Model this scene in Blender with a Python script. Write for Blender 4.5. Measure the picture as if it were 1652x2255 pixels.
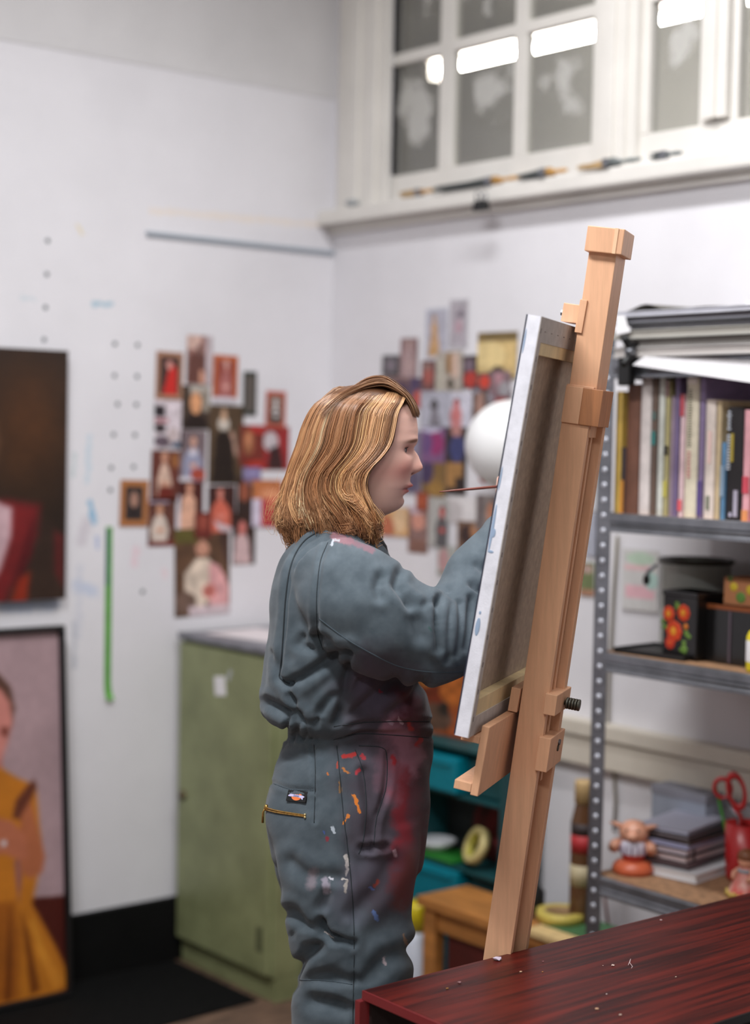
import bpy, bmesh, math, random
import numpy as np
from mathutils import Vector, Matrix, noise
from mathutils.bvhtree import BVHTree

for o in list(bpy.data.objects):
    bpy.data.objects.remove(o, do_unlink=True)
scene = bpy.context.scene
COL = scene.collection
random.seed(7)
rng = np.random.default_rng(7)

# ---------------------------------------------------------------- camera
# world frame: room corner at the origin, left wall is the plane Y = 0, right wall the plane X = 0
FPX = 3664.6
CAM = np.array([-3.252, -4.205, 1.59])
def _rot(y, p, r):
    f = np.array([math.cos(p)*math.cos(y), math.cos(p)*math.sin(y), math.sin(p)])
    rt = np.array([math.sin(y), -math.cos(y), 0.0]); up = np.cross(rt, f)
    c, s = math.cos(r), math.sin(r)
    return np.array([c*rt+s*up, -s*rt+c*up, f])
RC = _rot(*np.radians([50.6625, -2.6456, 1.1415]))
cam_data = bpy.data.cameras.new('camera')
cam_data.sensor_fit = 'VERTICAL'
cam_data.sensor_height = 36.0
cam_data.lens = FPX*36.0/2255.0
cam_data.clip_start = 0.05
cam_data.dof.use_dof = True
cam_data.dof.focus_distance = 2.86
cam_data.dof.aperture_fstop = 1.65
cam = bpy.data.objects.new('camera', cam_data)
COL.objects.link(cam)
m = Matrix.Identity(4)
for i in range(3):
    m[i][0], m[i][1], m[i][2], m[i][3] = RC[0][i], RC[1][i], -RC[2][i], CAM[i]
cam.matrix_world = m
scene.camera = cam

# ---------------------------------------------------------------- world, lights, exposure
world = bpy.data.worlds.new('world'); scene.world = world
world.use_nodes = True
world.node_tree.nodes['Background'].inputs[0].default_value = (0.6, 0.65, 0.7, 1)
world.node_tree.nodes['Background'].inputs[1].default_value = 0.15
scene.view_settings.view_transform = 'Standard'
scene.view_settings.look = 'None'
scene.view_settings.gamma = 1.0
scene.view_settings.use_curve_mapping = False
scene.view_settings.exposure = 0.30
CEIL = 3.45
FIXTURES = [(-0.98, -1.9, 0.60), (-2.65, -2.4, 1.35), (-4.3, -5.0, 0.95)]      # ceiling fluorescent fittings of this room (x, y, share)
for fx, fy, sh in FIXTURES:
    ld = bpy.data.lights.new('ceiling_tube_light', 'AREA')
    ld.shape = 'RECTANGLE'; ld.size = 0.16; ld.size_y = 1.5
    ld.energy = 52*sh; ld.color = (0.97, 0.98, 1.0)
    lo = bpy.data.objects.new('ceiling_tube_light', ld)
    lo.location = (fx, fy, CEIL-0.16)
    COL.objects.link(lo)

# ---------------------------------------------------------------- pixel geometry helpers
def ray(px, py):
    return np.array([(px-826)/FPX, -(py-1127.5)/FPX, 1.0]) @ RC
def onx(px, py, x):
    d = ray(px, py); return CAM + (x-CAM[0])/d[0]*d
def ony(px, py, y):
    d = ray(px, py); return CAM + (y-CAM[1])/d[1]*d
def onz(px, py, z):
    d = ray(px, py); return CAM + (z-CAM[2])/d[2]*d
def proj(P):
    v = (np.asarray(P, float)-CAM) @ RC.T
    return np.stack([826+FPX*v[..., 0]/v[..., 2], 1127.5-FPX*v[..., 1]/v[..., 2]], -1)

# ---------------------------------------------------------------- material helpers
def lin(c):
    c = np.asarray(c, float)/255.0
    return np.where(c <= 0.04045, c/12.92, ((c+0.055)/1.055)**2.4)
def lin4(c):
    l = lin(c); return (float(l[0]), float(l[1]), float(l[2]), 1.0)
MATS = {}
def mat(name, rgb, rough=0.6, metal=0.0, vary=0.0, vscale=8.0, bump=0.0, bscale=60.0, spec=0.5, stretch=None, second=None, coat=0.0):
    """procedural material: base colour, broken up by noise, optional bump"""
    if name in MATS: return MATS[name]
    mt = bpy.data.materials.new(name); mt.use_nodes = True
    nt = mt.node_tree; b = nt.nodes['Principled BSDF']
    b.inputs['Base Color'].default_value = lin4(rgb)
    b.inputs['Roughness'].default_value = rough
    b.inputs['Metallic'].default_value = metal
    b.inputs['Specular IOR Level'].default_value = spec
    b.inputs['Coat Weight'].default_value = coat
    tc = nt.nodes.new('ShaderNodeTexCoord'); mp = nt.nodes.new('ShaderNodeMapping')
    nt.links.new(tc.outputs['Object'], mp.inputs[0])
    if stretch: mp.inputs['Scale'].default_value = stretch
    if vary or second:
        n = nt.nodes.new('ShaderNodeTexNoise'); n.inputs['Scale'].default_value = vscale
        n.inputs['Detail'].default_value = 6; n.inputs['Roughness'].default_value = 0.6
        nt.links.new(mp.outputs[0], n.inputs['Vector'])
        r = nt.nodes.new('ShaderNodeValToRGB')
        r.color_ramp.elements[0].position = 0.32; r.color_ramp.elements[1].position = 0.68
        c = np.asarray(rgb, float)
        lo = np.clip(c*(1-vary), 0, 255) if second is None else np.asarray(second, float)
        hi = np.clip(c*(1+vary*0.6), 0, 255)
        r.color_ramp.elements[0].color = lin4(lo); r.color_ramp.elements[1].color = lin4(hi)
        nt.links.new(n.outputs['Fac'], r.inputs[0]); nt.links.new(r.outputs[0], b.inputs['Base Color'])
    if bump:
        n2 = nt.nodes.new('ShaderNodeTexNoise'); n2.inputs['Scale'].default_value = bscale; n2.inputs['Detail'].default_value = 4
        nt.links.new(mp.outputs[0], n2.inputs['Vector'])
        bp = nt.nodes.new('ShaderNodeBump'); bp.inputs['Strength'].default_value = bump; bp.inputs['Distance'].default_value = 0.004
        nt.links.new(n2.outputs['Fac'], bp.inputs['Height']); nt.links.new(bp.outputs[0], b.inputs['Normal'])
    MATS[name] = mt
    return mt
def mat_attr(name, rough=0.5, spec=0.4, sheen=0.0, sss=0.0, bump=0.0, bscale=300):
    if name in MATS: return MATS[name]
    mt = bpy.data.materials.new(name); mt.use_nodes = True
    nt = mt.node_tree; b = nt.nodes['Principled BSDF']
    a = nt.nodes.new('ShaderNodeAttribute'); a.attribute_name = 'Col'
    nt.links.new(a.outputs['Color'], b.inputs['Base Color'])
    b.inputs['Roughness'].default_value = rough; b.inputs['Specular IOR Level'].default_value = spec
    b.inputs['Sheen Weight'].default_value = sheen
    if sss:
        b.inputs['Subsurface Weight'].default_value = sss
        b.inputs['Subsurface Radius'].default_value = (0.012, 0.005, 0.003)
    if bump:
        n2 = nt.nodes.new('ShaderNodeTexNoise'); n2.inputs['Scale'].default_value = bscale
        bp = nt.nodes.new('ShaderNodeBump'); bp.inputs['Strength'].default_value = bump; bp.inputs['Distance'].default_value = 0.002
        nt.links.new(n2.outputs['Fac'], bp.inputs['Height']); nt.links.new(bp.outputs[0], b.inputs['Normal'])
    MATS[name] = mt
    return mt
def mat_emit(name, rgb, strength):
    mt = bpy.data.materials.new(name); mt.use_nodes = True
    b = mt.node_tree.nodes['Principled BSDF']
    b.inputs['Base Color'].default_value = lin4(rgb)
    b.inputs['Emission Color'].default_value = lin4(rgb); b.inputs['Emission Strength'].default_value = strength
    MATS[name] = mt
    return mt

# ---------------------------------------------------------------- mesh helpers
def V(*a): return Vector(a)
def thing(name, label, cat, loc, group=None):
    e = bpy.data.objects.new(name, None); e.empty_display_size = 0.05
    e.location = loc; COL.objects.link(e)
    e['label'] = label; e['category'] = cat
    if group: e['group'] = group
    return e
def tag(o, label, cat, group=None):
    o['label'] = label; o['category'] = cat
    if group: o['group'] = group
    return o
def struct(o):
    o['kind'] = 'structure'; return o
def link(name, me, material, parent=None, smooth=False):
    if material is not None and not me.materials: me.materials.append(material)
    if smooth: me.polygons.foreach_set('use_smooth', [True]*len(me.polygons))
    o = bpy.data.objects.new(name, me); COL.objects.link(o)
    if parent is not None:
        o.parent = parent
        base = Vector(parent.location)
        if parent.parent is not None: base = Vector((0, 0, 0)) if parent.type == 'MESH' else base
        if parent.type == 'MESH': base = Vector((0, 0, 0))
        o.matrix_parent_inverse = Matrix.Translation(-base)
    return o
def obj(name, bm, material, parent=None, smooth=False):
    me = bpy.data.meshes.new(name)
    bmesh.ops.recalc_face_normals(bm, faces=bm.faces)
    bm.to_mesh(me); bm.free()
    return link(name, me, material, parent, smooth)
def pydata(name, vs, fs, material, parent=None, smooth=False, cols=None):
    me = bpy.data.meshes.new(name)
    me.from_pydata([tuple(map(float, v)) for v in vs], [], [tuple(int(i) for i in f) for f in fs]); me.update()
    if cols is not None:
        at = me.attributes.new('Col', 'FLOAT_COLOR', 'POINT')
        c4 = np.ones((len(vs), 4)); c4[:, :3] = cols
        at.data.foreach_set('color', c4.ravel())
    return link(name, me, material, parent, smooth)
def box(bm, lo, hi, M=None, bev=0.0):
    """axis-aligned box lo..hi, optionally transformed by M, optionally bevelled"""
    lo, hi = Vector(lo), Vector(hi)
    vs = [bm.verts.new((x, y, z)) for x in (lo.x, hi.x) for y in (lo.y, hi.y) for z in (lo.z, hi.z)]
    idx = [(0, 1, 3, 2), (4, 6, 7, 5), (0, 4, 5, 1), (2, 3, 7, 6), (0, 2, 6, 4), (1, 5, 7, 3)]
    fs = [bm.faces.new([vs[i] for i in f]) for f in idx]
    geom = vs
    if bev:
        es = list({e for f in fs for e in f.edges})
        r = bmesh.ops.bevel(bm, geom=es, offset=bev, segments=2, affect='EDGES', profile=0.6)
        geom = list({v for f in r['faces'] for v in f.verts} | {v for v in vs if v.is_valid})
    if M is not None:
        bmesh.ops.transform(bm, matrix=M, verts=[v for v in geom if v.is_valid])
    return bm
def boxo(name, lo, hi, material, parent=None, M=None, bev=0.0):
    return obj(name, box(bmesh.new(), lo, hi, M, bev), material, parent)
def frame_of(d, up=Vector((0, 0, 1))):
    d = d.normalized()
    if abs(d.dot(up)) > 0.95: up = Vector((1, 0, 0))
    a = d.cross(up).normalized(); return a, d.cross(a).normalized()
def tube(bm, pts, radii, seg=10, cap=True, flat=1.0):
    pts = [Vector(p) for p in pts]
    if not hasattr(radii, '__len__'): radii = [radii]*len(pts)
    radii = [float(r) for r in radii]
    rings = []; prev = None
    for i, p in enumerate(pts):
        d = (pts[min(i+1, len(pts)-1)]-pts[max(i-1, 0)])
        if prev is None: a, b = frame_of(d)
        else:
            dn = d.normalized(); a = (prev-dn*prev.dot(dn)).normalized(); b = dn.cross(a)
        prev = a
        rings.append([bm.verts.new(p+radii[i]*(math.cos(t)*a+flat*math.sin(t)*b)) for t in [2*math.pi*k/seg for k in range(seg)]])
    for r0, r1 in zip(rings, rings[1:]):
        for k in range(seg):
            bm.faces.new((r0[k], r0[(k+1) % seg], r1[(k+1) % seg], r1[k]))
    if cap:
        bm.faces.new(rings[0][::-1]); bm.faces.new(rings[-1])
    return bm
def lathe(bm, prof, centre, seg=28, M=None):
    """prof: list of (radius, z); closed at both ends when the radius is zero there"""
    rings = []; new = []
    for r, z in prof:
        if r < 1e-5:
            v = bm.verts.new((0, 0, z)); rings.append([v]); new.append(v)
        else:
            ring = [bm.verts.new((r*math.cos(2*math.pi*k/seg), r*math.sin(2*math.pi*k/seg), z)) for k in range(seg)]
            rings.append(ring); new += ring
    for a, b in zip(rings, rings[1:]):
        for k in range(seg):
            k2 = (k+1) % seg
            if len(a) == 1 and len(b) == 1: continue
            if len(a) == 1: bm.faces.new((a[0], b[k2], b[k]))
            elif len(b) == 1: bm.faces.new((a[k], a[k2], b[0]))
            else: bm.faces.new((a[k], a[k2], b[k2], b[k]))
    T = Matrix.Translation(Vector(centre))
    if M is not None: T = T @ M
    bmesh.ops.transform(bm, matrix=T, verts=new)
    return bm
def torus(bm, R, r, M, sm=28, sn=10, sx=1.0, sy=1.0):
    rings = []
    for i in range(sm):
        t = 2*math.pi*i/sm; ring = []
        for j in range(sn):
            p = 2*math.pi*j/sn
            ring.append(bm.verts.new(M @ Vector(((R+r*math.cos(p))*math.cos(t)*sx, (R+r*math.cos(p))*math.sin(t)*sy, r*math.sin(p)))))
        rings.append(ring)
    for i in range(sm):
        for j in range(sn):
            bm.faces.new((rings[i][j], rings[(i+1) % sm][j], rings[(i+1) % sm][(j+1) % sn], rings[i][(j+1) % sn]))
    return bm
def ball(bm, c, r, M=None, seg=20, rings=12):
    prof = [(math.sin(math.pi*i/rings), -math.cos(math.pi*i/rings)) for i in range(rings+1)]
    rr = (r, r, r) if not hasattr(r, '__len__') else r
    S = Matrix.Diagonal((rr[0], rr[1], rr[2], 1))
    if M is not None: S = M @ S
    return lathe(bm, [(max(a, 0), b) for a, b in prof], c, seg, S)
def extrude_poly(bm, pts, n):
    """closed polygon pts (world) extruded by the vector n"""
    a = [bm.verts.new(Vector(p)) for p in pts]; b = [bm.verts.new(Vector(p)+Vector(n)) for p in pts]
    bm.faces.new(a); bm.faces.new(b[::-1])
    for i in range(len(a)):
        j = (i+1) % len(a); bm.faces.new((a[i], b[i], b[j], a[j]))
    return bm
def inpoly(X, Y, poly):
    ins = np.zeros(X.shape, bool); n = len(poly); j = n-1
    for i in range(n):
        xi, yi = poly[i]; xj, yj = poly[j]
        if yi != yj:
            ins ^= ((yi > Y) != (yj > Y)) & (X < (xj-xi)*(Y-yi)/(yj-yi)+xi)
        j = i
    return ins
def polydist(X, Y, pl):
    d = np.full(X.shape, 1e9)
    for (x0, y0), (x1, y1) in zip(pl, pl[1:]):
        dx, dy = x1-x0, y1-y0; L = dx*dx+dy*dy+1e-9
        t = np.clip(((X-x0)*dx+(Y-y0)*dy)/L, 0, 1)
        d = np.minimum(d, np.hypot(X-x0-t*dx, Y-y0-t*dy))
    return d
def vnoise(n, m, cell, seed):
    """smooth value noise on an n x m grid"""
    g = np.random.default_rng(seed).random((n//cell+3, m//cell+3))
    yy = np.arange(n)/cell; xx = np.arange(m)/cell
    y0 = yy.astype(int); x0 = xx.astype(int); fy = (yy-y0)[:, None]; fx = (xx-x0)[None]
    fy = fy*fy*(3-2*fy); fx = fx*fx*(3-2*fx)
    A = g[np.ix_(y0, x0)]; B = g[np.ix_(y0, x0+1)]; Cc = g[np.ix_(y0+1, x0)]; D = g[np.ix_(y0+1, x0+1)]
    return (A*(1-fx)+B*fx)*(1-fy)+(Cc*(1-fx)+D*fx)*fy

WOOD = mat('easel_beech', (228, 176, 138), 0.5, vary=0.05, vscale=6, stretch=(14, 14, 1.2), bump=0.05, bscale=40)
WHITEWALL = mat('white_wall_paint', (226, 224, 228), 0.75, vary=0.03, vscale=2.0, bump=0.06, bscale=25)
WHITETRIM = mat('white_gloss_trim', (224, 220, 214), 0.45, vary=0.03, vscale=5)
BLACK = mat('black_paint', (9, 9, 9), 0.7, vary=0.3, vscale=9, spec=0.2)
STEEL = mat('galvanised_steel', (138, 140, 146), 0.36, 0.85, vary=0.14, vscale=14, bump=0.04, bscale=70)
CHIP = mat('brown_chipboard', (158, 120, 88), 0.7, vary=0.18, vscale=60, bump=0.08, bscale=200)
PAPER = mat('white_paper', (236, 234, 236), 0.8, vary=0.03)
BLK = mat('black_plastic', (20, 20, 21), 0.45)
BRASS = mat('brass', (190, 150, 84), 0.35, 0.9, vary=0.2, vscale=200)
PRINT = mat_attr('printed_card', 0.45, 0.35)
OILPAINT = mat_attr('oil_paint', 0.4, 0.4, bump=0.1, bscale=160)

# ================================================================ STRUCTURE
def capsule(nt, vec, a, b, r0, r1):
    """node mask: 1 inside the capsule a-b (radius r0), falling to 0 at r1"""
    N = nt.nodes; L = nt.links
    ab = Vector(b)-Vector(a); ll = max(ab.dot(ab), 1e-8)
    s = N.new('ShaderNodeVectorMath'); s.operation = 'SUBTRACT'; L.new(vec, s.inputs[0]); s.inputs[1].default_value = a
    d = N.new('ShaderNodeVectorMath'); d.operation = 'DOT_PRODUCT'; L.new(s.outputs[0], d.inputs[0]); d.inputs[1].default_value = ab/ll
    c = N.new('ShaderNodeClamp'); L.new(d.outputs['Value'], c.inputs[0])
    sc = N.new('ShaderNodeVectorMath'); sc.operation = 'SCALE'; sc.inputs[0].default_value = ab; L.new(c.outputs[0], sc.inputs['Scale'])
    dd = N.new('ShaderNodeVectorMath'); dd.operation = 'DISTANCE'; L.new(s.outputs[0], dd.inputs[0]); L.new(sc.outputs[0], dd.inputs[1])
    mr = N.new('ShaderNodeMapRange'); mr.interpolation_type = 'SMOOTHSTEP'
    mr.inputs['From Min'].default_value = r0; mr.inputs['From Max'].default_value = r1
    mr.inputs['To Min'].default_value = 1.0; mr.inputs['To Max'].default_value = 0.0
    L.new(dd.outputs['Value'], mr.inputs['Value'])
    return mr.outputs[0]
def stain_chain(nt, vec, col_socket, stains):
    """stains: (a, b, r0, r1, rgb, strength)"""
    for a, b, r0, r1, rgb, k in stains:
        f = capsule(nt, vec, a, b, r0, r1)
        mul = nt.nodes.new('ShaderNodeMath'); mul.operation = 'MULTIPLY'; nt.links.new(f, mul.inputs[0]); mul.inputs[1].default_value = k
        mx = nt.nodes.new('ShaderNodeMix'); mx.data_type = 'RGBA'
        nt.links.new(mul.outputs[0], mx.inputs['Factor']); nt.links.new(col_socket, mx.inputs['A']); mx.inputs['B'].default_value = lin4(rgb)
        col_socket = mx.outputs['Result']
    return col_socket

# --- left wall with its paint drips and stains
wl_mat = WHITEWALL.copy(); wl_mat.name = 'left_wall_paint'
nt = wl_mat.node_tree; bs = nt.nodes['Principled BSDF']
src = bs.inputs['Base Color'].links[0].from_socket
geo = nt.nodes.new('ShaderNodeNewGeometry')
dn = nt.nodes.new('ShaderNodeTexNoise'); dn.inputs['Scale'].default_value = 45
nt.links.new(geo.outputs['Position'], dn.inputs['Vector'])
dm = nt.nodes.new('ShaderNodeVectorMath'); dm.operation = 'MULTIPLY_ADD'
nt.links.new(dn.outputs['Color'], dm.inputs[0]); dm.inputs[1].default_value = (0.03, 0, 0.03); nt.links.new(geo.outputs['Position'], dm.inputs[2])
def wls(p, q, r0, r1, rgb, k):
    o = np.array([0.015, 0, 0.015])
    return (tuple(ony(*p, 0)+o), tuple(ony(*q, 0)+o), r0, r1, rgb, k)
ST = [wls((415, 146), (432, 150), .003, .02, (196, 160, 104), .9), wls((456, 152), (464, 140), .003, .02, (190, 146, 80), .95),
      wls((488, 158), (500, 162), .002, .02, (200, 170, 120), .8), wls((335, 464), (725, 497), .003, .016, (236, 218, 196), .45),
      wls((208, 667), (246, 671), .003, .012, (150, 186, 204), .8), wls((196, 960), (193, 1060), .001, .014, (176, 206, 222), .5),
      wls((199, 1105), (207, 1152), .003, .014, (120, 178, 212), .8), wls((214, 1185), (216, 1205), .002, .012, (150, 170, 215), .6),
      wls((170, 1290), (205, 1302), .002, .03, (170, 190, 222), .5), wls((190, 1150), (180, 1190), .002, .03, (190, 180, 190), .5),
      wls((300, 1210), (296, 1240), .002, .02, (232, 196, 206), .6), wls((165, 1370), (163, 1470), .001, .012, (160, 165, 178), .5),
      wls((165, 1000), (160, 1045), .001, .012, (160, 190, 190), .4), wls((10, 1335), (120, 1330), .004, .03, (150, 175, 210), .6),
      wls((50, 655), (75, 660), .001, .012, (190, 206, 214), .5), wls((360, 1255), (365, 1270), .001, .015, (236, 200, 206), .5),
      wls((175, 1250), (172, 1400), .001, .02, (196, 200, 214), .4), wls((172, 500), (182, 515), .001, .012, (226, 206, 150), .6)]
nt.links.new(stain_chain(nt, dm.outputs[0], src, ST), bs.inputs['Base Color'])
wall_left = struct(boxo('wall_left', (-6.6, 0, 0), (0.12, 0.14, CEIL), wl_mat))
UPPER = mat('upper_wall_grey', (212, 210, 211), 0.8, vary=0.03, vscale=3)
struct(boxo('trim_1', (-6.6, -0.003, 2.645), (-0.0, 0.0, CEIL), UPPER))  # slightly greyer band along the top of the left wall
GREY_BLUE = mat('grey_blue_strip', (150, 160, 170), 0.6)
struct(boxo('trim_2', (-0.69, -0.010, 2.157), (-0.001, 0.0, 2.169), GREY_BLUE))  # thin grey-blue strip across the wall up to the corner
struct(boxo('baseboard_left', (-6.6, -0.022, 0), (-0.0, 0.0, 0.192), BLACK, bev=0.004))
# screw holes left in the board wall
dotm = mat('dark_screw_hole', (92, 100, 104), 0.8)
dm_mesh = None
for (px, py) in [(105, 530), (103, 604), (100, 677), (97, 748), (253, 757), (303, 760), (252, 827), (302, 829), (259, 890), (300, 891), (250, 957), (297, 958), (245, 1030), (294, 1028), (243, 1079), (314, 1303)]:
    p = ony(px, py, 0)
    if dm_mesh is None:
        bm = bmesh.new(); lathe(bm, [(0, -0.001), (0.007, -0.001), (0.0065, 0.0015), (0.003, 0.001), (0, 0.0005)], (0, 0, 0), 12, Matrix.Rotation(math.pi/2, 4, 'X'))
        o = obj('screw_hole', bm, dotm, wall_left); dm_mesh = o.data
    else:
        o = bpy.data.objects.new('screw_hole', dm_mesh); COL.objects.link(o); o.parent = wall_left
    o.location = (p[0], 0, p[2])

# --- right wall with the clerestory opening
Y0, Y1, Z0, Z1 = -0.262, -2.62, 2.300, 3.26
bm = bmesh.new()
box(bm, (0, -7.1, 0), (0.05, 0.0, Z0)); box(bm, (0, -7.1, Z1), (0.05, 0.0, CEIL))
box(bm, (0, Y0, Z0), (0.05, 0.0, Z1)); box(bm, (0, -7.1, Z0), (0.05, Y1, Z1))
wall_right = struct(obj('wall_right', bm, WHITEWALL))
# window sill, apron, casing, trunking
bm = bmesh.new(); box(bm, (-0.066, -3.0, 2.244), (0.02, -0.0, 2.290), bev=0.008); box(bm, (-0.022, -3.0, 2.222), (0, -0.0, 2.244), bev=0.004)
struct(obj('trim_3', bm, WHITETRIM))
bm = bmesh.new()
for y0, y1, d in ((-0.035, -0.275, 0.018), (-0.075, -0.235, 0.032), (-0.125, -0.165, 0.042)):
    box(bm, (-d, y1, 2.290), (0, y0, 3.40), bev=0.003)
struct(obj('trim_4', bm, WHITETRIM))
TRUNK = mat('cream_trunking', (214, 206, 192), 0.5, vary=0.03)
bm = bmesh.new(); box(bm, (-0.034, -5.0, 0.725), (0, -0.55, 0.800), bev=0.004); box(bm, (-0.046, -5.0, 0.803), (0, -0.55, 0.846), bev=0.006)
struct(obj('trim_5', bm, TRUNK))
# baseboard of the right wall
struct(boxo('baseboard_right', (-0.02, -7.0, 0), (0, -0.0, 0.19), BLACK, bev=0.004))

# glass: faint even veil, soft white noise patches towards the middle
gl = bpy.data.materials.new('patchy_glass'); gl.use_nodes = True; nt = gl.node_tree
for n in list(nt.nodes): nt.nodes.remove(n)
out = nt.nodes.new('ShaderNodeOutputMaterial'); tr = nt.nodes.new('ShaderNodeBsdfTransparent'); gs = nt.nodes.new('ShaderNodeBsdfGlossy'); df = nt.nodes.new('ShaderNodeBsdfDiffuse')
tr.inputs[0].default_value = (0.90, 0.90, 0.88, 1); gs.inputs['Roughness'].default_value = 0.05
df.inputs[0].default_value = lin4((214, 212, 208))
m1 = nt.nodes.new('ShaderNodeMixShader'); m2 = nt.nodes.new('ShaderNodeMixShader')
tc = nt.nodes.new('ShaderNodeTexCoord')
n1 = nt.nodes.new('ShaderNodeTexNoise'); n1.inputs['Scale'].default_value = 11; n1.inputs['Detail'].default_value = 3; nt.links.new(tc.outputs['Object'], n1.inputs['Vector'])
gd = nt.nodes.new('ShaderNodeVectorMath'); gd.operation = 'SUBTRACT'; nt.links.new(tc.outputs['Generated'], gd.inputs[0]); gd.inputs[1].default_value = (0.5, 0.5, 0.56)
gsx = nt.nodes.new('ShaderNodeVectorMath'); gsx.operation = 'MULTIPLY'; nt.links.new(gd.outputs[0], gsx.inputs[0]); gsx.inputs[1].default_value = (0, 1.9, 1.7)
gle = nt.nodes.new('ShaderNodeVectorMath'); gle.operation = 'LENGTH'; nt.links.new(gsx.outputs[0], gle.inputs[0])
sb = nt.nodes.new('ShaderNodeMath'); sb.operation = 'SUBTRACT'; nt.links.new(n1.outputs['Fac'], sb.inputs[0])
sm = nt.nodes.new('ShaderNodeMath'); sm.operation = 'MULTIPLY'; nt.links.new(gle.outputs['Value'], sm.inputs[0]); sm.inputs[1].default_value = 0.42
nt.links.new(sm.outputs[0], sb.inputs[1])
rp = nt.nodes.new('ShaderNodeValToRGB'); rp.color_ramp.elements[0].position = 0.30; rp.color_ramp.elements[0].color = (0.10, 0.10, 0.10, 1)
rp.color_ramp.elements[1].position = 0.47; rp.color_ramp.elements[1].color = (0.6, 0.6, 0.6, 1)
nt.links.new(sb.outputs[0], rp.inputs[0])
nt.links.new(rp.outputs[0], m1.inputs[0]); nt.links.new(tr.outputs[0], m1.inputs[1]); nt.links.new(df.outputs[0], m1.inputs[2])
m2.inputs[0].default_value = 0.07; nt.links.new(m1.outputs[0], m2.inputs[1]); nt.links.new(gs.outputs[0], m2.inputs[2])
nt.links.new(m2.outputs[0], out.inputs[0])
def wy(px): return float(onx(px, 350, 0.05)[1])
def window(name, panes, yl, yr):
    """frame between yl and yr with glass columns given by pixel pairs"""
    ys = [(wy(a), wy(b)) for a, b in panes]
    zs = [(2.378, 2.712), (2.746, 3.21)]
    bm = bmesh.new()
    box(bm, (0.012, yr, Z0), (0.05, yl, zs[0][0]), bev=0.004)
    box(bm, (0.012, yr, zs[1][1]), (0.05, yl, Z1), bev=0.004)
    box(bm, (0.012, ys[0][0], zs[0][0]), (0.05, yl, zs[1][1]), bev=0.004)
    box(bm, (0.012, yr, zs[0][0]), (0.05, ys[-1][1], zs[1][1]), bev=0.004)
    w = struct(obj(name, bm, WHITETRIM))
    for (a, b), (c, d) in zip(ys, ys[1:]):
        boxo('muntin', (0.016, c, zs[0][0]), (0.046, b, zs[1][1]), WHITETRIM, w, bev=0.004)
    boxo('muntin', (0.015, ys[-1][1], zs[0][1]), (0.045, ys[0][0], zs[1][0]), WHITETRIM, w, bev=0.004)
    for a, b in ys:
        for z0, z1 in zs:
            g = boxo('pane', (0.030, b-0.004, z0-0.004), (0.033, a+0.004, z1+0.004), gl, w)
    return w
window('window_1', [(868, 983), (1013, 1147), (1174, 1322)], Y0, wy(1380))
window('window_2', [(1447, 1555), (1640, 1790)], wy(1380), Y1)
bm = bmesh.new()
for a, b, d in ((1338, 1430, .02), (1356, 1412, .032), (1375, 1392, .042)):
    box(bm, (-d+0.012, wy(b), 2.290), (0.012, wy(a), 3.40), bev=0.003)
struct(obj('trim_6', bm, WHITETRIM))
bm = bmesh.new()
box(bm, (-0.006, wy(1626), 2.385), (0.012, wy(1572), 3.2), bev=0.003); box(bm, (-0.016, wy(1606), 2.385), (0.012, wy(1592), 3.2), bev=0.003)
struct(obj('trim_7', bm, WHITETRIM))

# room beyond the clerestory
GREYW = mat('far_room_paint', (186, 184, 180), 0.8, vary=0.05, vscale=2)
struct(boxo('wall_far', (2.5, -4.2, 1.9), (2.6, 4.2, 3.9), GREYW))
bm = bmesh.new(); box(bm, (0.13, -4.3, 1.9), (2.6, -4.2, 3.9)); box(bm, (0.13, 4.2, 1.9), (2.6, 4.3, 3.9)); box(bm, (0.13, 0.14, 1.9), (0.16, 4.2, 3.9))
struct(obj('wall_side', bm, GREYW))
bm = bmesh.new(); box(bm, (0.13, -4.2, 3.62), (2.6, 4.2, 3.7)); struct(obj('ceiling_far', bm, GREYW))
bm = bmesh.new(); box(bm, (0.13, -4.2, 1.85), (2.6, 4.2, 1.9)); struct(obj('floor_far', bm, mat('far_floor', (92, 86, 80), 0.8)))
TUBE = mat_emit('lit_fluorescent_tube', (255, 252, 246), 62)
t = thing('fluorescent_light', 'long lit fluorescent tube hanging in the room behind the clerestory windows', 'light', (1.5, 0.37, 3.62))
bm = bmesh.new(); tube(bm, [(1.5, -0.56, 3.150), (1.5, 1.24, 3.158)], 0.016, 14); obj('tube', bm, TUBE, t, True)
bm = bmesh.new(); box(bm, (1.45, -0.60, 3.19), (1.55, 1.28, 3.24), bev=0.006)
box(bm, (1.47, -0.60, 3.12), (1.53, -0.56, 3.20)); box(bm, (1.47, 1.24, 3.12), (1.53, 1.28, 3.20)); obj('housing', bm, WHITETRIM, t)
bm = bmesh.new(); tube(bm, [(1.5, -0.2, 3.24), (1.5, -0.2, 3.62)], 0.006, 8); obj('hanger', bm, STEEL, t)
bm = bmesh.new(); tube(bm, [(1.5, 0.9, 3.24), (1.5, 0.9, 3.62)], 0.006, 8); obj('hanger', bm, STEEL, t)

# remaining shell
CEILM = mat('ceiling_paint', (224, 224, 222), 0.85, vary=0.02)
struct(boxo('ceiling', (-6.6, -7.1, CEIL), (0.13, 0.14, CEIL+0.1), CEILM))
DIM = mat('far_side_paint', (206, 204, 202), 0.85, vary=0.04)
struct(boxo('wall_back', (-6.7, -7.1, 0), (-6.6, 0.14, CEIL), DIM))
struct(boxo('wall_near', (-6.6, -7.2, 0), (0.13, -7.1, CEIL), DIM))
FLOORM = mat('worn_wood_floor', (118, 92, 74), 0.65, second=(70, 54, 44), vscale=5, stretch=(2, 9, 2), bump=0.1, bscale=40)
floor = struct(boxo('floor', (-6.6, -7.1, -0.08), (0.0, 0.0, 0), FLOORM))
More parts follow.
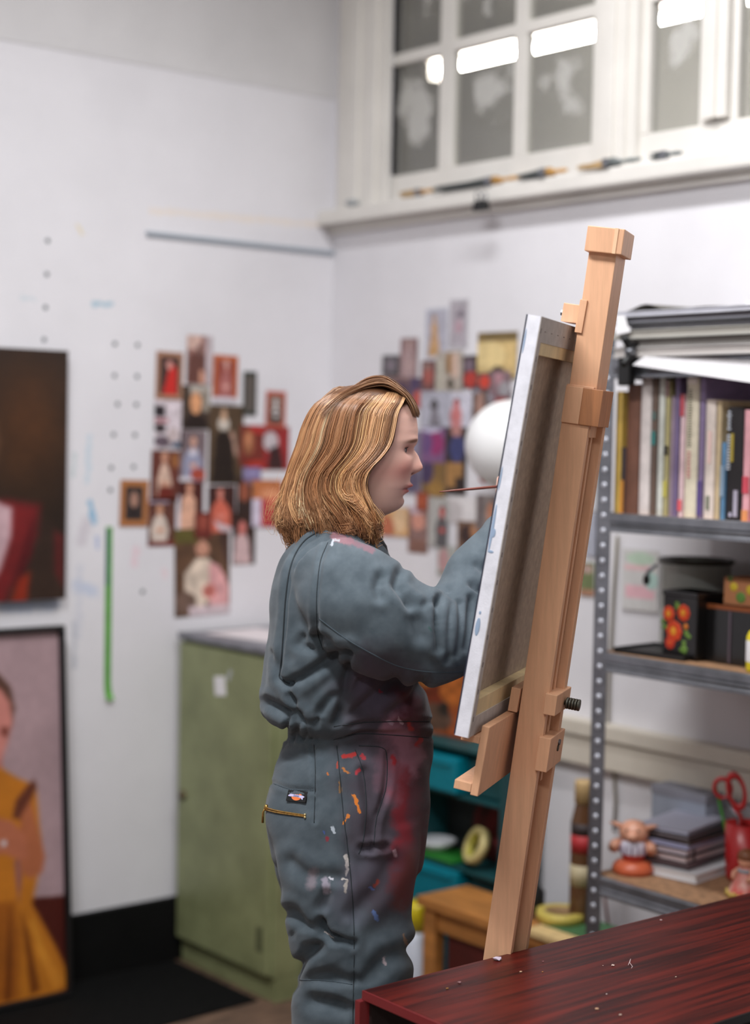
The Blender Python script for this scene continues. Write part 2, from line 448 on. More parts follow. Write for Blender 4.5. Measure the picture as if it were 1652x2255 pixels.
# ceiling fittings that carry the area lights
for fx, fy, sh in FIXTURES:
    t = thing('ceiling_fluorescent_fitting', 'white ceiling fluorescent fitting above the studio', 'light', (fx, fy, CEIL), 'studio ceiling fittings')
    boxo('housing', (fx-0.1, fy-0.8, CEIL-0.09), (fx+0.1, fy+0.8, CEIL), WHITETRIM, t, bev=0.01)
    for s in (-1, 1):
        bm = bmesh.new(); tube(bm, [(fx+s*0.05, fy-0.75, CEIL-0.115), (fx+s*0.05, fy+0.75, CEIL-0.115)], 0.019, 12); obj('tube', bm, mat_emit('studio_tube_%d' % (s+1), (255, 252, 246), 3.0) if 'studio_tube_%d' % (s+1) not in MATS else MATS['studio_tube_%d' % (s+1)], t, True)
# black floor mat along the left wall
bm = bmesh.new()
extrude_poly(bm, [(-4.0, -0.62, 0.0), (-0.575, -0.462, 0.0), (-0.575, -0.03, 0.0), (-4.0, -0.03, 0.0)], (0, 0, 0.005))
tag(obj('floor_mat', bm, mat('black_rubber', (9, 9, 9), 0.9, vary=0.4, vscale=30, bump=0.2, bscale=90, spec=0.15)), 'black sheet of matting laid along the foot of the left wall', 'mat')

# ================================================================ LEFT WALL THINGS
def paint_grid(nx, nz, bg, shapes, seed=0, noise_amt=0.12, frame=None, margin=None):
    """colour grid (nz rows top-down, nx columns) in 0..1 coordinates, y down"""
    yy, xx = np.meshgrid(np.linspace(0, 1, nz), np.linspace(0, 1, nx), indexing='ij')
    c = np.empty((nz, nx, 3)); c[:] = np.asarray(bg, float)
    for s in shapes:
        if s[0] == 'e': msk = ((xx-s[1])/s[3])**2+((yy-s[2])/s[4])**2 < 1
        elif s[0] == 'r': msk = (xx >= s[1]) & (xx <= s[3]) & (yy >= s[2]) & (yy <= s[4])
        else: msk = inpoly(xx, yy, s[1])
        c[msk] = np.asarray(s[-1], float)
    nzs = 0.6*vnoise(nz, nx, max(2, nx//7), seed)+0.4*vnoise(nz, nx, 2, seed+1)-0.5
    c *= (1+noise_amt*2*nzs)[..., None]
    if frame:
        fc, fw = frame; ar = 0.72
        msk = (xx < fw) | (xx > 1-fw) | (yy < fw*ar) | (yy > 1-fw*ar); c[msk] = fc
    if margin:
        mc, l, t_, r, b = margin
        msk = (xx < l) | (xx > 1-r) | (yy < t_) | (yy > 1-b); c[msk] = mc
    return lin(np.clip(c, 0, 255))
def sheet_mesh(name, O, eu, ev, n, th, cols, material, parent=None):
    """flat printed sheet: O top-left, eu along width, ev down the height, n towards the viewer, th thickness"""
    nz, nx = cols.shape[:2]
    O, eu, ev, n = [np.asarray(a, float) for a in (O, eu, ev, n)]
    u = np.linspace(0, 1, nx); v = np.linspace(0, 1, nz)
    P = O+n*th+u[None, :, None]*eu+v[:, None, None]*ev
    vs = P.reshape(-1, 3); cc = cols.reshape(-1, 3)
    idx = np.arange(nz*nx).reshape(nz, nx)
    f = np.stack([idx[:-1, :-1], idx[1:, :-1], idx[1:, 1:], idx[:-1, 1:]], -1).reshape(-1, 4)
    loop = np.concatenate([idx[0, :], idx[1:, -1], idx[-1, -2::-1], idx[-2:0:-1, 0]])
    back = vs[loop]-n*th; nb = len(vs); edge = np.tile(lin((206, 202, 200)), (len(loop), 1))
    L = len(loop); k = np.arange(L); k2 = (k+1) % L
    f2 = np.stack([loop[k], loop[k2], nb+k2, nb+k], -1)
    fs = np.concatenate([f, f2]).tolist()+[list(range(nb, nb+L))]
    return pydata(name, np.concatenate([vs, back]), fs, material, parent, cols=np.concatenate([cc, edge]))
def figure(dress, skin=(206, 150, 124), hair=(58, 36, 26), cx=.5, top=.16, hw=.11, body=.42, full=False, collar=None):
    """a simple half- or full-length painted figure"""
    s = [('e', cx, top+.10, hw*1.35, .13, hair), ('p', [(cx-body*.55, 1.02), (cx-body*.62, .62), (cx-body*.42, .42), (cx-.05, top+.2), (cx+.05, top+.2), (cx+body*.42, .42), (cx+body*.62, .62), (cx+body*.55, 1.02)], dress),
         ('e', cx, top+.11, hw, .105, skin), ('r', cx-.04, top+.18, cx+.04, top+.27, skin), ('e', cx+.02, .66, .16, .045, skin)]
    if collar: s.append(('e', cx, top+.32, .17, .05, collar))
    if full: s = [('e', cx, .2, hw*.8, .07, hair), ('p', [(cx-.3, 1.02), (cx-.16, .55), (cx-.14, .32), (cx, .26), (cx+.14, .32), (cx+.16, .55), (cx+.3, 1.02)], dress), ('e', cx, .21, hw*.6, .06, skin)]
    return s
CARD_I = [0]
def card(wall, rect, cols_args, label, group, origin, scale, name='postcard', tilt=None):
    x0, y0, x1, y1 = [origin[i % 2]+v/scale for i, v in enumerate(rect)]
    i = CARD_I[0]; CARD_I[0] += 1
    off = 0.0012+0.0007*(i % 9)
    f = (lambda a, b: ony(a, b, -off)) if wall == 'L' else (lambda a, b: onx(a, b, -off))
    c = f((x0+x1)/2, (y0+y1)/2)
    w = np.linalg.norm(f(x1, (y0+y1)/2)-f(x0, (y0+y1)/2)); h = abs(f((x0+x1)/2, y1)[2]-f((x0+x1)/2, y0)[2])
    a = math.radians(random.uniform(-1.2, 1.2) if tilt is None else tilt)
    eu0 = np.array([1., 0, 0]) if wall == 'L' else np.array([0, -1., 0])
    n = np.array([0, -1., 0]) if wall == 'L' else np.array([-1., 0, 0])
    z = np.array([0, 0, 1.])
    eu = (math.cos(a)*eu0+math.sin(a)*z)*w; ev = (-math.cos(a)*z+math.sin(a)*eu0)*h
    o = sheet_mesh(name, c-eu/2-ev/2, eu, ev, n, 0.0006, paint_grid(26, 34, seed=i*3+1, **cols_args), PRINT)
    return tag(o, label, 'postcard', group)
GL = 'portrait postcards pinned on the left wall'
LW = lambda rect, args, label: card('L', rect, args, label, GL, (230, 700), 3.2213)
W3 = (212, 206, 214)
LW((740, 620, 985, 1180), dict(bg=(84, 66, 48), shapes=[('e', .42, .24, .16, .10, (206, 196, 184)), ('p', [(.1, 1), (.2, .4), (.42, .3), (.66, .42), (.8, 1)], (38, 28, 22)), ('e', .42, .13, .09, .08, (196, 160, 132)), ('p', [(.7, .3), (.86, .62), (.78, .66), (.62, .36)], (176, 140, 124))]), 'tall dark olive card of a standing figure in black with a white ruff')
LW((330, 940, 540, 1300), dict(bg=(104, 54, 44), shapes=figure((210, 178, 160), cx=.45, top=.02, body=.4)+[('e', .8, .2, .16, .14, (150, 96, 56)), ('p', [(.3, .7), (.7, .7), (.8, 1), (.2, 1)], (110, 40, 30))]), 'russet card of a pale seated nude figure against brown drapery')
LW((355, 585, 555, 925), dict(bg=(214, 202, 208), shapes=[('r', 0, .1, .36, .36, (48, 40, 44)), ('r', 0, .38, .5, .46, (164, 110, 116)), ('e', .2, .58, .22, .1, (52, 42, 44)), ('e', .3, .86, .34, .12, (96, 82, 92)), ('e', .66, .72, .2, .16, (196, 180, 180)), ('e', .8, .93, .2, .06, (52, 84, 110))], noise_amt=.22), 'black and white collage card above the russet nude card')
LW((365, 240, 555, 580), dict(bg=(70, 48, 44), shapes=[('p', [(.24, 1), (.5, .3), (.62, .26), (.76, .34), (.78, 1)], (206, 46, 40)), ('e', .5, .28, .12, .09, (214, 150, 140))], frame=((164, 120, 96), .15)), 'card of a red robed figure in a brown border')
LW((550, 480, 745, 790), dict(bg=(70, 56, 46), shapes=[('r', .3, 0, 1, .2, (176, 168, 158)), ('r', .75, .1, 1, .6, (150, 140, 128)), ('p', [(0, 1), (.15, .72), (.5, .62), (.85, .72), (1, 1)], (40, 28, 24)), ('e', .5, .4, .2, .26, (224, 162, 118))]), 'card of a large peach coloured face over black clothes')
LW((585, 125, 765, 470), dict(bg=(150, 110, 102), shapes=[('r', 0, 0, .55, .3, (206, 172, 160)), ('p', [(0, 1), (.1, .4), (.5, .3), (.9, .45), (.95, 1)], (104, 66, 58)), ('e', .5, .3, .14, .12, (120, 90, 84)), ('p', [(.5, .7), (.7, .75), (.7, 1), (.5, 1)], (206, 150, 126)), ('r', .76, 0, 1, 1, (190, 176, 180))]), 'pinkish brown portrait card at the very top of its cluster')
LW((770, 265, 945, 600), dict(bg=(150, 74, 62), shapes=figure((176, 110, 106), (214, 160, 150), cx=.52, top=.06, body=.36), frame=((186, 98, 56), .16), margin=(W3, 0, 0, 0, .1)), 'orange framed portrait card with a white strip along its bottom')
LW((985, 380, 1080, 690), dict(bg=(74, 72, 66), shapes=[('r', .2, .1, .8, .9, (96, 88, 82))], frame=((52, 60, 52), .12)), 'narrow dark grey green card with no figure')
LW((1145, 520, 1285, 780), dict(bg=(132, 106, 92), shapes=figure((86, 72, 66), (214, 206, 204), (96, 70, 60), cx=.5, top=.2, body=.5, collar=(220, 214, 212)), frame=((190, 92, 74), .16)), 'small red bordered card of a white collared sitter beside the hair')
LW((1100, 770, 1310, 1080), dict(bg=(150, 44, 44), shapes=[('e', .36, .34, .26, .22, (196, 186, 190)), ('p', [(.3, 1), (.34, .5), (.66, .42), (.86, 1)], (62, 34, 34))]), 'bright red card with a pale grey head shape')
LW((960, 760, 1130, 1060), dict(bg=(120, 50, 40), shapes=[('r', .4, 0, 1, .2, (176, 52, 46)), ('e', .36, .42, .24, .3, (150, 96, 66)), ('e', .36, .36, .14, .16, (190, 126, 92)), ('r', .3, .84, 1, 1, (170, 52, 40))]), 'brown and red card of a long haired head')
LW((535, 800, 720, 1170), dict(bg=(120, 104, 108), shapes=figure((150, 152, 176), (218, 170, 152), (86, 66, 60), cx=.5, top=.1, body=.62, collar=(214, 210, 220))+[('e', .7, .84, .3, .12, (170, 76, 60)), ('r', 0, .88, .5, 1, (206, 200, 206))]), 'card of a sitter in a pale blue bodice')
LW((520, 1160, 700, 1500), dict(bg=(78, 34, 28), shapes=[('p', [(0, 1), (.2, .35), (.45, .2), (.7, .4), (.72, 1)], (222, 172, 146)), ('e', .46, .16, .13, .12, (216, 156, 130)), ('r', 0, .3, .1, 1, W3)]), 'dark crimson card of a peach coloured reclining nude')
LW((735, 1190, 930, 1520), dict(bg=(64, 34, 30), shapes=figure((204, 104, 84), (222, 140, 124), (52, 30, 26), cx=.45, top=.06, body=.62)+[('p', [(.2, .74), (.9, .92), (.9, 1.02), (.4, .96)], (206, 190, 196))]), 'dark card of a woman in a coral pink dress')
LW((940, 1130, 1070, 1380), dict(bg=(52, 38, 34), shapes=[('e', .4, .4, .28, .3, (150, 84, 62)), ('e', .7, .1, .3, .12, (130, 96, 100))]), 'small dark card of a brown face')
LW((1050, 1150, 1260, 1480), dict(bg=(190, 116, 72), shapes=[('r', 0, .42, 1, 1, (186, 48, 60)), ('e', .6, .3, .36, .12, (224, 150, 110)), ('r', 0, .4, .3, 1, (214, 204, 222))]), 'card with an orange upper half and a crimson lower half')
LW((640, 1380, 760, 1560), dict(bg=(110, 46, 38), shapes=[('e', .5, .4, .3, .3, (150, 74, 60))]), 'small plain dark red card wedged between the nude and the coral dress')
LW((985, 1060, 1110, 1150), dict(bg=(128, 118, 158), shapes=[('e', .5, .5, .4, .3, (150, 140, 180))]), 'tiny lilac blue card')
LW((910, 1380, 1070, 1750), dict(bg=(58, 40, 34), shapes=[('p', [(.05, 1), (.12, .5), (.4, .36), (.7, .5), (.8, 1)], (206, 176, 176)), ('e', .42, .3, .17, .14, (206, 120, 112))]), 'card of a pale pink gowned figure against near black')
LW((310, 1280, 505, 1620), dict(bg=(96, 56, 46), shapes=figure((212, 196, 184), (206, 150, 120), (52, 36, 32), cx=.42, top=.12, body=.5)+[('r', 0, 0, .75, .1, (164, 146, 160)), ('r', 0, .88, 1, 1, (116, 44, 38))]), 'brown card of a sitter in a white blouse above a red band')
LW((500, 1490, 890, 2110), dict(bg=(92, 66, 48), shapes=[('r', 0, 0, .4, .18, (92, 84, 40)), ('p', [(.16, .74), (.2, .5), (.42, .34), (.62, .34), (.72, .5), (.66, .8), (.4, .95)], (214, 196, 178)), ('p', [(.62, .4), (.8, .44), (1, .7), (.98, 1), (.6, 1)], (214, 158, 158)), ('e', .5, .24, .11, .09, (208, 152, 128)), ('e', .18, .84, .2, .12, (112, 88, 76)), ('r', .28, .9, 1, 1, (206, 188, 192)), ('e', .62, .72, .12, .08, (190, 110, 100)), ('p', [(.8, 0), (1, 0), (1, .5), (.9, .4)], (70, 48, 42))], noise_amt=.2), 'largest print of a lady in a white and pink gown, lowest of its cluster', )
LW((110, 1150, 310, 1480), dict(bg=(58, 48, 46), shapes=[('e', .5, .42, .14, .16, (176, 134, 116)), ('p', [(.25, .8), (.35, .6), (.65, .6), (.75, .8)], (44, 36, 36))], frame=((172, 112, 66), .2)), 'small print of a dark portrait in a wide gold frame, set apart from the cluster')

# big dark painting on a stretched canvas
p_tr = ony(150, 773, -0.036); p_br = ony(141, 1318, -0.036)
xr, zt, zb = p_tr[0], p_tr[2], p_br[2]; xl = xr-0.74
def px_paint(O, eu, ev, nx, nz, fn):
    u = np.linspace(0, 1, nx); v = np.linspace(0, 1, nz)
    P = np.asarray(O)+u[None, :, None]*np.asarray(eu)+v[:, None, None]*np.asarray(ev)
    q = proj(P); return lin(np.clip(fn(q[..., 0], q[..., 1]), 0, 255))
def layers(X, Y, base, items, seed=3, amt=.14):
    c = np.empty(X.shape+(3,)); c[:] = base if not callable(base) else 0
    if callable(base): c = base(X, Y)
    for it in items:
        poly, rgb = it[0], it[1]; soft = it[2] if len(it) > 2 else 3.0
        d = polydist(X, Y, poly+[poly[0]]); ins = inpoly(X, Y, poly)
        a = np.clip(np.where(ins, .5+d/(2*soft), .5-d/(2*soft)), 0, 1)[..., None]
        c = c*(1-a)+np.asarray(rgb, float)*a
    n = .6*vnoise(X.shape[0], X.shape[1], 14, seed)+.4*vnoise(X.shape[0], X.shape[1], 3, seed+1)-.5
    return c*(1+2*amt*n)[..., None]
def dark_base(X, Y):
    t_ = np.exp(-(((X-60)/110)**2+((Y-930)/170)**2))[..., None]
    return np.array([34, 25, 19.])*(1-t_)+np.array([74, 44, 22.])*t_
DK = [([(-400, 1140), (-100, 1060), (60, 1110), (150, 1190), (160, 1340), (-400, 1340)], (52, 36, 28), 14),
      ([(-236, 1240), (-150, 1140), (10, 1100), (88, 1112), (80, 1180), (40, 1260), (10, 1330), (-270, 1340)], (112, 28, 30), 10),
      ([(-130, 980), (-110, 900), (-66, 872), (-24, 900), (-8, 970), (-22, 1040), (-60, 1086), (-104, 1050)], (140, 100, 76), 16), ([(-92, 1050), (-40, 1050), (-30, 1120), (-104, 1120)], (124, 84, 66), 12),
      ([(-96, 1118), (-20, 1100), (26, 1118), (24, 1180), (2, 1250), (-40, 1330), (-108, 1332), (-70, 1220)], (190, 158, 164), 6),
      ([(52, 1190), (76, 1140), (70, 1220), (36, 1300), (28, 1290)], (84, 18, 22), 6), ([(120, 1170), (138, 1180), (138, 1290), (122, 1260)], (92, 28, 28), 8),
      ([(20, 1335), (40, 1275), (66, 1258), (58, 1330)], (138, 42, 22), 6)]
t = thing('canvas_painting', 'large dark brown oil painting with red drapery hung on the left wall', 'painting', (xl, -0.002, zb))
O = (xl, -0.036, zt); eu = (xr-xl, 0, 0); ev = (0, 0, zb-zt)
sheet_mesh('painted_canvas', (xl, -0.034, zt), eu, ev, (0, -1, 0), 0.003, px_paint(O, eu, ev, 110, 120, lambda X, Y: layers(X, Y, dark_base, DK)), OILPAINT, t)
boxo('stretcher', (xl+0.003, -0.0335, zb+0.003), (xr-0.003, -0.002, zt-0.003), mat('dark_canvas_edge', (40, 34, 28), 0.8), t)

# framed painting of a woman in a mustard dress, leaning on the wall
TR = ony(131, 1376, -0.036); BR = onz(162, 2166, 0.006); BR[1] = -0.105; BR[0] = TR[0]; BR[2] = 0.0065
e2 = (TR-BR); hh = np.linalg.norm(e2); e2 /= hh
e1 = np.array([1., 0, 0]); nn = np.cross(e1, e2); nn = nn if nn[1] < 0 else -nn
Wp = 0.86
t = thing('framed_painting', 'black framed painting of a woman in a mustard dress leaning against the left wall', 'painting', tuple(BR-e1*Wp/2))
def pf(u, v, d): return Vector(BR+e1*u+e2*v+nn*d)
fw = 0.013
PB = [([(-300, 2005), (185, 1968), (190, 2230), (-300, 2260)], (72, 26, 20), 3),
      ([(-64, 1570), (-56, 1504), (-22, 1474), (-5, 1482), (22, 1512), (32, 1560), (24, 1600), (10, 1640), (-56, 1650)], (84, 56, 46), 5),
      ([(-40, 1640), (0, 1640), (6, 1712), (-44, 1712)], (182, 112, 100), 5),
      ([(-52, 1570), (-44, 1524), (-16, 1508), (2, 1520), (22, 1548), (26, 1590), (14, 1640), (2, 1672), (-18, 1682), (-40, 1662), (-50, 1616)], (196, 126, 116), 6),
      ([(2, 1600), (18, 1602), (16, 1622), (2, 1620)], (120, 62, 52), 3),
      ([(-112, 1738), (-72, 1714), (-38, 1694), (0, 1690), (36, 1712), (78, 1730), (84, 1800), (92, 1880), (70, 1990), (120, 2080), (162, 2170), (90, 2200), (-100, 2232), (-196, 2240), (-146, 2094), (-102, 1994), (-124, 1890), (-116, 1800)], (184, 112, 34), 5),
      ([(60, 1728), (74, 1716), (80, 1732), (62, 1776), (44, 1806), (26, 1800), (34, 1762)], (96, 50, 36), 4),
      ([(44, 1800), (66, 1760), (84, 1830), (98, 1886), (92, 1920), (66, 1936), (46, 1920), (42, 1890)], (168, 98, 66), 5),
      ([(-60, 1796), (-8, 1800), (26, 1808), (54, 1838), (62, 1886), (44, 1896), (10, 1880), (-60, 1890)], (176, 104, 76), 5),
      ([(42, 1890), (48, 1930), (40, 1990), (34, 1940), (30, 1896)], (146, 92, 82), 3),
      ([(-60, 1990), (30, 1985), (44, 2060), (40, 2200), (-60, 2220)], (150, 84, 26), 8), ([(46, 2010), (60, 2050), (88, 2180), (66, 2190)], (118, 62, 20), 4),
      ([(20, 2000), (26, 2110), (24, 2200), (8, 2205), (14, 2100)], (110, 56, 18), 4), ([(80, 2060), (140, 2160), (120, 2180), (76, 2090)], (204, 130, 44), 4),
      ([(64, 2030), (72, 2020), (104, 2110), (96, 2120)], (206, 136, 46), 4), ([(2, 1852), (12, 1850), (12, 1862), (2, 1864)], (206, 204, 210), 2)]
O = pf(-Wp+fw, hh-fw, 0.012); eu = e1*(Wp-2*fw); ev = -e2*(hh-2*fw)
sheet_mesh('painted_canvas', O, eu, ev, nn, 0.003, px_paint(np.array(O), eu, ev, 130, 190, lambda X, Y: layers(X, Y, (164, 138, 142), PB, 9, .07)), OILPAINT, t)
M = Matrix(((e1[0], nn[0], e2[0], BR[0]), (e1[1], nn[1], e2[1], BR[1]), (e1[2], nn[2], e2[2], BR[2]), (0, 0, 0, 1)))
for nm, lo, hi in (('frame_rail', (-Wp, 0, hh-fw), (0, .034, hh)), ('frame_rail', (-Wp, 0, 0), (0, .034, fw)), ('frame_stile', (-fw, 0, fw), (0, .034, hh-fw)), ('frame_stile', (-Wp, 0, fw), (-Wp+fw, .034, hh-fw))):
    boxo(nm, lo, hi, BLK, t, M, 0.001)
boxo('backing', (-Wp+.004, 0.001, .004), (-.004, .011, hh-.004), mat('hardboard', (110, 84, 60), .8), t, M)

# green masking tape strip
p0 = ony(240, 1160, 0); p1 = ony(236, 1540, 0); hwid = 0.0105
tm = mat('green_tape', (84, 158, 48), 0.55, vary=0.08, vscale=30)
t = thing('tape_strip', 'long green masking tape strip stuck upright on the left wall', 'tape', (p1[0], 0, p1[2]))
bm = bmesh.new(); rows = []
for k in range(26):
    s = k/25; z = p0[2]*(1-s)+p1[2]*s; x = p0[0]*(1-s)+p1[0]*s
    cu = 0.0 if s < .93 else ((s-.93)/.07)**2*0.016
    tw = 0.003*max(0, s-.9)/.1
    rows.append([bm.verts.new(c) for c in ((x-hwid+tw, -0.0004-cu*.6, z), (x+hwid+tw, -0.0004-cu, z), (x+hwid+tw, -0.0016-cu, z), (x-hwid+tw, -0.0016-cu*.6, z))])
for a, b in zip(rows, rows[1:]):
    for k in range(4): bm.faces.new((a[k], a[(k+1) % 4], b[(k+1) % 4], b[k]))
bm.faces.new(rows[0]); bm.faces.new(rows[-1])
obj('tape', bm, tm, t)
x = p0[0]; z = p0[2]
boxo('blue_smear', (x-hwid, -0.0022, z-0.17), (x-hwid*.15, -0.0017, z-0.006), mat('blue_smear', (34, 88, 96), .5), t)

# green steel cupboard in the corner
GREEN = mat('sage_green_enamel', (138, 143, 104), 0.42, vary=0.10, vscale=7, bump=0.03, bscale=30, second=(122, 127, 90))
CY0, CY1, CH = -0.505, -0.026, 0.975
t = thing('steel_cupboard', 'sage green steel cupboard standing in the corner of the room', 'cupboard', (-0.3, -0.26, 0))
bm = bmesh.new(); box(bm, (-0.545, CY0, 0.0), (-0.024, CY1, 0.07)); box(bm, (-0.555, CY0, 0.07), (-0.024, CY1, CH), bev=0.004); obj('body', bm, GREEN, t)
door = boxo('door', (-0.572, CY0+0.006, 0.078), (-0.5555, CY1-0.006, CH-0.012), GREEN, t, bev=0.004)
bm = bmesh.new(); pk = onx(391, 1748, -0.575); lathe(bm, [(0, 0), (.016, 0), (.016, .003), (.008, .005), (.010, .010), (.008, .013), (0, .0135)], (-0.572, pk[1]-0.026, pk[2]), 18, Matrix.Rotation(-math.pi/2, 4, 'Y'))
obj('knob', bm, mat('dull_bronze', (96, 84, 62), .45, .7), door, True)
pl = onx(484, 1512, -0.5735)
boxo('label_card', (-0.5735, pl[1]-.027, pl[2]-.026), (-0.572, pl[1]+.027, pl[2]+.03), PAPER, door, Matrix.Translation(pl) @ Matrix.Rotation(math.radians(-7), 4, 'X') @ Matrix.Translation(-Vector(pl)))
pl2 = onx(505, 1487, -0.5735)
boxo('tape_scrap', (-0.5735, pl2[1]-.007, pl2[2]-.016), (-0.572, pl2[1]+.007, pl2[2]+.016), mat('clear_tape', (176, 178, 180), .5), door, Matrix.Translation(pl2) @ Matrix.Rotation(math.radians(24), 4, 'X') @ Matrix.Translation(-Vector(pl2)))
for k in range(4):
    boxo('vent_slot', (-0.5735, CY0+.03+k*.008, 0.14), (-0.572, CY0+.033+k*.008, 0.21), mat('vent_dark', (60, 62, 42), .6), door)
boxo('top_tray', (-0.575, CY0-.004, CH), (-0.022, CY1+.004, CH+.018), mat('grey_lid', (128, 128, 136), .5, .2, vary=.15, vscale=12), t, bev=0.003)
zt_ = CH+.018
SC = {'a': (222, 214, 216), 'b': (226, 196, 104), 'c': (206, 206, 222), 'd': (222, 170, 160)}
for k, (x0, y0, w_, d_, a, c_, lb) in enumerate([(-.50, -.22, .21, .30, 8, 'a', 'sheet of white paper lying flat on the green cupboard'), (-.33, -.40, .15, .21, -14, 'c', 'pale lilac paper sheet on the green cupboard'), (-.25, -.18, .10, .15, 20, 'd', 'pink paper slip on the green cupboard'), (-.16, -.34, .10, .24, 4, 'b', 'yellow paper slip on the green cupboard')]):
    z0 = zt_+0.0008*k
    tag(boxo('paper_sheet', (-w_/2, -d_/2, 0), (w_/2, d_/2, .0007), mat('paper_'+c_, SC[c_], .8), None, Matrix.Translation((x0+w_/2, y0, z0)) @ Matrix.Rotation(math.radians(a), 4, 'Z')), lb, 'paper', 'papers on the cupboard')
# red-brown chest next to it
RB = mat('red_brown_wood', (128, 58, 28), 0.5, vary=0.15, vscale=5, stretch=(2, 2, 12))
t = thing('wooden_chest', 'narrow red brown wooden cabinet beside the green cupboard', 'cabinet', (-.25, -.57, 0))
boxo('body', (-.455, -.632, .03), (-.024, -.52, .395), RB, t, bev=0.003)
boxo('lid', (-.465, -.638, .395), (-.024, -.513, .412), RB, t, bev=0.003)
boxo('plinth', (-.44, -.628, 0), (-.03, -.525, .03), RB, t)
for k in range(2):
    d = boxo('drawer', (-.463, -.626, .05+k*.17), (-.455, -.527, .21+k*.17), RB, t, bev=0.002)
    bm = bmesh.new(); ball(bm, (-.473, -.576, .13+k*.17), .010); obj('knob', bm, BRASS, d, True)

# ================================================================ RIGHT WALL THINGS
GR = 'portrait postcards pinned on the right wall'
RW = lambda rect, args, label: card('R', rect, args, label, GR, (820, 630), 3.4167)
RW((20, 1660, 270, 1880), dict(bg=(206, 160, 110), shapes=[('e', .3, .7, .3, .4, (186, 110, 80)), ('e', .75, .4, .2, .5, (224, 190, 150))]), 'tan and orange card level with the collar')
RW((60, 680, 290, 1000), dict(bg=(126, 98, 96), shapes=[('e', .7, .4, .25, .3, (90, 70, 88))]), 'mauve brown card half hidden by the top of the hair')
RW((75, 520, 205, 670), dict(bg=(92, 88, 92), shapes=[('e', .5, .5, .3, .3, (126, 116, 124))], frame=((66, 62, 64), .1)), 'small dark grey card at the edge of its cluster')
RW((210, 390, 340, 690), dict(bg=(146, 118, 118), shapes=figure((176, 150, 150), (196, 166, 160), (84, 66, 66), top=.02, body=.6)), 'dusty mauve portrait card next to the grey card')
RW((370, 560, 475, 790), dict(bg=(112, 78, 76), shapes=[('e', .5, .5, .36, .3, (164, 92, 84)), ('e', .4, .2, .2, .12, (150, 120, 112))]), 'dull red card under the tan standing figure')
RW((400, 165, 570, 545), dict(bg=(176, 174, 186), shapes=figure((196, 156, 116), (214, 170, 130), (92, 72, 56), cx=.4, full=True)+[('r', .2, .78, .55, .9, (186, 146, 96))], frame=((196, 198, 208), .08)), 'pale grey card of a tan standing figure, second highest of its cluster')
RW((580, 100, 720, 470), dict(bg=(170, 162, 170), shapes=[('e', .6, .3, .14, .08, (112, 104, 112)), ('e', .5, .55, .2, .14, (186, 156, 166)), ('r', .1, .08, .9, .12, (150, 144, 150))], frame=((186, 182, 188), .1)), 'lavender grey printed card, highest of its cluster')
RW((480, 490, 680, 790), dict(bg=(172, 162, 152), shapes=[('e', .5, .3, .12, .3, (150, 112, 66)), ('e', .72, .36, .16, .34, (206, 178, 162)), ('e', .55, .82, .12, .14, (72, 66, 50)), ('r', 0, .2, .3, 1, (186, 180, 166))]), 'buff card with two small standing figures')
RW((680, 520, 800, 770), dict(bg=(66, 54, 54), shapes=[('e', .5, .72, .42, .26, (176, 62, 54)), ('e', .4, .3, .3, .2, (116, 100, 112))]), 'black card with a red blob low down')
RW((790, 345, 1090, 700), dict(bg=(206, 178, 122), shapes=[('r', 0, 0, 1, .2, (120, 100, 62)), ('e', .3, .5, .4, .3, (222, 198, 142)), ('p', [(0, .85), (.2, .92), (.45, .72), (.65, .74), (.8, .95), (1, .9), (1, 1), (0, 1)], (74, 62, 54))]), 'broad golden cream print with dark hills along its foot')
RW((800, 650, 900, 790), dict(bg=(104, 80, 80), shapes=[('e', .45, .5, .4, .36, (204, 70, 54))]), 'little card with a vivid orange red spot')
RW((890, 640, 1040, 830), dict(bg=(128, 104, 110), shapes=[('e', .4, .3, .24, .26, (170, 128, 136)), ('e', .7, .7, .3, .3, (150, 146, 150))]), 'little dusky pink card beside the canvas edge')
RW((280, 690, 400, 920), dict(bg=(98, 84, 104), shapes=[('e', .55, .7, .3, .3, (186, 88, 76)), ('e', .3, .2, .3, .2, (80, 66, 96))]), 'purple and salmon card in front of the forehead')
RW((360, 790, 580, 1060), dict(bg=(176, 176, 188), shapes=[('e', .48, .4, .13, .18, (84, 80, 82)), ('p', [(.3, 1), (.4, .5), (.6, .5), (.75, 1)], (128, 124, 132))]), 'silvery card of a small dark haired figure')
RW((740, 760, 870, 1080), dict(bg=(104, 84, 76), shapes=[('e', .55, .5, .2, .4, (172, 134, 122)), ('r', .1, 0, .6, .15, (150, 150, 162))]), 'brown upright card left of the white globe')
RW((860, 780, 1050, 950), dict(bg=(120, 112, 116), shapes=[('e', .3, .2, .25, .3, (156, 152, 162)), ('e', .6, .6, .3, .35, (150, 62, 60))]), 'grey card with a wine red patch above the white globe')
RW((570, 800, 750, 1060), dict(bg=(204, 202, 214), shapes=figure((196, 128, 128), (206, 110, 110), (66, 54, 56), cx=.35, top=.2, body=.4)), 'white card of a pink dressed figure')
RW((220, 1090, 370, 1560), dict(bg=(122, 116, 134), shapes=[('e', .5, .3, .3, .2, (150, 144, 164)), ('e', .5, .8, .4, .2, (96, 88, 110))]), 'slate lilac card behind the nose')
RW((370, 1040, 550, 1330), dict(bg=(128, 92, 130), shapes=[('e', .4, .1, .4, .14, (196, 192, 214)), ('e', .6, .5, .34, .3, (150, 60, 110)), ('e', .25, .5, .2, .3, (110, 84, 130))]), 'magenta and violet card')
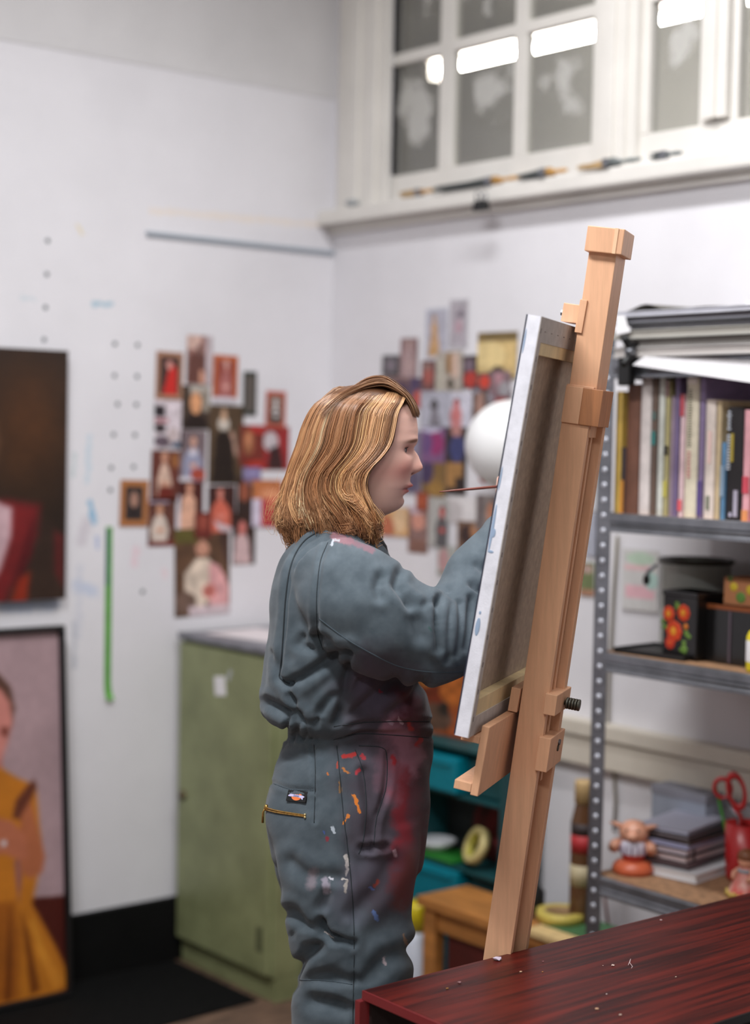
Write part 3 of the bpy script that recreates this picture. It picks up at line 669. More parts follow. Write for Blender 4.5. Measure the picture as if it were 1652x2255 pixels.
RW((545, 1060, 710, 1570), dict(bg=(56, 48, 48), shapes=[('e', .55, .32, .36, .2, (66, 70, 112)), ('r', .1, .52, .8, .9, (166, 124, 76)), ('e', .5, .06, .26, .08, (180, 130, 124)), ('r', .5, .74, 1, 1, (52, 44, 42))]), 'tall dark card with a navy jacket above an ochre block')
RW((370, 1330, 550, 1600), dict(bg=(128, 100, 62), shapes=[('e', .2, .2, .3, .4, (74, 62, 92)), ('e', .6, .7, .3, .2, (156, 120, 66))]), 'ochre card just above the brush handle')
RW((330, 1550, 420, 1690), dict(bg=(150, 76, 54), shapes=[('e', .5, .5, .3, .3, (176, 90, 62))]), 'tiny rust coloured card under the brush handle')
RW((420, 1590, 570, 1960), dict(bg=(176, 174, 170), shapes=figure((92, 90, 92), (196, 92, 86), (46, 38, 34), cx=.7, top=.18, body=.5)), 'pale card of a black haired figure with a red face')
RW((270, 1660, 420, 2010), dict(bg=(140, 110, 104), shapes=[('e', .5, .3, .34, .2, (206, 146, 128)), ('e', .4, .06, .4, .1, (206, 186, 196)), ('r', .1, .7, .9, 1, (132, 96, 84))]), 'brown and pink card in front of the chin')
RW((565, 1590, 800, 1790), dict(bg=(226, 222, 222), shapes=[('e', .2, .6, .3, .5, (196, 190, 190))], noise_amt=.05), 'nearly blank white card')
RW((640, 1770, 830, 2030), dict(bg=(122, 94, 76), shapes=[('e', .35, .4, .24, .3, (66, 50, 48)), ('e', .7, .3, .2, .2, (176, 126, 92)), ('e', .6, .75, .3, .2, (96, 66, 62))]), 'brown card of two dark heads')
RW((780, 1570, 930, 1840), dict(bg=(150, 140, 136), shapes=[('e', .75, .5, .2, .3, (214, 150, 120)), ('r', .1, 0, .35, 1, (112, 100, 100))]), 'grey and peach card against the canvas edge')
RW((490, 1950, 625, 2180), dict(bg=(176, 178, 172), shapes=[('e', .35, .5, .3, .4, (190, 150, 150)), ('r', 0, .85, 1, 1, (146, 146, 138))]), 'pale green grey card hanging lowest of its cluster')
GS = 'cards seen behind the shelf post'
def small_card(px, args, label):
    return card('R', px, args, label, GS, (0, 0), 1.0)
small_card((1277, 1238, 1309, 1312), dict(bg=(112, 122, 84), shapes=[('e', .5, .2, .4, .14, (176, 150, 140)), ('r', 0, .8, 1, 1, (166, 124, 100))]), 'small green landscape card between the easel mast and the shelf post')
small_card((1294, 1024, 1322, 1124), dict(bg=(206, 206, 210), shapes=[], noise_amt=.04), 'white paper strip on the wall beside the easel mast')
small_card((1290, 1130, 1318, 1225), dict(bg=(150, 152, 164), shapes=[('r', .3, 0, .5, 1, (190, 192, 204))], noise_amt=.1), 'silver grey paper strip on the wall behind the easel mast')
small_card((1370, 1210, 1450, 1345), dict(bg=(206, 204, 202), shapes=[('r', .05, .25, .8, .34, (222, 188, 190)), ('r', .1, .6, .9, .8, (228, 182, 190)), ('e', .5, .15, .4, .1, (186, 206, 186)), ('e', .8, .5, .2, .14, (176, 204, 196))], noise_amt=.03), 'faded pastel drawing pinned behind the black tins')

# white globe with a red tied tip
t = None
gc = onx(1124, 981, -0.128)
t = thing('balloon', 'round white balloon with a red tied tip in front of the postcards', 'balloon', tuple(gc-np.array([0, 0, .125])))
bm = bmesh.new()
tip_dir = Vector(onx(1056, 1068, -0.128)-gc).normalized()
q = tip_dir.to_track_quat('Z', 'Y').to_matrix().to_4x4()
prof = []
for k in range(33):
    a = math.pi*k/32; r = .1225*math.sin(a); z = -.1225*math.cos(a)
    if z > .07: r *= 1-.10*((z-.07)/.053)
    prof.append((max(r, 0) if 0 < k < 32 else 0, z))
lathe(bm, prof, gc, 40, q); obj('envelope', bm, mat('white_balloon', (240, 240, 240), .32, spec=.4), t, True)
bm = bmesh.new(); lathe(bm, [(0, .118), (.006, .119), (.005, .126), (.014, .142), (.012, .144), (0, .13)], gc, 16, q); obj('knot', bm, mat('red_knot', (214, 66, 60), .4), t, True)
bm = bmesh.new(); sx = float(gc[1]); tube(bm, [Vector(gc)+tip_dir*.126, (-.03, sx+.12, 1.47), (-.006, sx+.10, 1.60), (-.004, sx+.08, 1.72)], .0012, 6); obj('string', bm, PAPER, t)

# bulldog clip on the sill edge
pc = onx(1061, 452, -0.092); y, z = pc[1], pc[2]
t = thing('bulldog_clip', 'black bulldog clip gripping the window sill edge', 'clip', (-.09, y, z-.02))
bm = bmesh.new(); extrude_poly(bm, [(-.088, y-.028, z-.014), (-.088, y+.028, z-.014), (-.104, y+.026, z-.014), (-.104, y-.026, z-.014)], (0, 0, .004))
extrude_poly(bm, [(-.0855, y-.028, z-.014), (-.0855, y+.028, z-.014), (-.0855, y+.020, z+.012), (-.0855, y-.020, z+.012)], (-.018, 0, 0)); obj('jaw', bm, BLK, t)
for s in (-1, 1):
    bm = bmesh.new(); tube(bm, [(-.095+.006*s, y-.012, z+.010), (-.095+.012*s, y-.010, z+.030), (-.095+.014*s, y, z+.036), (-.095+.012*s, y+.010, z+.030), (-.095+.006*s, y+.012, z+.010)], .0022, 8); obj('handle', bm, STEEL, t, True)

# decorator's brushes lying on the sill
def sill_brush(pa, pm, pb, w, bristle, handle, label):
    """pa handle end, pm ferrule, pb bristle end: pixels on the sill"""
    X = -.052; a, b, c = [onx(*p, X) for p in (pa, pm, pb)]; z = 2.2905
    t = thing('paint_brush', label, 'brush', (X, float(b[1]), z), 'brushes on the window sill')
    ya, yb, yc = float(a[1]), float(b[1]), float(c[1]); s = 1 if yc > yb else -1
    zz = z+.012
    bm = bmesh.new(); tube(bm, [(X, ya, zz), (X, ya+(yb-ya)*.3, zz), (X, ya+(yb-ya)*.7, zz), (X, yb, zz)], [.006, .009, .007, w*.42], 12, flat=.7); obj('handle', bm, handle, t, True)
    bm = bmesh.new(); box(bm, (X-w*.5, min(yb, yb+s*.02), z), (X+w*.5, max(yb, yb+s*.02), z+.022), bev=.003); obj('ferrule', bm, STEEL, t)
    bm = bmesh.new()
    for k in range(40):
        x = X+random.uniform(-.46, .46)*w; zz0 = z+random.uniform(.002, .02)
        tube(bm, [(x, yb+s*.02, zz0), (x+random.uniform(-.006, .006), yc+random.uniform(-.01, .01), max(z+.0015, zz0*.4+z*.6+random.uniform(0, .012)))], [.0028, .0012], 5)
    obj('bristles', bm, bristle, t)
bk = mat('dark_bristle', (88, 92, 92), .8); bn = mat('tan_bristle', (190, 160, 116), .8); hw_ = mat('varnished_handle', (206, 158, 92), .4); hg = mat('grey_handle', (120, 126, 126), .5)
sill_brush((1150, 398), (1092, 402), (965, 404), .05, bk, hw_, 'broad brush with dark grey bristles and an orange handle on the sill')
sill_brush((1248, 378), (1212, 372), (1152, 382), .05, bk, hw_, 'short stubby brush with dark bristles on the sill')
sill_brush((1410, 345), (1352, 352), (1288, 360), .05, bn, hg, 'brush with tan bristles and a dark grey handle on the sill')
sill_brush((1500, 336), (1470, 340), (1440, 341), .02, bk, hg, 'thin dark brush farthest along the sill from the corner')
sill_brush((958, 408), (930, 415), (890, 424), .03, bn, hw_, 'thin tan brush nearest the corner on the sill')
pc = onx(776, 440, -.05)
bm = bmesh.new(); ball(bm, (-.05, pc[1], 2.2905+.011), (.02, .026, .011), seg=14, rings=8); tag(obj('eraser_lump', bm, mat('putty', (160, 164, 168), .8), None, True), 'small grey putty lump on the sill close to the corner', 'eraser')

# ================================================================ SHELF UNIT
SX = -.40; SYL = -1.561; SYR = -2.46; SD = .37
SZ = [float(onx(1362, 1131, SX)[2]), float(onx(1340, 1439, SX)[2]), .571, 1.775, .12]
shelf = thing('shelf_unit', 'bolted grey metal shelf unit with brown boards along the right wall', 'shelf', (-.2, -2.0, 0))
def angle_post(x, y, sx, sy):
    bm = bmesh.new(); w, th = .042, .0025
    box(bm, (x-th*(sx > 0) if sx > 0 else x, y-w/2, 0), (x if sx > 0 else x+th, y+w/2, 1.84))
    yy = y+sy*w/2
    box(bm, (min(x, x-sx*w), yy-th/2, 0), (max(x, x-sx*w), yy+th/2, 1.84))
    return obj('post', bm, STEEL, shelf)
pf_ = angle_post(SX, SYL, -1, 1)
angle_post(SX, SYR, -1, -1)
RIV = mat('bright_hole', (214, 216, 226), .3, .3)
rm = None
for k in range(47):
    z = .10+.0352*k+.012
    if z > 1.8: break
    if rm is None:
        bm = bmesh.new(); lathe(bm, [(0, .0022), (.0062, .0022), (.0066, .0), (.0066, -.001)], (0, 0, 0), 12, Matrix.Rotation(-math.pi/2, 4, 'Y')); o = obj('bolt_hole', bm, RIV, pf_, True); rm = o.data
    else:
        o = bpy.data.objects.new('bolt_hole', rm); COL.objects.link(o); o.parent = pf_
    o.location = (SX, SYL, z)
for z in SZ:
    boxo('shelf_board', (SX+.012, SYR-.02, z-.012), (-.028, SYL+.018, z), CHIP, shelf, bev=.001)
    bm = bmesh.new()
    prof = [(SX, z+.001), (SX-.004, z-.002), (SX-.004, z-.018), (SX, z-.021), (SX-.003, z-.026), (SX, z-.031), (SX-.004, z-.036), (SX-.004, z-.043), (SX+.016, z-.044), (SX+.016, z-.0125), (SX+.010, z-.0125), (SX+.010, z+.001)]
    extrude_poly(bm, [(a, SYR, b) for a, b in prof], (0, SYL-.021-SYR, 0)); obj('shelf_beam', bm, STEEL, shelf)
    bm = bmesh.new(); box(bm, (SX+.005, SYL+.016, z-.043), (-.035, SYL+.019, z)); obj('side_brace', bm, STEEL, shelf)

# books: spine flush near the shelf front
def book(x0, x1, ytop, ybase, rgb, label, z=None, Xs=-.372, depth=.22, pages=(226, 218, 200), bands=(), marks=(), group='books standing on the upper shelf', rough=.55):
    z = SZ[0] if z is None else z
    ya = float(onx(x0, ybase, Xs)[1]); yb = float(onx(x1, ybase, Xs)[1]); h = float(onx((x0+x1)/2, ytop, Xs)[2])-z
    hi, lo = max(ya, yb)-.0006, min(ya, yb)+.0006
    t = thing('book', label, 'book', (Xs+depth/2, (hi+lo)/2, z), group)
    m_ = mat('cover_%d_%d_%d' % tuple(rgb), rgb, rough, vary=.10, vscale=20)
    bm = bmesh.new(); th = min(.003, (hi-lo)*.2)
    n = 7; prof = []
    for k in range(n):
        a = math.pi*k/(n-1); prof.append((Xs-.0035*math.sin(a), lo+(hi-lo)*k/(n-1)))
    outer = prof+[(Xs+depth, hi), (Xs+depth, hi-th), (Xs+.004, hi-th), (Xs+.004, lo+th), (Xs+depth, lo+th), (Xs+depth, lo)]
    extrude_poly(bm, [(a, b, z) for a, b in outer], (0, 0, h)); cov = obj('cover', bm, m_, t)
    boxo('pages', (Xs+.0045, lo+th, z+.003), (Xs+depth-.004, hi-th, z+h-.003), mat('pages_%d' % pages[0], pages, .85, vary=.05, vscale=90), t)
    for (f0, f1, c_) in bands:      # printed bands on the spine, as fractions of the height from the top
        w0, w1 = lo+(hi-lo)*.10, hi-(hi-lo)*.10
        boxo('spine_print', (Xs-.0047, w0, z+h*(1-f1)), (Xs-.003, w1, z+h*(1-f0)), mat('print_%d_%d_%d' % tuple(c_), c_, .5), cov)
    for (f0, f1, u, c_, nch) in marks:  # rows of small lettering
        for k in range(nch):
            zc = z+h*(1-f0-(f1-f0)*(k+.5)/nch); hh_ = h*(f1-f0)/nch*(.52 if nch > 1 else .9); yc = lo+(hi-lo)*u
            ww = min((hi-lo)*.2, .0045)*random.uniform(.7, 1.2)
            boxo('letter_mark', (Xs-.0052, yc-ww, zc-hh_/2), (Xs-.003, yc+ww, zc+hh_/2), mat('ink_%d_%d_%d' % tuple(c_), c_, .5), cov)
    return t
YB = 1100
book(1352, 1366, 862, YB, (206, 170, 84), 'thin mustard yellow book right behind the shelf post')
book(1367, 1376, 985, YB, (60, 50, 54), 'short black booklet between the mustard book and the thick brown book', bands=[(.5, 1, (206, 140, 60))])
book(1377, 1405, 846, YB, (112, 74, 58), 'thick dark brown leather bound book')
book(1407, 1430, 822, YB, (222, 212, 208), 'thick plain cream white book')
book(1432, 1444, 826, YB, (104, 84, 72), 'slim dark brown book with a teal band', bands=[(.4, .5, (52, 120, 116)), (.26, .32, (90, 110, 104))])
book(1446, 1459, 830, YB, (206, 208, 200), 'slim pale grey green book')
book(1461, 1471, 838, YB, (178, 168, 118), 'slim olive yellow book', bands=[(0, .12, (150, 120, 116)), (.48, .55, (46, 40, 30)), (.74, .86, (196, 186, 84))])
book(1474, 1481, 872, YB, (166, 146, 162), 'slim dusty lilac book shorter than the violet one')
book(1482, 1491, 826, YB, (126, 110, 148), 'slim deep violet book in the row')
book(1494, 1505, 868, YB, (226, 196, 200), 'slim pale pink book with red patches', bands=[(0, .18, (186, 78, 88)), (.86, .95, (224, 96, 104))])
book(1507, 1534, 832, YB, (224, 214, 190), 'thick cream book with a column of grey lettering', bands=[(.0, .045, (238, 226, 216))], marks=[(.08, .5, .62, (128, 124, 104), 22), (.52, .72, .62, (196, 110, 118), 8)])
book(1536, 1548, 822, YB, (136, 118, 154), 'slim purple grey book', bands=[(.74, .98, (92, 74, 134))])
book(1550, 1572, 880, YB, (230, 216, 206), 'thick off white book with a grey strip near its foot', bands=[], marks=[(.8, .93, .5, (126, 128, 112), 1), (.25, .55, .45, (238, 204, 196), 1)])
book(1574, 1585, 882, YB, (206, 184, 146), 'slim sand coloured book')
book(1587, 1597, 974, YB, (96, 142, 180), 'short slim sky blue book', bands=[(.3, .7, (140, 164, 186))])
book(1599, 1633, 896, YB, (34, 30, 32), 'thick black book with white lettering and a yellow stripe', marks=[(.03, .21, .85, (206, 212, 222), 6), (.24, .56, .85, (206, 212, 222), 12), (.22, .5, .62, (176, 156, 58), 1), (.72, .98, .30, (176, 170, 186), 1), (.93, .97, .62, (190, 184, 204), 1)])
book(1635, 1652, 902, YB, (240, 176, 184), 'pink book with red and orange blotches', bands=[(.6, .75, (220, 84, 100)), (.9, 1., (226, 150, 96))])
book(1654, 1680, 905, YB, (206, 70, 66), 'red book standing past the pink one')
# mauve box behind the sand coloured books
tm_ = thing('box_file', 'mauve brown box file standing behind the shorter books', 'box', (-.1, -1.85, SZ[0]), None)
ya = float(onx(1562, 900, -.14)[1]); zt2 = float(onx(1600, 822, -.14)[2])
boxo('case', (-.14, ya-.30, SZ[0]), (-.04, ya, zt2), mat('mauve_board', (112, 76, 82), .7, vary=.1), tm_, bev=.002)
bm = bmesh.new(); pc = onx(1627, 886, -.141); lathe(bm, [(0, 0), (.015, 0), (.015, .002), (0, .002)], (-.1405, pc[1], pc[2]), 20, Matrix.Rotation(-math.pi/2, 4, 'Y')); obj('finger_hole', bm, BLK, tm_)

# white board drooping over the book tops
bm = bmesh.new(); ws = []
bl, br_, tl, tr_ = [Vector(onx(*p)) for p in ((1393, 804, SX-.060), (1720, 853, SX-.060), (1441, 777, SX-.008), (1720, 797, SX-.008))]
for i in range(9):
    s = i/8; ws.append([bm.verts.new(bl.lerp(tl, s)+Vector((0, 0, .004*math.sin(math.pi*s)))), bm.verts.new(br_.lerp(tr_, s)+Vector((0, 0, .004*math.sin(math.pi*s))))])
for a, b in zip(ws, ws[1:]): bm.faces.new((a[0], a[1], b[1], b[0]))
bmesh.ops.solidify(bm, geom=list(bm.faces), thickness=.0025)
tag(obj('white_board', bm, mat('white_card_board', (240, 238, 240), .6)), 'bent white card hanging over the front of the top shelf', 'board')
# pads and portfolios piled on the top shelf
def pad(y0, y1, x0, x1, z0, z1, rgb, label, tilt=0, yaw=0, edge=None):
    t = thing('drawing_pad', label, 'pad', ((x0+x1)/2, (y0+y1)/2, z0), 'pads piled on the top shelf')
    Mx = Matrix.Translation(((x0+x1)/2, y0, z0)) @ Matrix.Rotation(math.radians(yaw), 4, 'Z') @ Matrix.Rotation(math.radians(tilt), 4, 'X') @ Matrix.Translation((-(x0+x1)/2, -y0, -z0))
    e = edge or tuple(min(255, c+30) for c in rgb)
    boxo('cover_board', (x0, y1, z0), (x1, y0, z0+.0035), mat('pad_%d_%d_%d' % rgb, rgb, .6, vary=.08), t, Mx)
    boxo('sheets', (x0+.004, y1+.004, z0+.0035), (x1-.004, y0-.004, z1-.0025), mat('padedge_%d_%d_%d' % e, e, .85, vary=.08, vscale=5, stretch=(1, 1, 200)), t, Mx)
    boxo('front_cover', (x0, y1, z1-.0025), (x1, y0, z1), mat('pad_%d_%d_%d' % rgb, rgb, .6, vary=.08), t, Mx)
yl = float(onx(1362, 760, -.42)[1])
zz = 1.7765
for k, (h_, rgb, e, dx, dy, lb) in enumerate([(.022, (176, 172, 170), (190, 184, 180), .0, .01, 'thick pale grey pad at the bottom of the pile on the top shelf'), (.018, (142, 138, 134), (168, 164, 160), .01, -.01, 'warm grey pad second from the bottom of the pile'),
        (.020, (160, 158, 152), (176, 172, 164), -.005, .015, 'stone grey pad in the middle of the pile'), (.012, (150, 150, 156), (206, 206, 216), .02, -.02, 'slim pad with bright page edges in the pile'),
        (.016, (92, 92, 96), (150, 150, 158), .0, .02, 'dark charcoal portfolio near the top of the pile'), (.012, (190, 190, 198), (214, 214, 222), -.01, .02, 'pale silver portfolio topmost of the pile')]):
    pad(yl+dy, -2.42, -.43+dx, -.06+dx, zz, zz+h_, rgb, lb, 0, 0, e); zz += h_+.0004
# curled sheet on top
bm = bmesh.new(); rows = []
for i in range(30):
    s = i/29; y = yl+.0-s*.33; z = zz+.002+.016*math.exp(-((s-.18)/.12)**2)+.004*math.exp(-((s-.7)/.2)**2)
    rows.append([bm.verts.new((-.40, y, z)), bm.verts.new((-.12, y-.01, z+.004))])
for a, b in zip(rows, rows[1:]): bm.faces.new((a[0], a[1], b[1], b[0]))
bmesh.ops.solidify(bm, geom=list(bm.faces), thickness=.0015)
tag(obj('paper_sheet', bm, mat('grey_sugar_paper', (128, 124, 116), .8), None, True), 'curled grey sheet lying over the pile on the top shelf', 'paper')
bm = bmesh.new(); box(bm, (-.41, -2.42, zz+.0006), (-.1, yl-.35, zz+.010)); tag(obj('paper_stack', bm, PAPER), 'thin white paper stack at the far end of the pile', 'paper')
# small white folded card between pads and mast
pc = onx(1371, 716, -.445); bm = bmesh.new(); extrude_poly(bm, [(-.445, pc[1]+.02, pc[2]-.022), (-.445, pc[1]-.022, pc[2]-.016), (-.445, pc[1]-.012, pc[2]+.0), (-.445, pc[1]-.004, pc[2]+.022), (-.445, pc[1]+.02, pc[2]+.024)], (.004, 0, 0))
tag(obj('torn_paper', bm, PAPER), 'torn white paper corner sticking out of the pad pile', 'paper')
# spring clamp
pc = onx(1408, 776, SX-.01); y, z = pc[1], pc[2]
t = thing('spring_clamp', 'black spring clamp biting the front edge of the top shelf', 'clamp', (SX-.01, y, z-.03))
for s in (-1, 1):
    bm = bmesh.new(); tube(bm, [(SX+.01, y+.012, z-.012*s-.004), (SX-.02, y+.004, z-.014*s), (SX-.045, y-.004, z-.010*s), (SX-.075, y-.012, z-.03*s)], [.006, .010, .010, .008], 10); obj('jaw', bm, BLK, t, True)
bm = bmesh.new(); ball(bm, (SX-.045, y-.004, z), (.013, .013, .013)); obj('spring', bm, STEEL, t, True)
bm = bmesh.new(); box(bm, (SX-.026, y+.014, z-.075), (SX-.004, y+.05, z-.012), bev=.004)
tag(obj('corner_bracket', bm, BLK), 'black corner bracket bolted to the top of the shelf post', 'bracket')

# ---- second shelf: tins
z2 = SZ[1]
t = thing('tray', 'thin black lacquer tray under the flowered tin', 'tray', (-.27, -1.66, z2))
Mt = Matrix.Translation((-.286, -1.672, z2+.0005)) @ Matrix.Rotation(math.radians(4), 4, 'Z')
bm = bmesh.new(); box(bm, (-.08, -.10, 0), (.08, .10, .006), Mt, .002); obj('base', bm, BLK, t)
bm = bmesh.new(); [box(bm, lo, hi, Mt) for lo, hi in (((-.08, -.10, .006), (.08, -.096, .012)), ((-.08, .096, .006), (.08, .10, .012)), ((-.08, -.096, .006), (-.076, .096, .012)), ((.076, -.096, .006), (.08, .096, .012)))]; obj('rim', bm, BLK, t)
# flowered tin: the face towards the room end carries painted flowers
ctr = onx(1447, 1436, -.33); tw = .085
Mt2 = Matrix.Translation((-.292, float(ctr[1])-.062, z2+.0065)) @ Matrix.Rotation(math.radians(-4), 4, 'Z')
t = thing('flower_tin', 'tall black tin painted with orange flowers on a tray', 'tin', tuple(Mt2.translation))
tinm = mat('black_enamel', (17, 16, 17), .3, coat=.3)
TH = .148
bm = bmesh.new(); box(bm, (-tw/2, -tw/2-.02, 0), (tw/2, tw/2, TH), Mt2, .003); obj('body', bm, tinm, t)
bm = bmesh.new(); box(bm, (-tw/2-.002, -tw/2-.022, TH-.012), (tw/2+.002, tw/2+.002, TH), Mt2, .002); obj('lid', bm, tinm, t)
def petal_flower(cy, cz, r, c1, c2):
    pm = mat('petal_%d_%d_%d' % c1, c1, .5); cm = mat('petal_%d_%d_%d' % c2, c2, .5)
    bm = bmesh.new()
    for k in range(8):
        a = 2*math.pi*k/8; ball(bm, Mt2 @ Vector((-tw/2-.0006, cy+math.cos(a)*r*.62, cz+math.sin(a)*r*.62)), (.0012, r*.42, r*.42), seg=10, rings=6)
    f = obj('flower', bm, pm, t, True)
    bm = bmesh.new(); ball(bm, Mt2 @ Vector((-tw/2-.001, cy, cz)), (.0016, r*.45, r*.45), seg=12, rings=6); obj('flower_centre', bm, cm, f, True)
OR, YE = (206, 66, 26), (220, 150, 40)
petal_flower(.024, .094, .018, OR, YE); petal_flower(-.022, .100, .019, OR, YE); petal_flower(.006, .056, .024, OR, YE); petal_flower(.018, .028, .015, (186, 48, 26), (196, 80, 30)); petal_flower(-.03, .070, .007, (206, 110, 40), YE)
for cy, cz in ((-.026, .026), (-.034, .052), (.036, .07), (0, .115), (-.024, .012)):
    bm = bmesh.new()
    for k in range(4): ball(bm, Mt2 @ Vector((-tw/2-.0006, cy+random.uniform(-.008, .008), cz+random.uniform(-.008, .008))), (.001, .007, .005), seg=8, rings=5)
    obj('leaf', bm, mat('leaf_green', (98, 130, 52), .5), t, True)
# black box with a copper rim
y0 = float(onx(1536, 1440, -.30)[1]); y1 = float(onx(1648, 1440, -.30)[1])
t = thing('black_box', 'plain black metal box with a copper coloured rim beside the flowered tin', 'box', (-.24, (y0+y1)/2, z2))
h_ = float(onx(1600, 1340, -.31)[2])-z2
Mb = Matrix.Translation((-.305, (y0+y1)/2-.02, z2)) @ Matrix.Rotation(math.radians(0), 4, 'Z')
boxo('body', (-.305, y1-.05, z2+.0005), (-.20, y0-.004, z2+h_), tinm, t, None, .003)
bm = bmesh.new(); [box(bm, lo, hi) for lo, hi in (((-.307, y1-.052, z2+h_-.004), (-.300, y0-.002, z2+h_+.006)), ((-.205, y1-.052, z2+h_-.004), (-.198, y0-.002, z2+h_+.006)), ((-.300, y0-.009, z2+h_-.004), (-.205, y0-.002, z2+h_+.006)))]; obj('rim', bm, mat('copper_rim', (150, 84, 48), .4, .5), t)
ye = float(onx(1606, 1400, -.308)[1]); boxo('edge_seam', (-.3072, ye-.003, z2+.004), (-.3048, ye+.003, z2+h_-.006), mat('seam_mauve', (92, 80, 90), .4), t)
# big grey pot behind
pc = onx(1532, 1300, -.112); zc = z2
rt_ = float(onx(1500, 1232, -.112)[2])-z2
t = thing('cooking_pot', 'grey enamel pot with a dark rim behind the black tins', 'pot', (-.112, float(pc[1])-.0, z2))
bm = bmesh.new(); R_ = .084; lathe(bm, [(0, 0), (R_*.94, 0), (R_, .01), (R_, rt_-.012), (R_+.004, rt_), (R_-.003, rt_), (R_-.003, .006), (0, .006)], (-.112, pc[1], z2+.0005), 40); obj('body', bm, mat('grey_enamel', (178, 182, 176), .35, vary=.08), t, True)
bm = bmesh.new(); torus(bm, R_+.002, .006, Matrix.Translation((-.112, pc[1], z2+rt_)), 40, 10); obj('rim', bm, mat('dark_rim', (44, 38, 28), .4), t, True)
bm = bmesh.new(); tube(bm, [(-.17, pc[1]+R_*.86, z2+rt_-.012), (-.185, pc[1]+R_*1.05, z2+rt_-.03), (-.185, pc[1]+R_*1.10, z2+rt_-.05)], [.004, .005, .004], 8); obj('handle', bm, STEEL, t, True)
bm = bmesh.new(); ball(bm, (-.185, pc[1]+R_*1.10, z2+rt_-.05), (.010, .008, .014)); obj('knob', bm, BLK, t, True)
# carton, purple box and tube at the far end
yc = float(onx(1612, 1335, -.26)[1]); zc0 = z2+h_+.007
t = thing('printed_carton', 'brown carton with yellow and green spots standing on the black box', 'carton', (-.25, yc-.05, zc0))
hc = float(onx(1630, 1272, -.28)[2])-zc0
boxo('body', (-.29, yc-.10, zc0), (-.21, yc, zc0+hc), mat('kraft_brown', (164, 108, 70), .75, vary=.08), t, None, .002)
for (dy, fz, r, c_) in ((-.028, .66, .011, (190, 164, 40)), (-.048, .3, .014, (86, 124, 52)), (-.018, .95, .008, (84, 104, 46)), (-.075, .6, .013, (190, 164, 40))):
    bm = bmesh.new(); ball(bm, (-.2905, yc+dy, zc0+hc*fz), (.001, r, r*.9), seg=14, rings=6); obj('printed_spot', bm, mat('spot_%d' % c_[0], c_, .6), t, True)
t2z = z2+.0
yy_ = float(onx(1612, 1230, -.20)[1])
t = thing('storage_jar', 'pale blue grey jar with a dark purple lid behind the carton', 'jar', (-.12, yy_-.075, z2))
zj = float(onx(1640, 1238, -.12)[2])-z2
bm = bmesh.new(); lathe(bm, [(0, 0), (.06, 0), (.064, .01), (.064, zj-.02), (.055, zj), (0, zj)], (-.11, yy_-.085, z2+.0005), 30); obj('body', bm, mat('blue_grey_glaze', (128, 146, 162), .3), t, True)
bm = bmesh.new(); lathe(bm, [(0, zj+.022), (.06, zj+.022), (.062, zj+.016), (.062, zj-.004), (0, zj-.004)], (-.11, yy_-.085, z2+.0005), 30); obj('lid', bm, mat('dark_purple', (44, 26, 32), .4), t, True)
pc = onx(1668, 1455, -.345)
t = thing('paint_bottle', 'yellow and white squeeze bottle at the shelf front', 'bottle', (-.345, float(pc[1]), z2))
bm = bmesh.new(); lathe(bm, [(0, 0), (.022, 0), (.024, .006), (.024, .075), (.018, .088), (.008, .094), (.008, .10), (0, .10)], (-.345, pc[1], z2+.0005), 26); obj('body', bm, mat('yellow_plastic', (222, 204, 40), .4), t, True)
bm = bmesh.new(); lathe(bm, [(.0243, .022), (.0246, .024), (.0246, .066), (.0243, .068)], (-.345, pc[1], z2+.0005), 26); obj('label', bm, PAPER, t, True)
bm = bmesh.new(); lathe(bm, [(0, .13), (.004, .13), (.008, .10), (0, .10)], (-.345, pc[1], z2+.0005), 20); obj('cap', bm, mat('yellow_plastic', (222, 204, 40), .4), t, True)

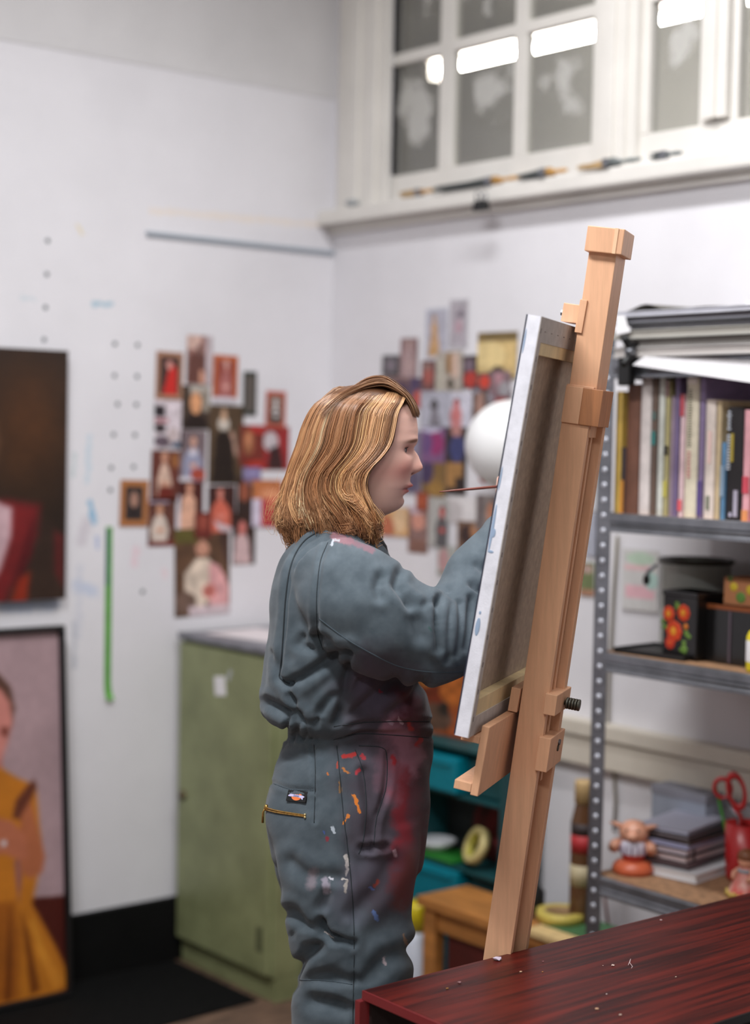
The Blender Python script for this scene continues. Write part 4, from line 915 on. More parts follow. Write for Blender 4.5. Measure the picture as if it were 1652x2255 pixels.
# ---- third shelf: figurines, notebooks, scissors
z3 = SZ[2]
PINK = mat('pink_glaze', (222, 160, 132), .35, vary=.06); TERRA = mat('orange_clay', (196, 96, 62), .4, vary=.1)
def pig(x, y, yaw, label):
    t = thing('pig_figurine', label, 'figurine', (x, y, z3))
    Q = Matrix.Translation((x, y, z3+.0005)) @ Matrix.Rotation(math.radians(yaw), 4, 'Z')
    bm = bmesh.new(); lathe(bm, [(0, 0), (.046, 0), (.050, .008), (.047, .018), (.040, .026), (.030, .030), (0, .031)], Q.translation, 28); obj('base', bm, TERRA, t, True)
    bm = bmesh.new(); ball(bm, Q @ Vector((0, 0, .050)), (.030, .030, .032), Q.to_3x3().to_4x4()); obj('torso', bm, mat('red_glaze', (190, 66, 54), .35), t, True)
    bm = bmesh.new(); lathe(bm, [(.0305, .046), (.0325, .052), (.0325, .066), (.030, .074), (.026, .078)], Q.translation, 28); sh = obj('shirt', bm, mat('white_glaze', (222, 218, 232), .35), t, True)
    for k in range(14):
        a = 2*math.pi*k/14; c, s = math.cos(a), math.sin(a)
        bm = bmesh.new(); tube(bm, [Q @ Vector((.0322*c, .0322*s, .047)), Q @ Vector((.0332*c, .0332*s, .060)), Q @ Vector((.0312*c, .0312*s, .070))], .0017, 6); obj('stripe', bm, mat('lilac_stripe', (120, 96, 130), .4), sh)
    bm = bmesh.new(); ball(bm, Q @ Vector((0, 0, .096)), (.034, .036, .029), Q.to_3x3().to_4x4())
    hd = obj('head', bm, PINK, t, True)
    bm = bmesh.new(); ball(bm, Q @ Vector((.034, 0, .092)), (.012, .014, .011), Q.to_3x3().to_4x4()); obj('snout', bm, PINK, hd, True)
    for s in (-1, 1):
        bm = bmesh.new(); tube(bm, [Q @ Vector((.004, s*.024, .106)), Q @ Vector((.010, s*.042, .114)), Q @ Vector((.014, s*.056, .118))], [.012, .010, .003], 10, flat=.6); obj('ear', bm, PINK, hd, True)
        bm = bmesh.new(); tube(bm, [Q @ Vector((0, s*.030, .070)), Q @ Vector((.012, s*.044, .066)), Q @ Vector((.026, s*.044, .060))], [.011, .012, .013], 10); obj('arm', bm, PINK, t, True)
        bm = bmesh.new(); ball(bm, Q @ Vector((.028, s*.013, .104)), (.003, .003, .004)); obj('eye', bm, BLK, hd, True)
pc = onz(1394, 1921, z3)
pig(float(pc[0]), float(pc[1]), 215, 'pink pig figurine in a striped shirt on an orange base beside the notebooks')

def notebook(M, w, d, h, cover, page, label, strap=False):
    t = thing('notebook', label, 'notebook', tuple(M.translation), 'notebooks stacked on the lower shelf')
    cm = mat('nbcover_%d_%d_%d' % cover, cover, .5); pm = mat('nbpage_%d_%d_%d' % page, page, .85, vary=.08, vscale=4, stretch=(1, 1, 300))
    boxo('back_cover', (0, 0, 0), (w, d, .0022), cm, t, M, .0006); boxo('front_cover', (0, 0, h-.0022), (w, d, h), cm, t, M, .0006)
    boxo('pages', (.003, .003, .0022), (w-.003, d-.003, h-.0022), pm, t, M)
    if strap: boxo('elastic_strap', (.030, -.0008, 0), (.036, .0, h), BLK, t, M)
pc = onz(1533, 1948, z3)
# local x runs towards the wall side (right-hand face), local y towards the corner of the room (left-hand face)
base = Matrix.Translation((float(pc[0]), float(pc[1]), z3+.0005)) @ Matrix.Rotation(math.radians(8), 4, 'Z')
zz = 0.0
BKC, WHC = (22, 21, 23), (214, 214, 220)
for k, (h, c_, p_, ox, oy, a, st, lb) in enumerate([(.021, (226, 226, 230), (236, 236, 238), 0, 0, 0, False, 'thick white sketchbook at the bottom of the notebook stack'), (.0175, BKC, (150, 128, 132), .02, .035, 3, False, 'black notebook just above the thick white sketchbook'),
        (.017, BKC, (206, 188, 190), .004, .03, -1, True, 'black strapped notebook with cream page edges low in the stack'), (.017, BKC, (200, 186, 194), .003, .028, 1, True, 'black strapped notebook in the middle of the stack'),
        (.009, (176, 176, 206), (196, 196, 222), .004, .026, 0, False, 'slim lilac notebook in the stack'), (.011, BKC, (120, 104, 104), .008, .024, -2, False, 'slim black notebook with brown page edges near the top of the stack'),
        (.009, BKC, (186, 172, 178), .006, .028, 2, False, 'slim black notebook second from the top of the stack'), (.010, (166, 166, 182), (200, 196, 210), .016, .034, 5, False, 'pale grey notebook on top of the notebook stack')]):
    if k == 1: h = .0175
    Mx = base @ Matrix.Translation((ox, oy, zz)) @ Matrix.Rotation(math.radians(a), 4, 'Z')
    notebook(Mx, .195 if k else .215, .132, h, c_, p_, lb, st); zz += h+.0004
# blue grey box behind the stack
pa = onx(1452, 1790, -.07)
boxq = thing('paper_box', 'pale blue grey cardboard box behind the notebook stack', 'box', (-.06, float(pa[1])-.09, z3))
zb_ = float(onx(1510, 1742, -.09)[2])
boxo('body', (-.10, float(pa[1])-.17, z3+.0005), (-.03, float(pa[1]), zb_), mat('blue_grey_card', (148, 154, 168), .7, vary=.06), boxq, None, .002)
boxo('lid', (-.102, float(pa[1])-.172, zb_-.02), (-.028, float(pa[1])+.002, zb_+.002), mat('grey_card', (132, 132, 142), .7), boxq, None, .002)
# red pot with scissors and pencil
pc = onx(1640, 1850, -.14); px_, py_ = -.14, float(pc[1])
t = thing('pencil_pot', 'red pot holding scissors and a pencil', 'pot', (px_, py_, z3))
REDM = mat('red_plastic', (168, 32, 34), .35)
hp_ = float(onx(1640, 1812, -.14)[2])-z3
bm = bmesh.new(); lathe(bm, [(0, 0), (.038, 0), (.042, .01), (.046, hp_), (.043, hp_), (.039, .01), (0, .008)], (px_, py_, z3+.0005), 32); obj('body', bm, REDM, t, True)
t = thing('scissors', 'red handled scissors standing handles up in the red pot', 'scissors', (px_, py_, z3+.02))
for (ca, cb, sy, lb) in (((1592, 1736), 24, 1, 0), ((1622, 1742), 38, -1, 1)):
    c_ = onx(*ca, -.165); bm = bmesh.new()
    rx = .022 if lb == 0 else .021; rz = .026 if lb == 0 else .044
    Mr = Matrix.Translation(c_) @ Matrix.Rotation(math.radians(-50), 4, 'Z') @ Matrix.Rotation(math.radians(90), 4, 'X') @ Matrix.Rotation(math.radians(14), 4, 'Z') @ Matrix.Diagonal((rx/.02, rz/.02, 1, 1))
    torus(bm, .0175, .0042, Mr, 30, 10); obj('handle', bm, REDM, t, True)
    bm = bmesh.new(); torus(bm, .0150, .0022, Mr, 30, 8); obj('grip_lining', bm, mat('dark_grip', (52, 40, 42), .5), t, True)
    bm = bmesh.new(); tube(bm, [Vector(c_)+Vector((0, -.006*sy, -rz*.9)), (px_-.02, py_+.004*sy, z3+hp_+.02), (px_-.01, py_-.012*sy, z3+.03)], [.008, .009, .003], 8, flat=.35); obj('blade_arm', bm, REDM if lb else STEEL, t, True)
a = onx(1577, 1735, -.17); b_ = onx(1592, 1800, -.155)
t = thing('pencil', 'bright green pencil leaning in the red pot', 'pencil', tuple(b_))
bm = bmesh.new(); tube(bm, [a, Vector(a)*.25+Vector(b_)*.75, Vector(b_)+(Vector(b_)-Vector(a))*.6], .0032, 6); obj('shaft', bm, mat('green_lacquer', (66, 150, 40), .35), t)
bm = bmesh.new(); d = (Vector(a)-Vector(b_)).normalized(); tube(bm, [Vector(a), Vector(a)+d*.012], [.0032, .0006], 6); obj('tip', bm, mat('pencil_wood', (206, 170, 120), .6), t)
# doll figurine with gold trimmed red dress
pc = onz(1642, 1975, z3); X, Y = float(pc[0]), float(pc[1])
t = thing('doll_figurine', 'little doll figurine in a red and cream dress with gold trim at the shelf edge', 'figurine', (X, Y, z3))
bm = bmesh.new(); lathe(bm, [(0, 0), (.040, 0), (.042, .006), (.036, .020), (.024, .042), (.016, .058), (.014, .066), (0, .068)], (X, Y, z3+.0005), 28); obj('dress', bm, mat('cream_red_glaze', (222, 178, 164), .4, second=(196, 40, 36), vscale=28), t, True)
bm = bmesh.new()
for k in range(22):
    a_ = 2*math.pi*k/22; ball(bm, (X+.041*math.cos(a_), Y+.041*math.sin(a_), z3+.007+.003*(k % 2)), .0062, seg=8, rings=6)
obj('gold_trim', bm, mat('gold_glaze', (196, 170, 92), .35, .5), t, True)
bm = bmesh.new(); ball(bm, (X, Y, z3+.084), (.019, .019, .021)); hd = obj('head', bm, PINK, t, True)
bm = bmesh.new(); lathe(bm, [(.020, 0), (.0215, .004), (.018, .016), (.008, .022), (0, .023)], (X, Y, z3+.086), 20); obj('hair', bm, mat('doll_hair', (120, 70, 40), .5), hd, True)
for s in (-1, 1):
    bm = bmesh.new(); tube(bm, [(X, Y+s*.014, z3+.062), (X-.012, Y+s*.026, z3+.050), (X-.022, Y+s*.018, z3+.042)], [.007, .006, .006], 8); obj('arm', bm, PINK, t, True)
bm = bmesh.new(); torus(bm, .016, .004, Matrix.Translation((X, Y, z3+.060)), 20, 8); obj('sash', bm, mat('grey_blue_sash', (140, 156, 166), .4), t, True)
# cable hanging behind the post
pts = [onx(*p, -.012) for p in ((1360, 1180), (1352, 1300), (1341, 1500), (1339, 1600), (1351, 1690), (1356, 1760), (1352, 1830))]
bm = bmesh.new(); tube(bm, pts, .004, 8); tag(obj('cable', bm, mat('grey_green_cable', (112, 104, 84), .5), None, True), 'grey green cable hanging down the wall behind the shelf post', 'cable')
pts = [onx(*p, -.05) for p in ((1330, 1960), (1336, 2010), (1344, 2060), (1346, 2110))]
bm = bmesh.new(); tube(bm, pts, .004, 8); tag(obj('cable', bm, mat('red_brown_cable', (110, 52, 40), .5), None, True), 'short red brown cable beside the foot of the shelf post', 'cable')
# plywood offcut under the third shelf
tag(boxo('plywood_board', (-.10, -2.25, .172), (-.085, -1.62, .515), mat('plywood', (190, 140, 86), .6, vary=.12, vscale=4, stretch=(1, 1, 10)), None, None, .001), 'upright plywood board stored under the third shelf', 'board')
SZs = SZ

# ================================================================ LOW BENCH
BX, BY0, BY1 = -.368, -.893, -1.535
bz = float(onx(916, 1971, BX)[2])
OAK = mat('orange_pine', (180, 120, 62), .5, vary=.14, vscale=4, stretch=(10, 1.5, 10), bump=.05, bscale=30)
t = thing('low_bench', 'low orange pine bench standing behind the easel', 'bench', (-.2, -1.2, 0))
boxo('bench_top', (BX, BY1, bz-.026), (-.185, BY0, bz), OAK, t, None, .003)
for x in (BX+.012, -.225):
    for y in (BY0-.062, BY1+.014):
        boxo('leg', (x, y, 0), (x+.036, y+.046, bz-.026), OAK, t, None, .003)
boxo('apron', (BX+.022, BY1+.05, bz-.085), (BX+.038, BY0-.062, bz-.026), OAK, t)
boxo('apron', (BX+.048, BY0-.040, bz-.085), (-.226, BY0-.026, bz-.026), OAK, t)
boxo('lower_shelf', (BX+.03, BY1+.02, .13), (-.19, BY0-.07, .148), OAK, t)
# drawing board, cutting mat and tape on the bench
ya = float(onx(1150, 1990, BX)[1])
tag(boxo('drawing_board', (BX-.012, BY1-.02, bz+.0005), (-.188, ya-.02, bz+.016), mat('pale_ply', (214, 184, 130), .55, vary=.1, stretch=(2, 12, 2)), None, None, .002), 'pale plywood drawing board lying on the bench', 'board')
tag(boxo('cutting_mat', (BX+.045, BY1-.005, bz+.0165), (-.19, ya-.03, bz+.0195), mat('green_mat', (66, 110, 70), .6, vary=.1, vscale=30)), 'green cutting mat on the pale drawing board', 'mat')
pc = onx(1238, 1926, -.24)
def tape_roll(M, R, w, side, core, label, group=None):
    t = thing('tape_roll', label, 'tape', tuple(M.translation), group)
    bm = bmesh.new(); lathe(bm, [(R*.66, 0), (R, 0), (R, w), (R*.66, w), (R*.66, 0)], (0, 0, 0), 32, M); obj('tape', bm, side, t, True)
    bm = bmesh.new(); lathe(bm, [(R*.60, .0005), (R*.66, .0005), (R*.66, w-.0005), (R*.60, w-.0005), (R*.60, .0005)], (0, 0, 0), 32, M); obj('core', bm, core, t, True)
CRT = mat('cream_tape', (206, 190, 130), .55, vary=.05); KRAFT = mat('kraft_core', (150, 120, 84), .8)
pc = onz(1238, 1936, bz+.02)
tape_roll(Matrix.Translation((-.262, float(onx(1238, 1930, -.262)[1]), bz+.02)), .062, .024, mat('yellow_tape', (196, 176, 84), .55, vary=.06), KRAFT, 'yellow masking tape roll lying flat on the green mat')
# black ink bottle near the mast
pc = onx(1178, 1925, -.26); Yk = float(pc[1])
t = thing('ink_bottle', 'black bottle with a slanted spout beside the easel mast', 'bottle', (-.26, Yk, bz+.02))
bm = bmesh.new(); lathe(bm, [(0, 0), (.024, 0), (.027, .005), (.027, .05), (.014, .066), (.011, .075), (0, .075)], (-.26, Yk, bz+.02), 24); obj('body', bm, BLK, t, True)
bm = bmesh.new(); tube(bm, [(-.26, Yk, bz+.092), (-.262, Yk-.008, bz+.115), (-.266, Yk-.02, bz+.135)], [.009, .007, .004], 10); obj('spout', bm, BLK, t, True)
# jars standing against the wall on the bench end
def jar(px, pyb, X, R, zs, z0, lab, label, lidm, bodym, name='jar'):
    Yj = float(onx(px, pyb, X)[1]); t = thing(name, label, 'jar', (X, Yj, z0))
    bm = bmesh.new(); lathe(bm, [(0, 0), (R*.93, 0), (R, .006), (R, zs*.72), (R*.7, zs*.84), (R*.7, zs*.86), (0, zs*.86)], (X, Yj, z0), 28); obj('body', bm, bodym, t, True)
    bm = bmesh.new(); lathe(bm, [(0, zs), (R*.74, zs), (R*.78, zs*.98), (R*.78, zs*.85), (0, zs*.85)], (X, Yj, z0), 28); obj('lid', bm, lidm, t, True)
    for k, (f0, f1, c_) in enumerate(lab):
        bm = bmesh.new(); lathe(bm, [(R*1.001, zs*f0), (R*1.015, zs*f0), (R*1.015, zs*f1), (R*1.001, zs*f1)], (X, Yj, z0), 28); obj('label_band', bm, mat('jlab_%d_%d_%d' % c_, c_, .6, vary=.1), t, True)
AMB = mat('brown_glass', (96, 66, 44), .15); CLR = mat('grey_glass', (120, 112, 100), .15)
zt3 = float(onx(1284, 1715, -.215)[2])
jar(1284, 1900, -.225, .032, zt3-bz, bz, [(.30, .44, (186, 172, 138)), (.52, .64, (176, 40, 44)), (.64, .72, (52, 40, 40))], 'tall brown glass jar with a tan lid and a red label on the bench', mat('tan_lid', (190, 160, 112), .6), AMB)
# ---- teal storage unit standing on the floor beyond the bench end
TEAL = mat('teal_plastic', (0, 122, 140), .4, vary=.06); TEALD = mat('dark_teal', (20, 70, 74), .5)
ux0, ux1 = -.178, -.03
uy0 = float(onx(900, 1850, ux0)[1]); uy1 = float(onx(1103, 1850, ux0)[1])
uz0 = .0005; uz1 = float(onx(980, 1640, ux0)[2]); zl = float(onx(960, 1897, ux0)[2]); zu = float(onx(980, 1745, ux0)[2])
t = thing('storage_unit', 'teal plastic storage unit with an open middle between the bench and the wall', 'storage unit', (-.13, (uy0+uy1)/2, uz0))
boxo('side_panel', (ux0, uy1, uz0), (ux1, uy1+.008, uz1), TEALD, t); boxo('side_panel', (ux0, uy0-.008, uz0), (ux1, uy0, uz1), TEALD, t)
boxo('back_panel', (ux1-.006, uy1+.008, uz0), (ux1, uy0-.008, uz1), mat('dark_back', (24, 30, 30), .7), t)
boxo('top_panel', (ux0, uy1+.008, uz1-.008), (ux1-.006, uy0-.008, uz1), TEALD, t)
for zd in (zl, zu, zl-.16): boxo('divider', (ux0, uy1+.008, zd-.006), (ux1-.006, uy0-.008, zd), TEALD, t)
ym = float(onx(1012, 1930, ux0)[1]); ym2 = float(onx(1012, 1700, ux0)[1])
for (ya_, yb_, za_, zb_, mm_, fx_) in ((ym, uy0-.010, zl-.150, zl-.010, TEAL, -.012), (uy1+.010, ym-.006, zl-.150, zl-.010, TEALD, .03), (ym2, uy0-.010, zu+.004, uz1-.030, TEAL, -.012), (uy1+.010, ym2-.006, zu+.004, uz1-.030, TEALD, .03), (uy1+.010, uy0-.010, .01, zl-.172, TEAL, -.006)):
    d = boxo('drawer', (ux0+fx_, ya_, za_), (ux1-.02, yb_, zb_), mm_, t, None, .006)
    boxo('drawer_lip', (ux0+fx_-.006, ya_+.02, zb_-.022), (ux0+fx_, yb_-.02, zb_-.014), mm_, d)
# contents of the open middle
ym = (uy0+uy1)/2
Yd = float(onx(960, 1885, -.12)[1])
tag(boxo('green_tray', (-.172, Yd-.125, zl+.0005), (-.066, Yd+.055, zl+.012), mat('green_plastic', (40, 120, 44), .4), None, None, .004), 'flat green plastic tray under the white dish', 'tray')
bm = bmesh.new(); lathe(bm, [(0, 0), (.030, 0), (.050, .020), (.054, .030), (.050, .030), (.030, .006), (0, .005)], (-.119, Yd-.004, zl+.0125), 30)
tag(obj('dish', bm, mat('white_china', (214, 216, 220), .3), None, True), 'white dish standing in the open part of the teal unit', 'dish')
pr = onx(1043, 1866, -.15)
Mr = Matrix.Translation((-.140, float(pr[1]), zl+.052+.0125)) @ Matrix.Rotation(math.radians(-20), 4, 'Z') @ Matrix.Rotation(math.radians(-66), 4, 'Y') @ Matrix.Translation((0, 0, -.012))
tape_roll(Mr, .052, .024, CRT, mat('yellow_core', (170, 160, 60), .6), 'cream tape roll propped upright on the green tray')
t = thing('cloth_bag', 'crumpled dark red cloth bag stuffed in the teal unit', 'bag', (-.1, ym, zl+.0005))
bm = bmesh.new(); bmesh.ops.create_icosphere(bm, subdivisions=4, radius=1)
hz_ = (zu-zl-.02)/2
for v in bm.verts:
    n = noise.noise(v.co*2.2)*.25+noise.noise(v.co*6)*.08
    v.co = Vector((v.co.x*.012, v.co.y*.075, v.co.z*hz_))*(1+n*.5)
zmn = min(v.co.z for v in bm.verts)
for v in bm.verts: v.co += Vector((-.052, ym-.02, zl+.001-zmn))
obj('bag', bm, mat('dark_red_cloth', (120, 28, 30), .85, vscale=20, second=(36, 18, 18)), t, True)
bm = bmesh.new(); zz_ = zl+.001+2*hz_*.88; torus(bm, .018, .004, Matrix.Translation((-.052, ym-.02, zz_)) @ Matrix.Rotation(math.radians(90), 4, 'Y')); obj('handle', bm, mat('dark_red_cloth', (104, 24, 26), .85), t, True)
# maroon crate and drawer under the bench
t = thing('crate', 'dark maroon wooden crate on the lower shelf of the bench', 'crate', (-.2, -1.15, .149))
MAR = mat('maroon_wood', (84, 26, 20), .6, vary=.15)
boxo('box', (-.33, -1.26, .1485), (-.20, -.98, .27), MAR, t, None, .002); boxo('rim', (-.333, -1.263, .27), (-.197, -.977, .285), MAR, t, None, .002)
t = thing('drawer_box', 'orange wooden drawer box with a curved cut out standing in front of the bench', 'box', (-.42, -1.42, 0))
bm = bmesh.new(); pts = [(-.395, -1.52, 0.0), (-.395, -1.27, 0.0), (-.395, -1.27, .27)]+[(-.395, -1.34-.12*k/8, .27-.035*math.sin(math.pi*k/8)) for k in range(9)]+[(-.395, -1.52, .27)]
extrude_poly(bm, pts, (-.012, 0, 0)); obj('front_board', bm, OAK, t)
boxo('side_board', (-.394, -1.281, 0), (-.374, -1.27, .27), OAK, t); boxo('side_board', (-.394, -1.52, 0), (-.374, -1.509, .27), OAK, t)
boxo('lip', (-.414, -1.52, .23), (-.407, -1.27, .245), mat('pale_ply', (214, 184, 130), .55), t)
# painted panel standing on the unit
pa = onx(930, 1632, -.09); pb = onx(1040, 1490, -.09)
cols = paint_grid(30, 40, (150, 74, 40), [('e', .3, .4, .3, .3, (110, 44, 30)), ('e', .7, .3, .25, .25, (176, 96, 44)), ('e', .4, .75, .3, .2, (96, 70, 60)), ('e', .2, .2, .15, .12, (190, 120, 60)), ('e', .55, .62, .1, .12, (50, 40, 40))], 77, .3)
t = thing('small_painting', 'small orange and brown painted panel propped on the teal unit', 'painting', (-.09, float(pa[1]), uz1))
sheet_mesh('painted_face', (-.088, float(pa[1])+.04, float(pb[2])+.01), (0, -.24, 0), (0, 0, uz1+.002-float(pb[2])-.01), (-1, 0, 0), .002, cols, OILPAINT, t)
boxo('panel', (-.0875, float(pa[1])+.04-.24, uz1+.0005), (-.075, float(pa[1])+.04, float(pb[2])+.01), KRAFT, t)
# canister on the floor at the bench end
pc = onx(928, 2080, -.33); Yc = float(pc[1]); zc1 = float(onx(928, 1985, -.33)[2])
t = thing('canister', 'white plastic canister with a yellow cap under the bench end', 'canister', (-.33, Yc+.03, 0))
bm = bmesh.new(); lathe(bm, [(0, 0), (.046, 0), (.05, .008), (.05, zc1-.11), (.036, zc1-.08), (0, zc1-.08)], (-.315, Yc+.035, 0.0005), 28); obj('body', bm, mat('white_plastic', (206, 212, 224), .4), t, True)
bm = bmesh.new(); lathe(bm, [(0, zc1-.012), (.034, zc1-.012), (.038, zc1-.02), (.04, zc1-.085), (0, zc1-.085)], (-.315, Yc+.035, 0.0005), 28); obj('cap', bm, mat('yellow_cap', (206, 186, 30), .4), t, True)

# ================================================================ EASEL, CANVAS
fw_ = RC[2].copy(); fw_[2] = 0; fw_ /= np.linalg.norm(fw_); rt_v = np.array([fw_[1], -fw_[0], 0])
al = math.radians(19); ew = rt_v*math.sin(al)+fw_*math.cos(al); en = rt_v*math.cos(al)-fw_*math.sin(al); ez = np.array([0, 0, 1.])
th_ = math.radians(8.75); eu_ = math.cos(th_)*ez+math.sin(th_)*en; ep = math.cos(th_)*en-math.sin(th_)*ez
OE = CAM+2.68*ray(1000, 1618)+.24*ew
ME = Matrix(((ep[0], ew[0], eu_[0], OE[0]), (ep[1], ew[1], eu_[1], OE[1]), (ep[2], ew[2], eu_[2], OE[2]), (0, 0, 0, 1)))
# the mast leans a little less than the canvas
sh = .030
def mast_a(c): return .0555-sh*c
MM = ME @ Matrix(((1, 0, -sh, .0555), (0, 1, 0, 0), (sh, 0, 1, 0), (0, 0, 0, 1)))   # local: x=0 is the mast front
foot = MM @ Vector((.024, 0, -1.095))
easel = thing('easel', 'tall beech studio easel with a slotted mast holding the canvas', 'easel', (foot.x, foot.y, 0))
cf = -1.10
T_ = .047
# slotted lower mast: two cheeks and a recessed web
boxo('mast_cheek', (0, -.040, cf), (T_, -.022, .585), WOOD, easel, MM, .0012)
boxo('mast_cheek', (0, .024, cf), (T_+.012, .046, .575), WOOD, easel, MM, .0012)
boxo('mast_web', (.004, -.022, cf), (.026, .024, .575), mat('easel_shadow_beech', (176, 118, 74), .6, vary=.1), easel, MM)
boxo('mast_rail', (.026, .000, -.10), (.046, .012, .52), WOOD, easel, MM, .001)
# sliding upper mast
boxo('upper_mast', (.002, -.030, .50), (.049, .052, .838), WOOD, easel, MM, .0012)
boxo('mast_cap', (-.003, -.045, .808), (.060, .045, .850), WOOD, easel, MM, .0015)
boxo('cap_strip', (.044, -.0465, .808), (.050, -.0445, .850), mat('pale_beech', (236, 194, 156), .5), easel, MM)
boxo('sleeve', (.000, -.0455, .520), (.030, .045, .582), WOOD, easel, MM, .0012)
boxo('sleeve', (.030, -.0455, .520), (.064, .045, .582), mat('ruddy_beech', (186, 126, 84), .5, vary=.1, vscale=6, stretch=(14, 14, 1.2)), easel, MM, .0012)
# top canvas holder
boxo('top_slider', (.0335, -.034, .672), (.046, .034, .728), WOOD, easel, ME, .001)
tb = boxo('top_holder', (.006, -.031, .687), (.034, .031, .7185), WOOD, easel, ME, .0015)
bm = bmesh.new(); tube(bm, [ME @ Vector((.0, -.012, .702)), ME @ Vector((.010, -.012, .702))], .005, 10); obj('screw', bm, STEEL, tb)
# canvas tray: back board, upper ledge, lower ledge
bw = .20
boxo('tray_board', (.0335, -bw, -.100), (.0465, bw, .0165), WOOD, easel, ME, .0012)
boxo('tray_ledge', (.002, -bw, -.0145), (.0333, bw, -.0025), WOOD, easel, ME, .001)
boxo('tray_ledge', (.004, -bw, -.096), (.0333, bw, -.081), WOOD, easel, ME, .0012)
boxo('spacer_block', (.036, -.046, .0185), (.052, .046, .060), WOOD, easel, ME, .001)
# clamps on the back of the mast
k1 = boxo('clamp_block', (T_-.004, -.051, .026), (T_+.017, .060, .062), WOOD, easel, MM, .0015)
bm = bmesh.new()
tube(bm, [MM @ Vector((T_+.016, .018, .040)), MM @ Vector((T_+.040, .018, .040))], .004, 10)
for k in range(5):
    lathe(bm, [(0, 0), (.010, 0), (.0105, .002), (.010, .004), (0, .004)], (0, 0, 0), 16, MM @ Matrix.Translation((T_+.020+k*.005, .018, .040)) @ Matrix.Rotation(math.pi/2, 4, 'Y'))
obj('knob', bm, mat('dark_steel', (96, 96, 88), .35, .8), k1, True)
k2 = boxo('clamp_block', (T_-.004, -.051, -.072), (T_+.017, .060, -.013), WOOD, easel, MM, .0015)
bm = bmesh.new(); tube(bm, [MM @ Vector((T_+.0165, .016, -.040)), MM @ Vector((T_+.0185, .016, -.040))], .006, 14); obj('bolt_head', bm, mat('dark_hole', (60, 46, 30), .5), k2)
bm = bmesh.new(); tube(bm, [MM @ Vector((T_+.0165, .018, -.030)), MM @ Vector((T_+.020, .018, -.030))], .005, 14); obj('bolt_head', bm, STEEL, k2)
# foot
Rz = Matrix(((en[0], ew[0], 0, foot.x), (en[1], ew[1], 0, foot.y), (0, 0, 1, 0), (0, 0, 0, 1)))
boxo('foot_beam', (-.22, -.028, .0), (.03, .028, .045), WOOD, easel, Rz, .003)
boxo('cross_foot', (-.20, -.02, .0), (-.15, .28, .04), WOOD, easel, Rz, .003)
# the canvas seen from behind
LC = .682; D = .0235; WC = .24
canvas = thing('canvas', 'stretched canvas standing on the easel seen from its edge and back', 'canvas', tuple(ME @ Vector((.01, 0, 0))))
LINEN = mat('primed_edge', (226, 226, 234), .75, vary=.06, vscale=30, bump=.15, bscale=500)
RAW = mat('raw_linen', (176, 158, 140), .9, vary=.08, vscale=60, bump=.2, bscale=700)
FOLD = mat('folded_linen', (190, 182, 176), .9, vary=.06, vscale=60, bump=.2, bscale=700)
PINE = mat('pine_stretcher', (226, 204, 158), .6, vary=.08, vscale=5, stretch=(6, 6, 1))
boxo('front_cloth', (0, -WC, 0), (.0016, WC, LC), mat('painted_front', (120, 112, 120), .5, vary=.5, vscale=6, second=(60, 70, 96)), canvas, ME)
for lo, hi in (((.0016, -WC, 0), (D, -WC+.0012, LC)), ((.0016, WC-.0012, 0), (D, WC, LC)), ((.0016, -WC+.0012, 0), (D, WC-.0012, .0012)), ((.0016, -WC+.0012, LC-.0012), (D, WC-.0012, LC))):
    boxo('edge_cloth', lo, hi, LINEN, canvas, ME)
# dark painted line along the front corner and blue dabs on the edge
DKB = mat('blue_black_paint', (40, 44, 62), .5)
boxo('paint_line', (-.0006, -WC-.0006, .003), (.0014, -WC+.001, LC), DKB, canvas, ME)
BLU = mat('blue_dab', (150, 170, 196), .6)
for (c0, c1, a0, a1) in ((.165, .195, .004, .012), (.20, .206, .006, .010), (.30, .38, .002, .007), (.325, .34, .004, .011), (.40, .44, .002, .005), (.62, .66, .002, .005), (.30, .305, .003, .013)):
    bm = bmesh.new(); ball(bm, ME @ Vector(((a0+a1)/2, -WC-.0001, (c0+c1)/2)), ((a1-a0)/2, .0004, (c1-c0)/2), ME.to_3x3().to_4x4(), 12, 8); obj('paint_dab', bm, BLU, canvas, True)
boxo('back_cloth', (.004, -WC+.0012, .0012), (.0052, WC-.0012, LC-.0012), RAW, canvas, ME)
sb = .048
for nm, lo, hi in (('stretcher_bar', (.0055, -WC+.0014, .0014), (D-.0005, -WC+sb*.62, LC-.0014)), ('stretcher_bar', (.0055, WC-sb*.62, .0014), (D-.0005, WC-.0014, LC-.0014)), ('stretcher_bar', (.0055, -WC+sb*.62, .0014), (D-.0005, WC-sb*.62, sb+.012)), ('stretcher_bar', (.0055, -WC+sb*.62, LC-sb-.012), (D-.0005, WC-sb*.62, LC-.0014))):
    boxo(nm, lo, hi, PINE, canvas, ME, .0008)
for nm, lo, hi in (('folded_edge', (D-.0005, -WC, 0), (D+.001, -WC+.022, LC)), ('folded_edge', (D-.0005, WC-.022, 0), (D+.001, WC, LC)), ('folded_edge', (D-.0005, -WC+.022, 0), (D+.001, WC-.022, .032)), ('folded_edge', (D-.0005, -WC+.022, LC-.040), (D+.001, WC-.022, LC))):
    boxo(nm, lo, hi, FOLD, canvas, ME)
sm_ = None
for c in np.arange(.03, LC, .045):
    for b_ in (-WC+.010,):
        if sm_ is None:
            o = boxo('staple', (-.0004, -.0006, -.004), (.0004, .0006, .004), mat('staple_grey', (90, 84, 84), .4, .6), canvas); sm_ = o.data
        else:
            o = bpy.data.objects.new('staple', sm_); COL.objects.link(o); o.parent = canvas; o.matrix_parent_inverse = Matrix.Translation(-Vector(canvas.location))
        o.matrix_basis = ME @ Matrix.Translation((D+.0012, b_, c)); 
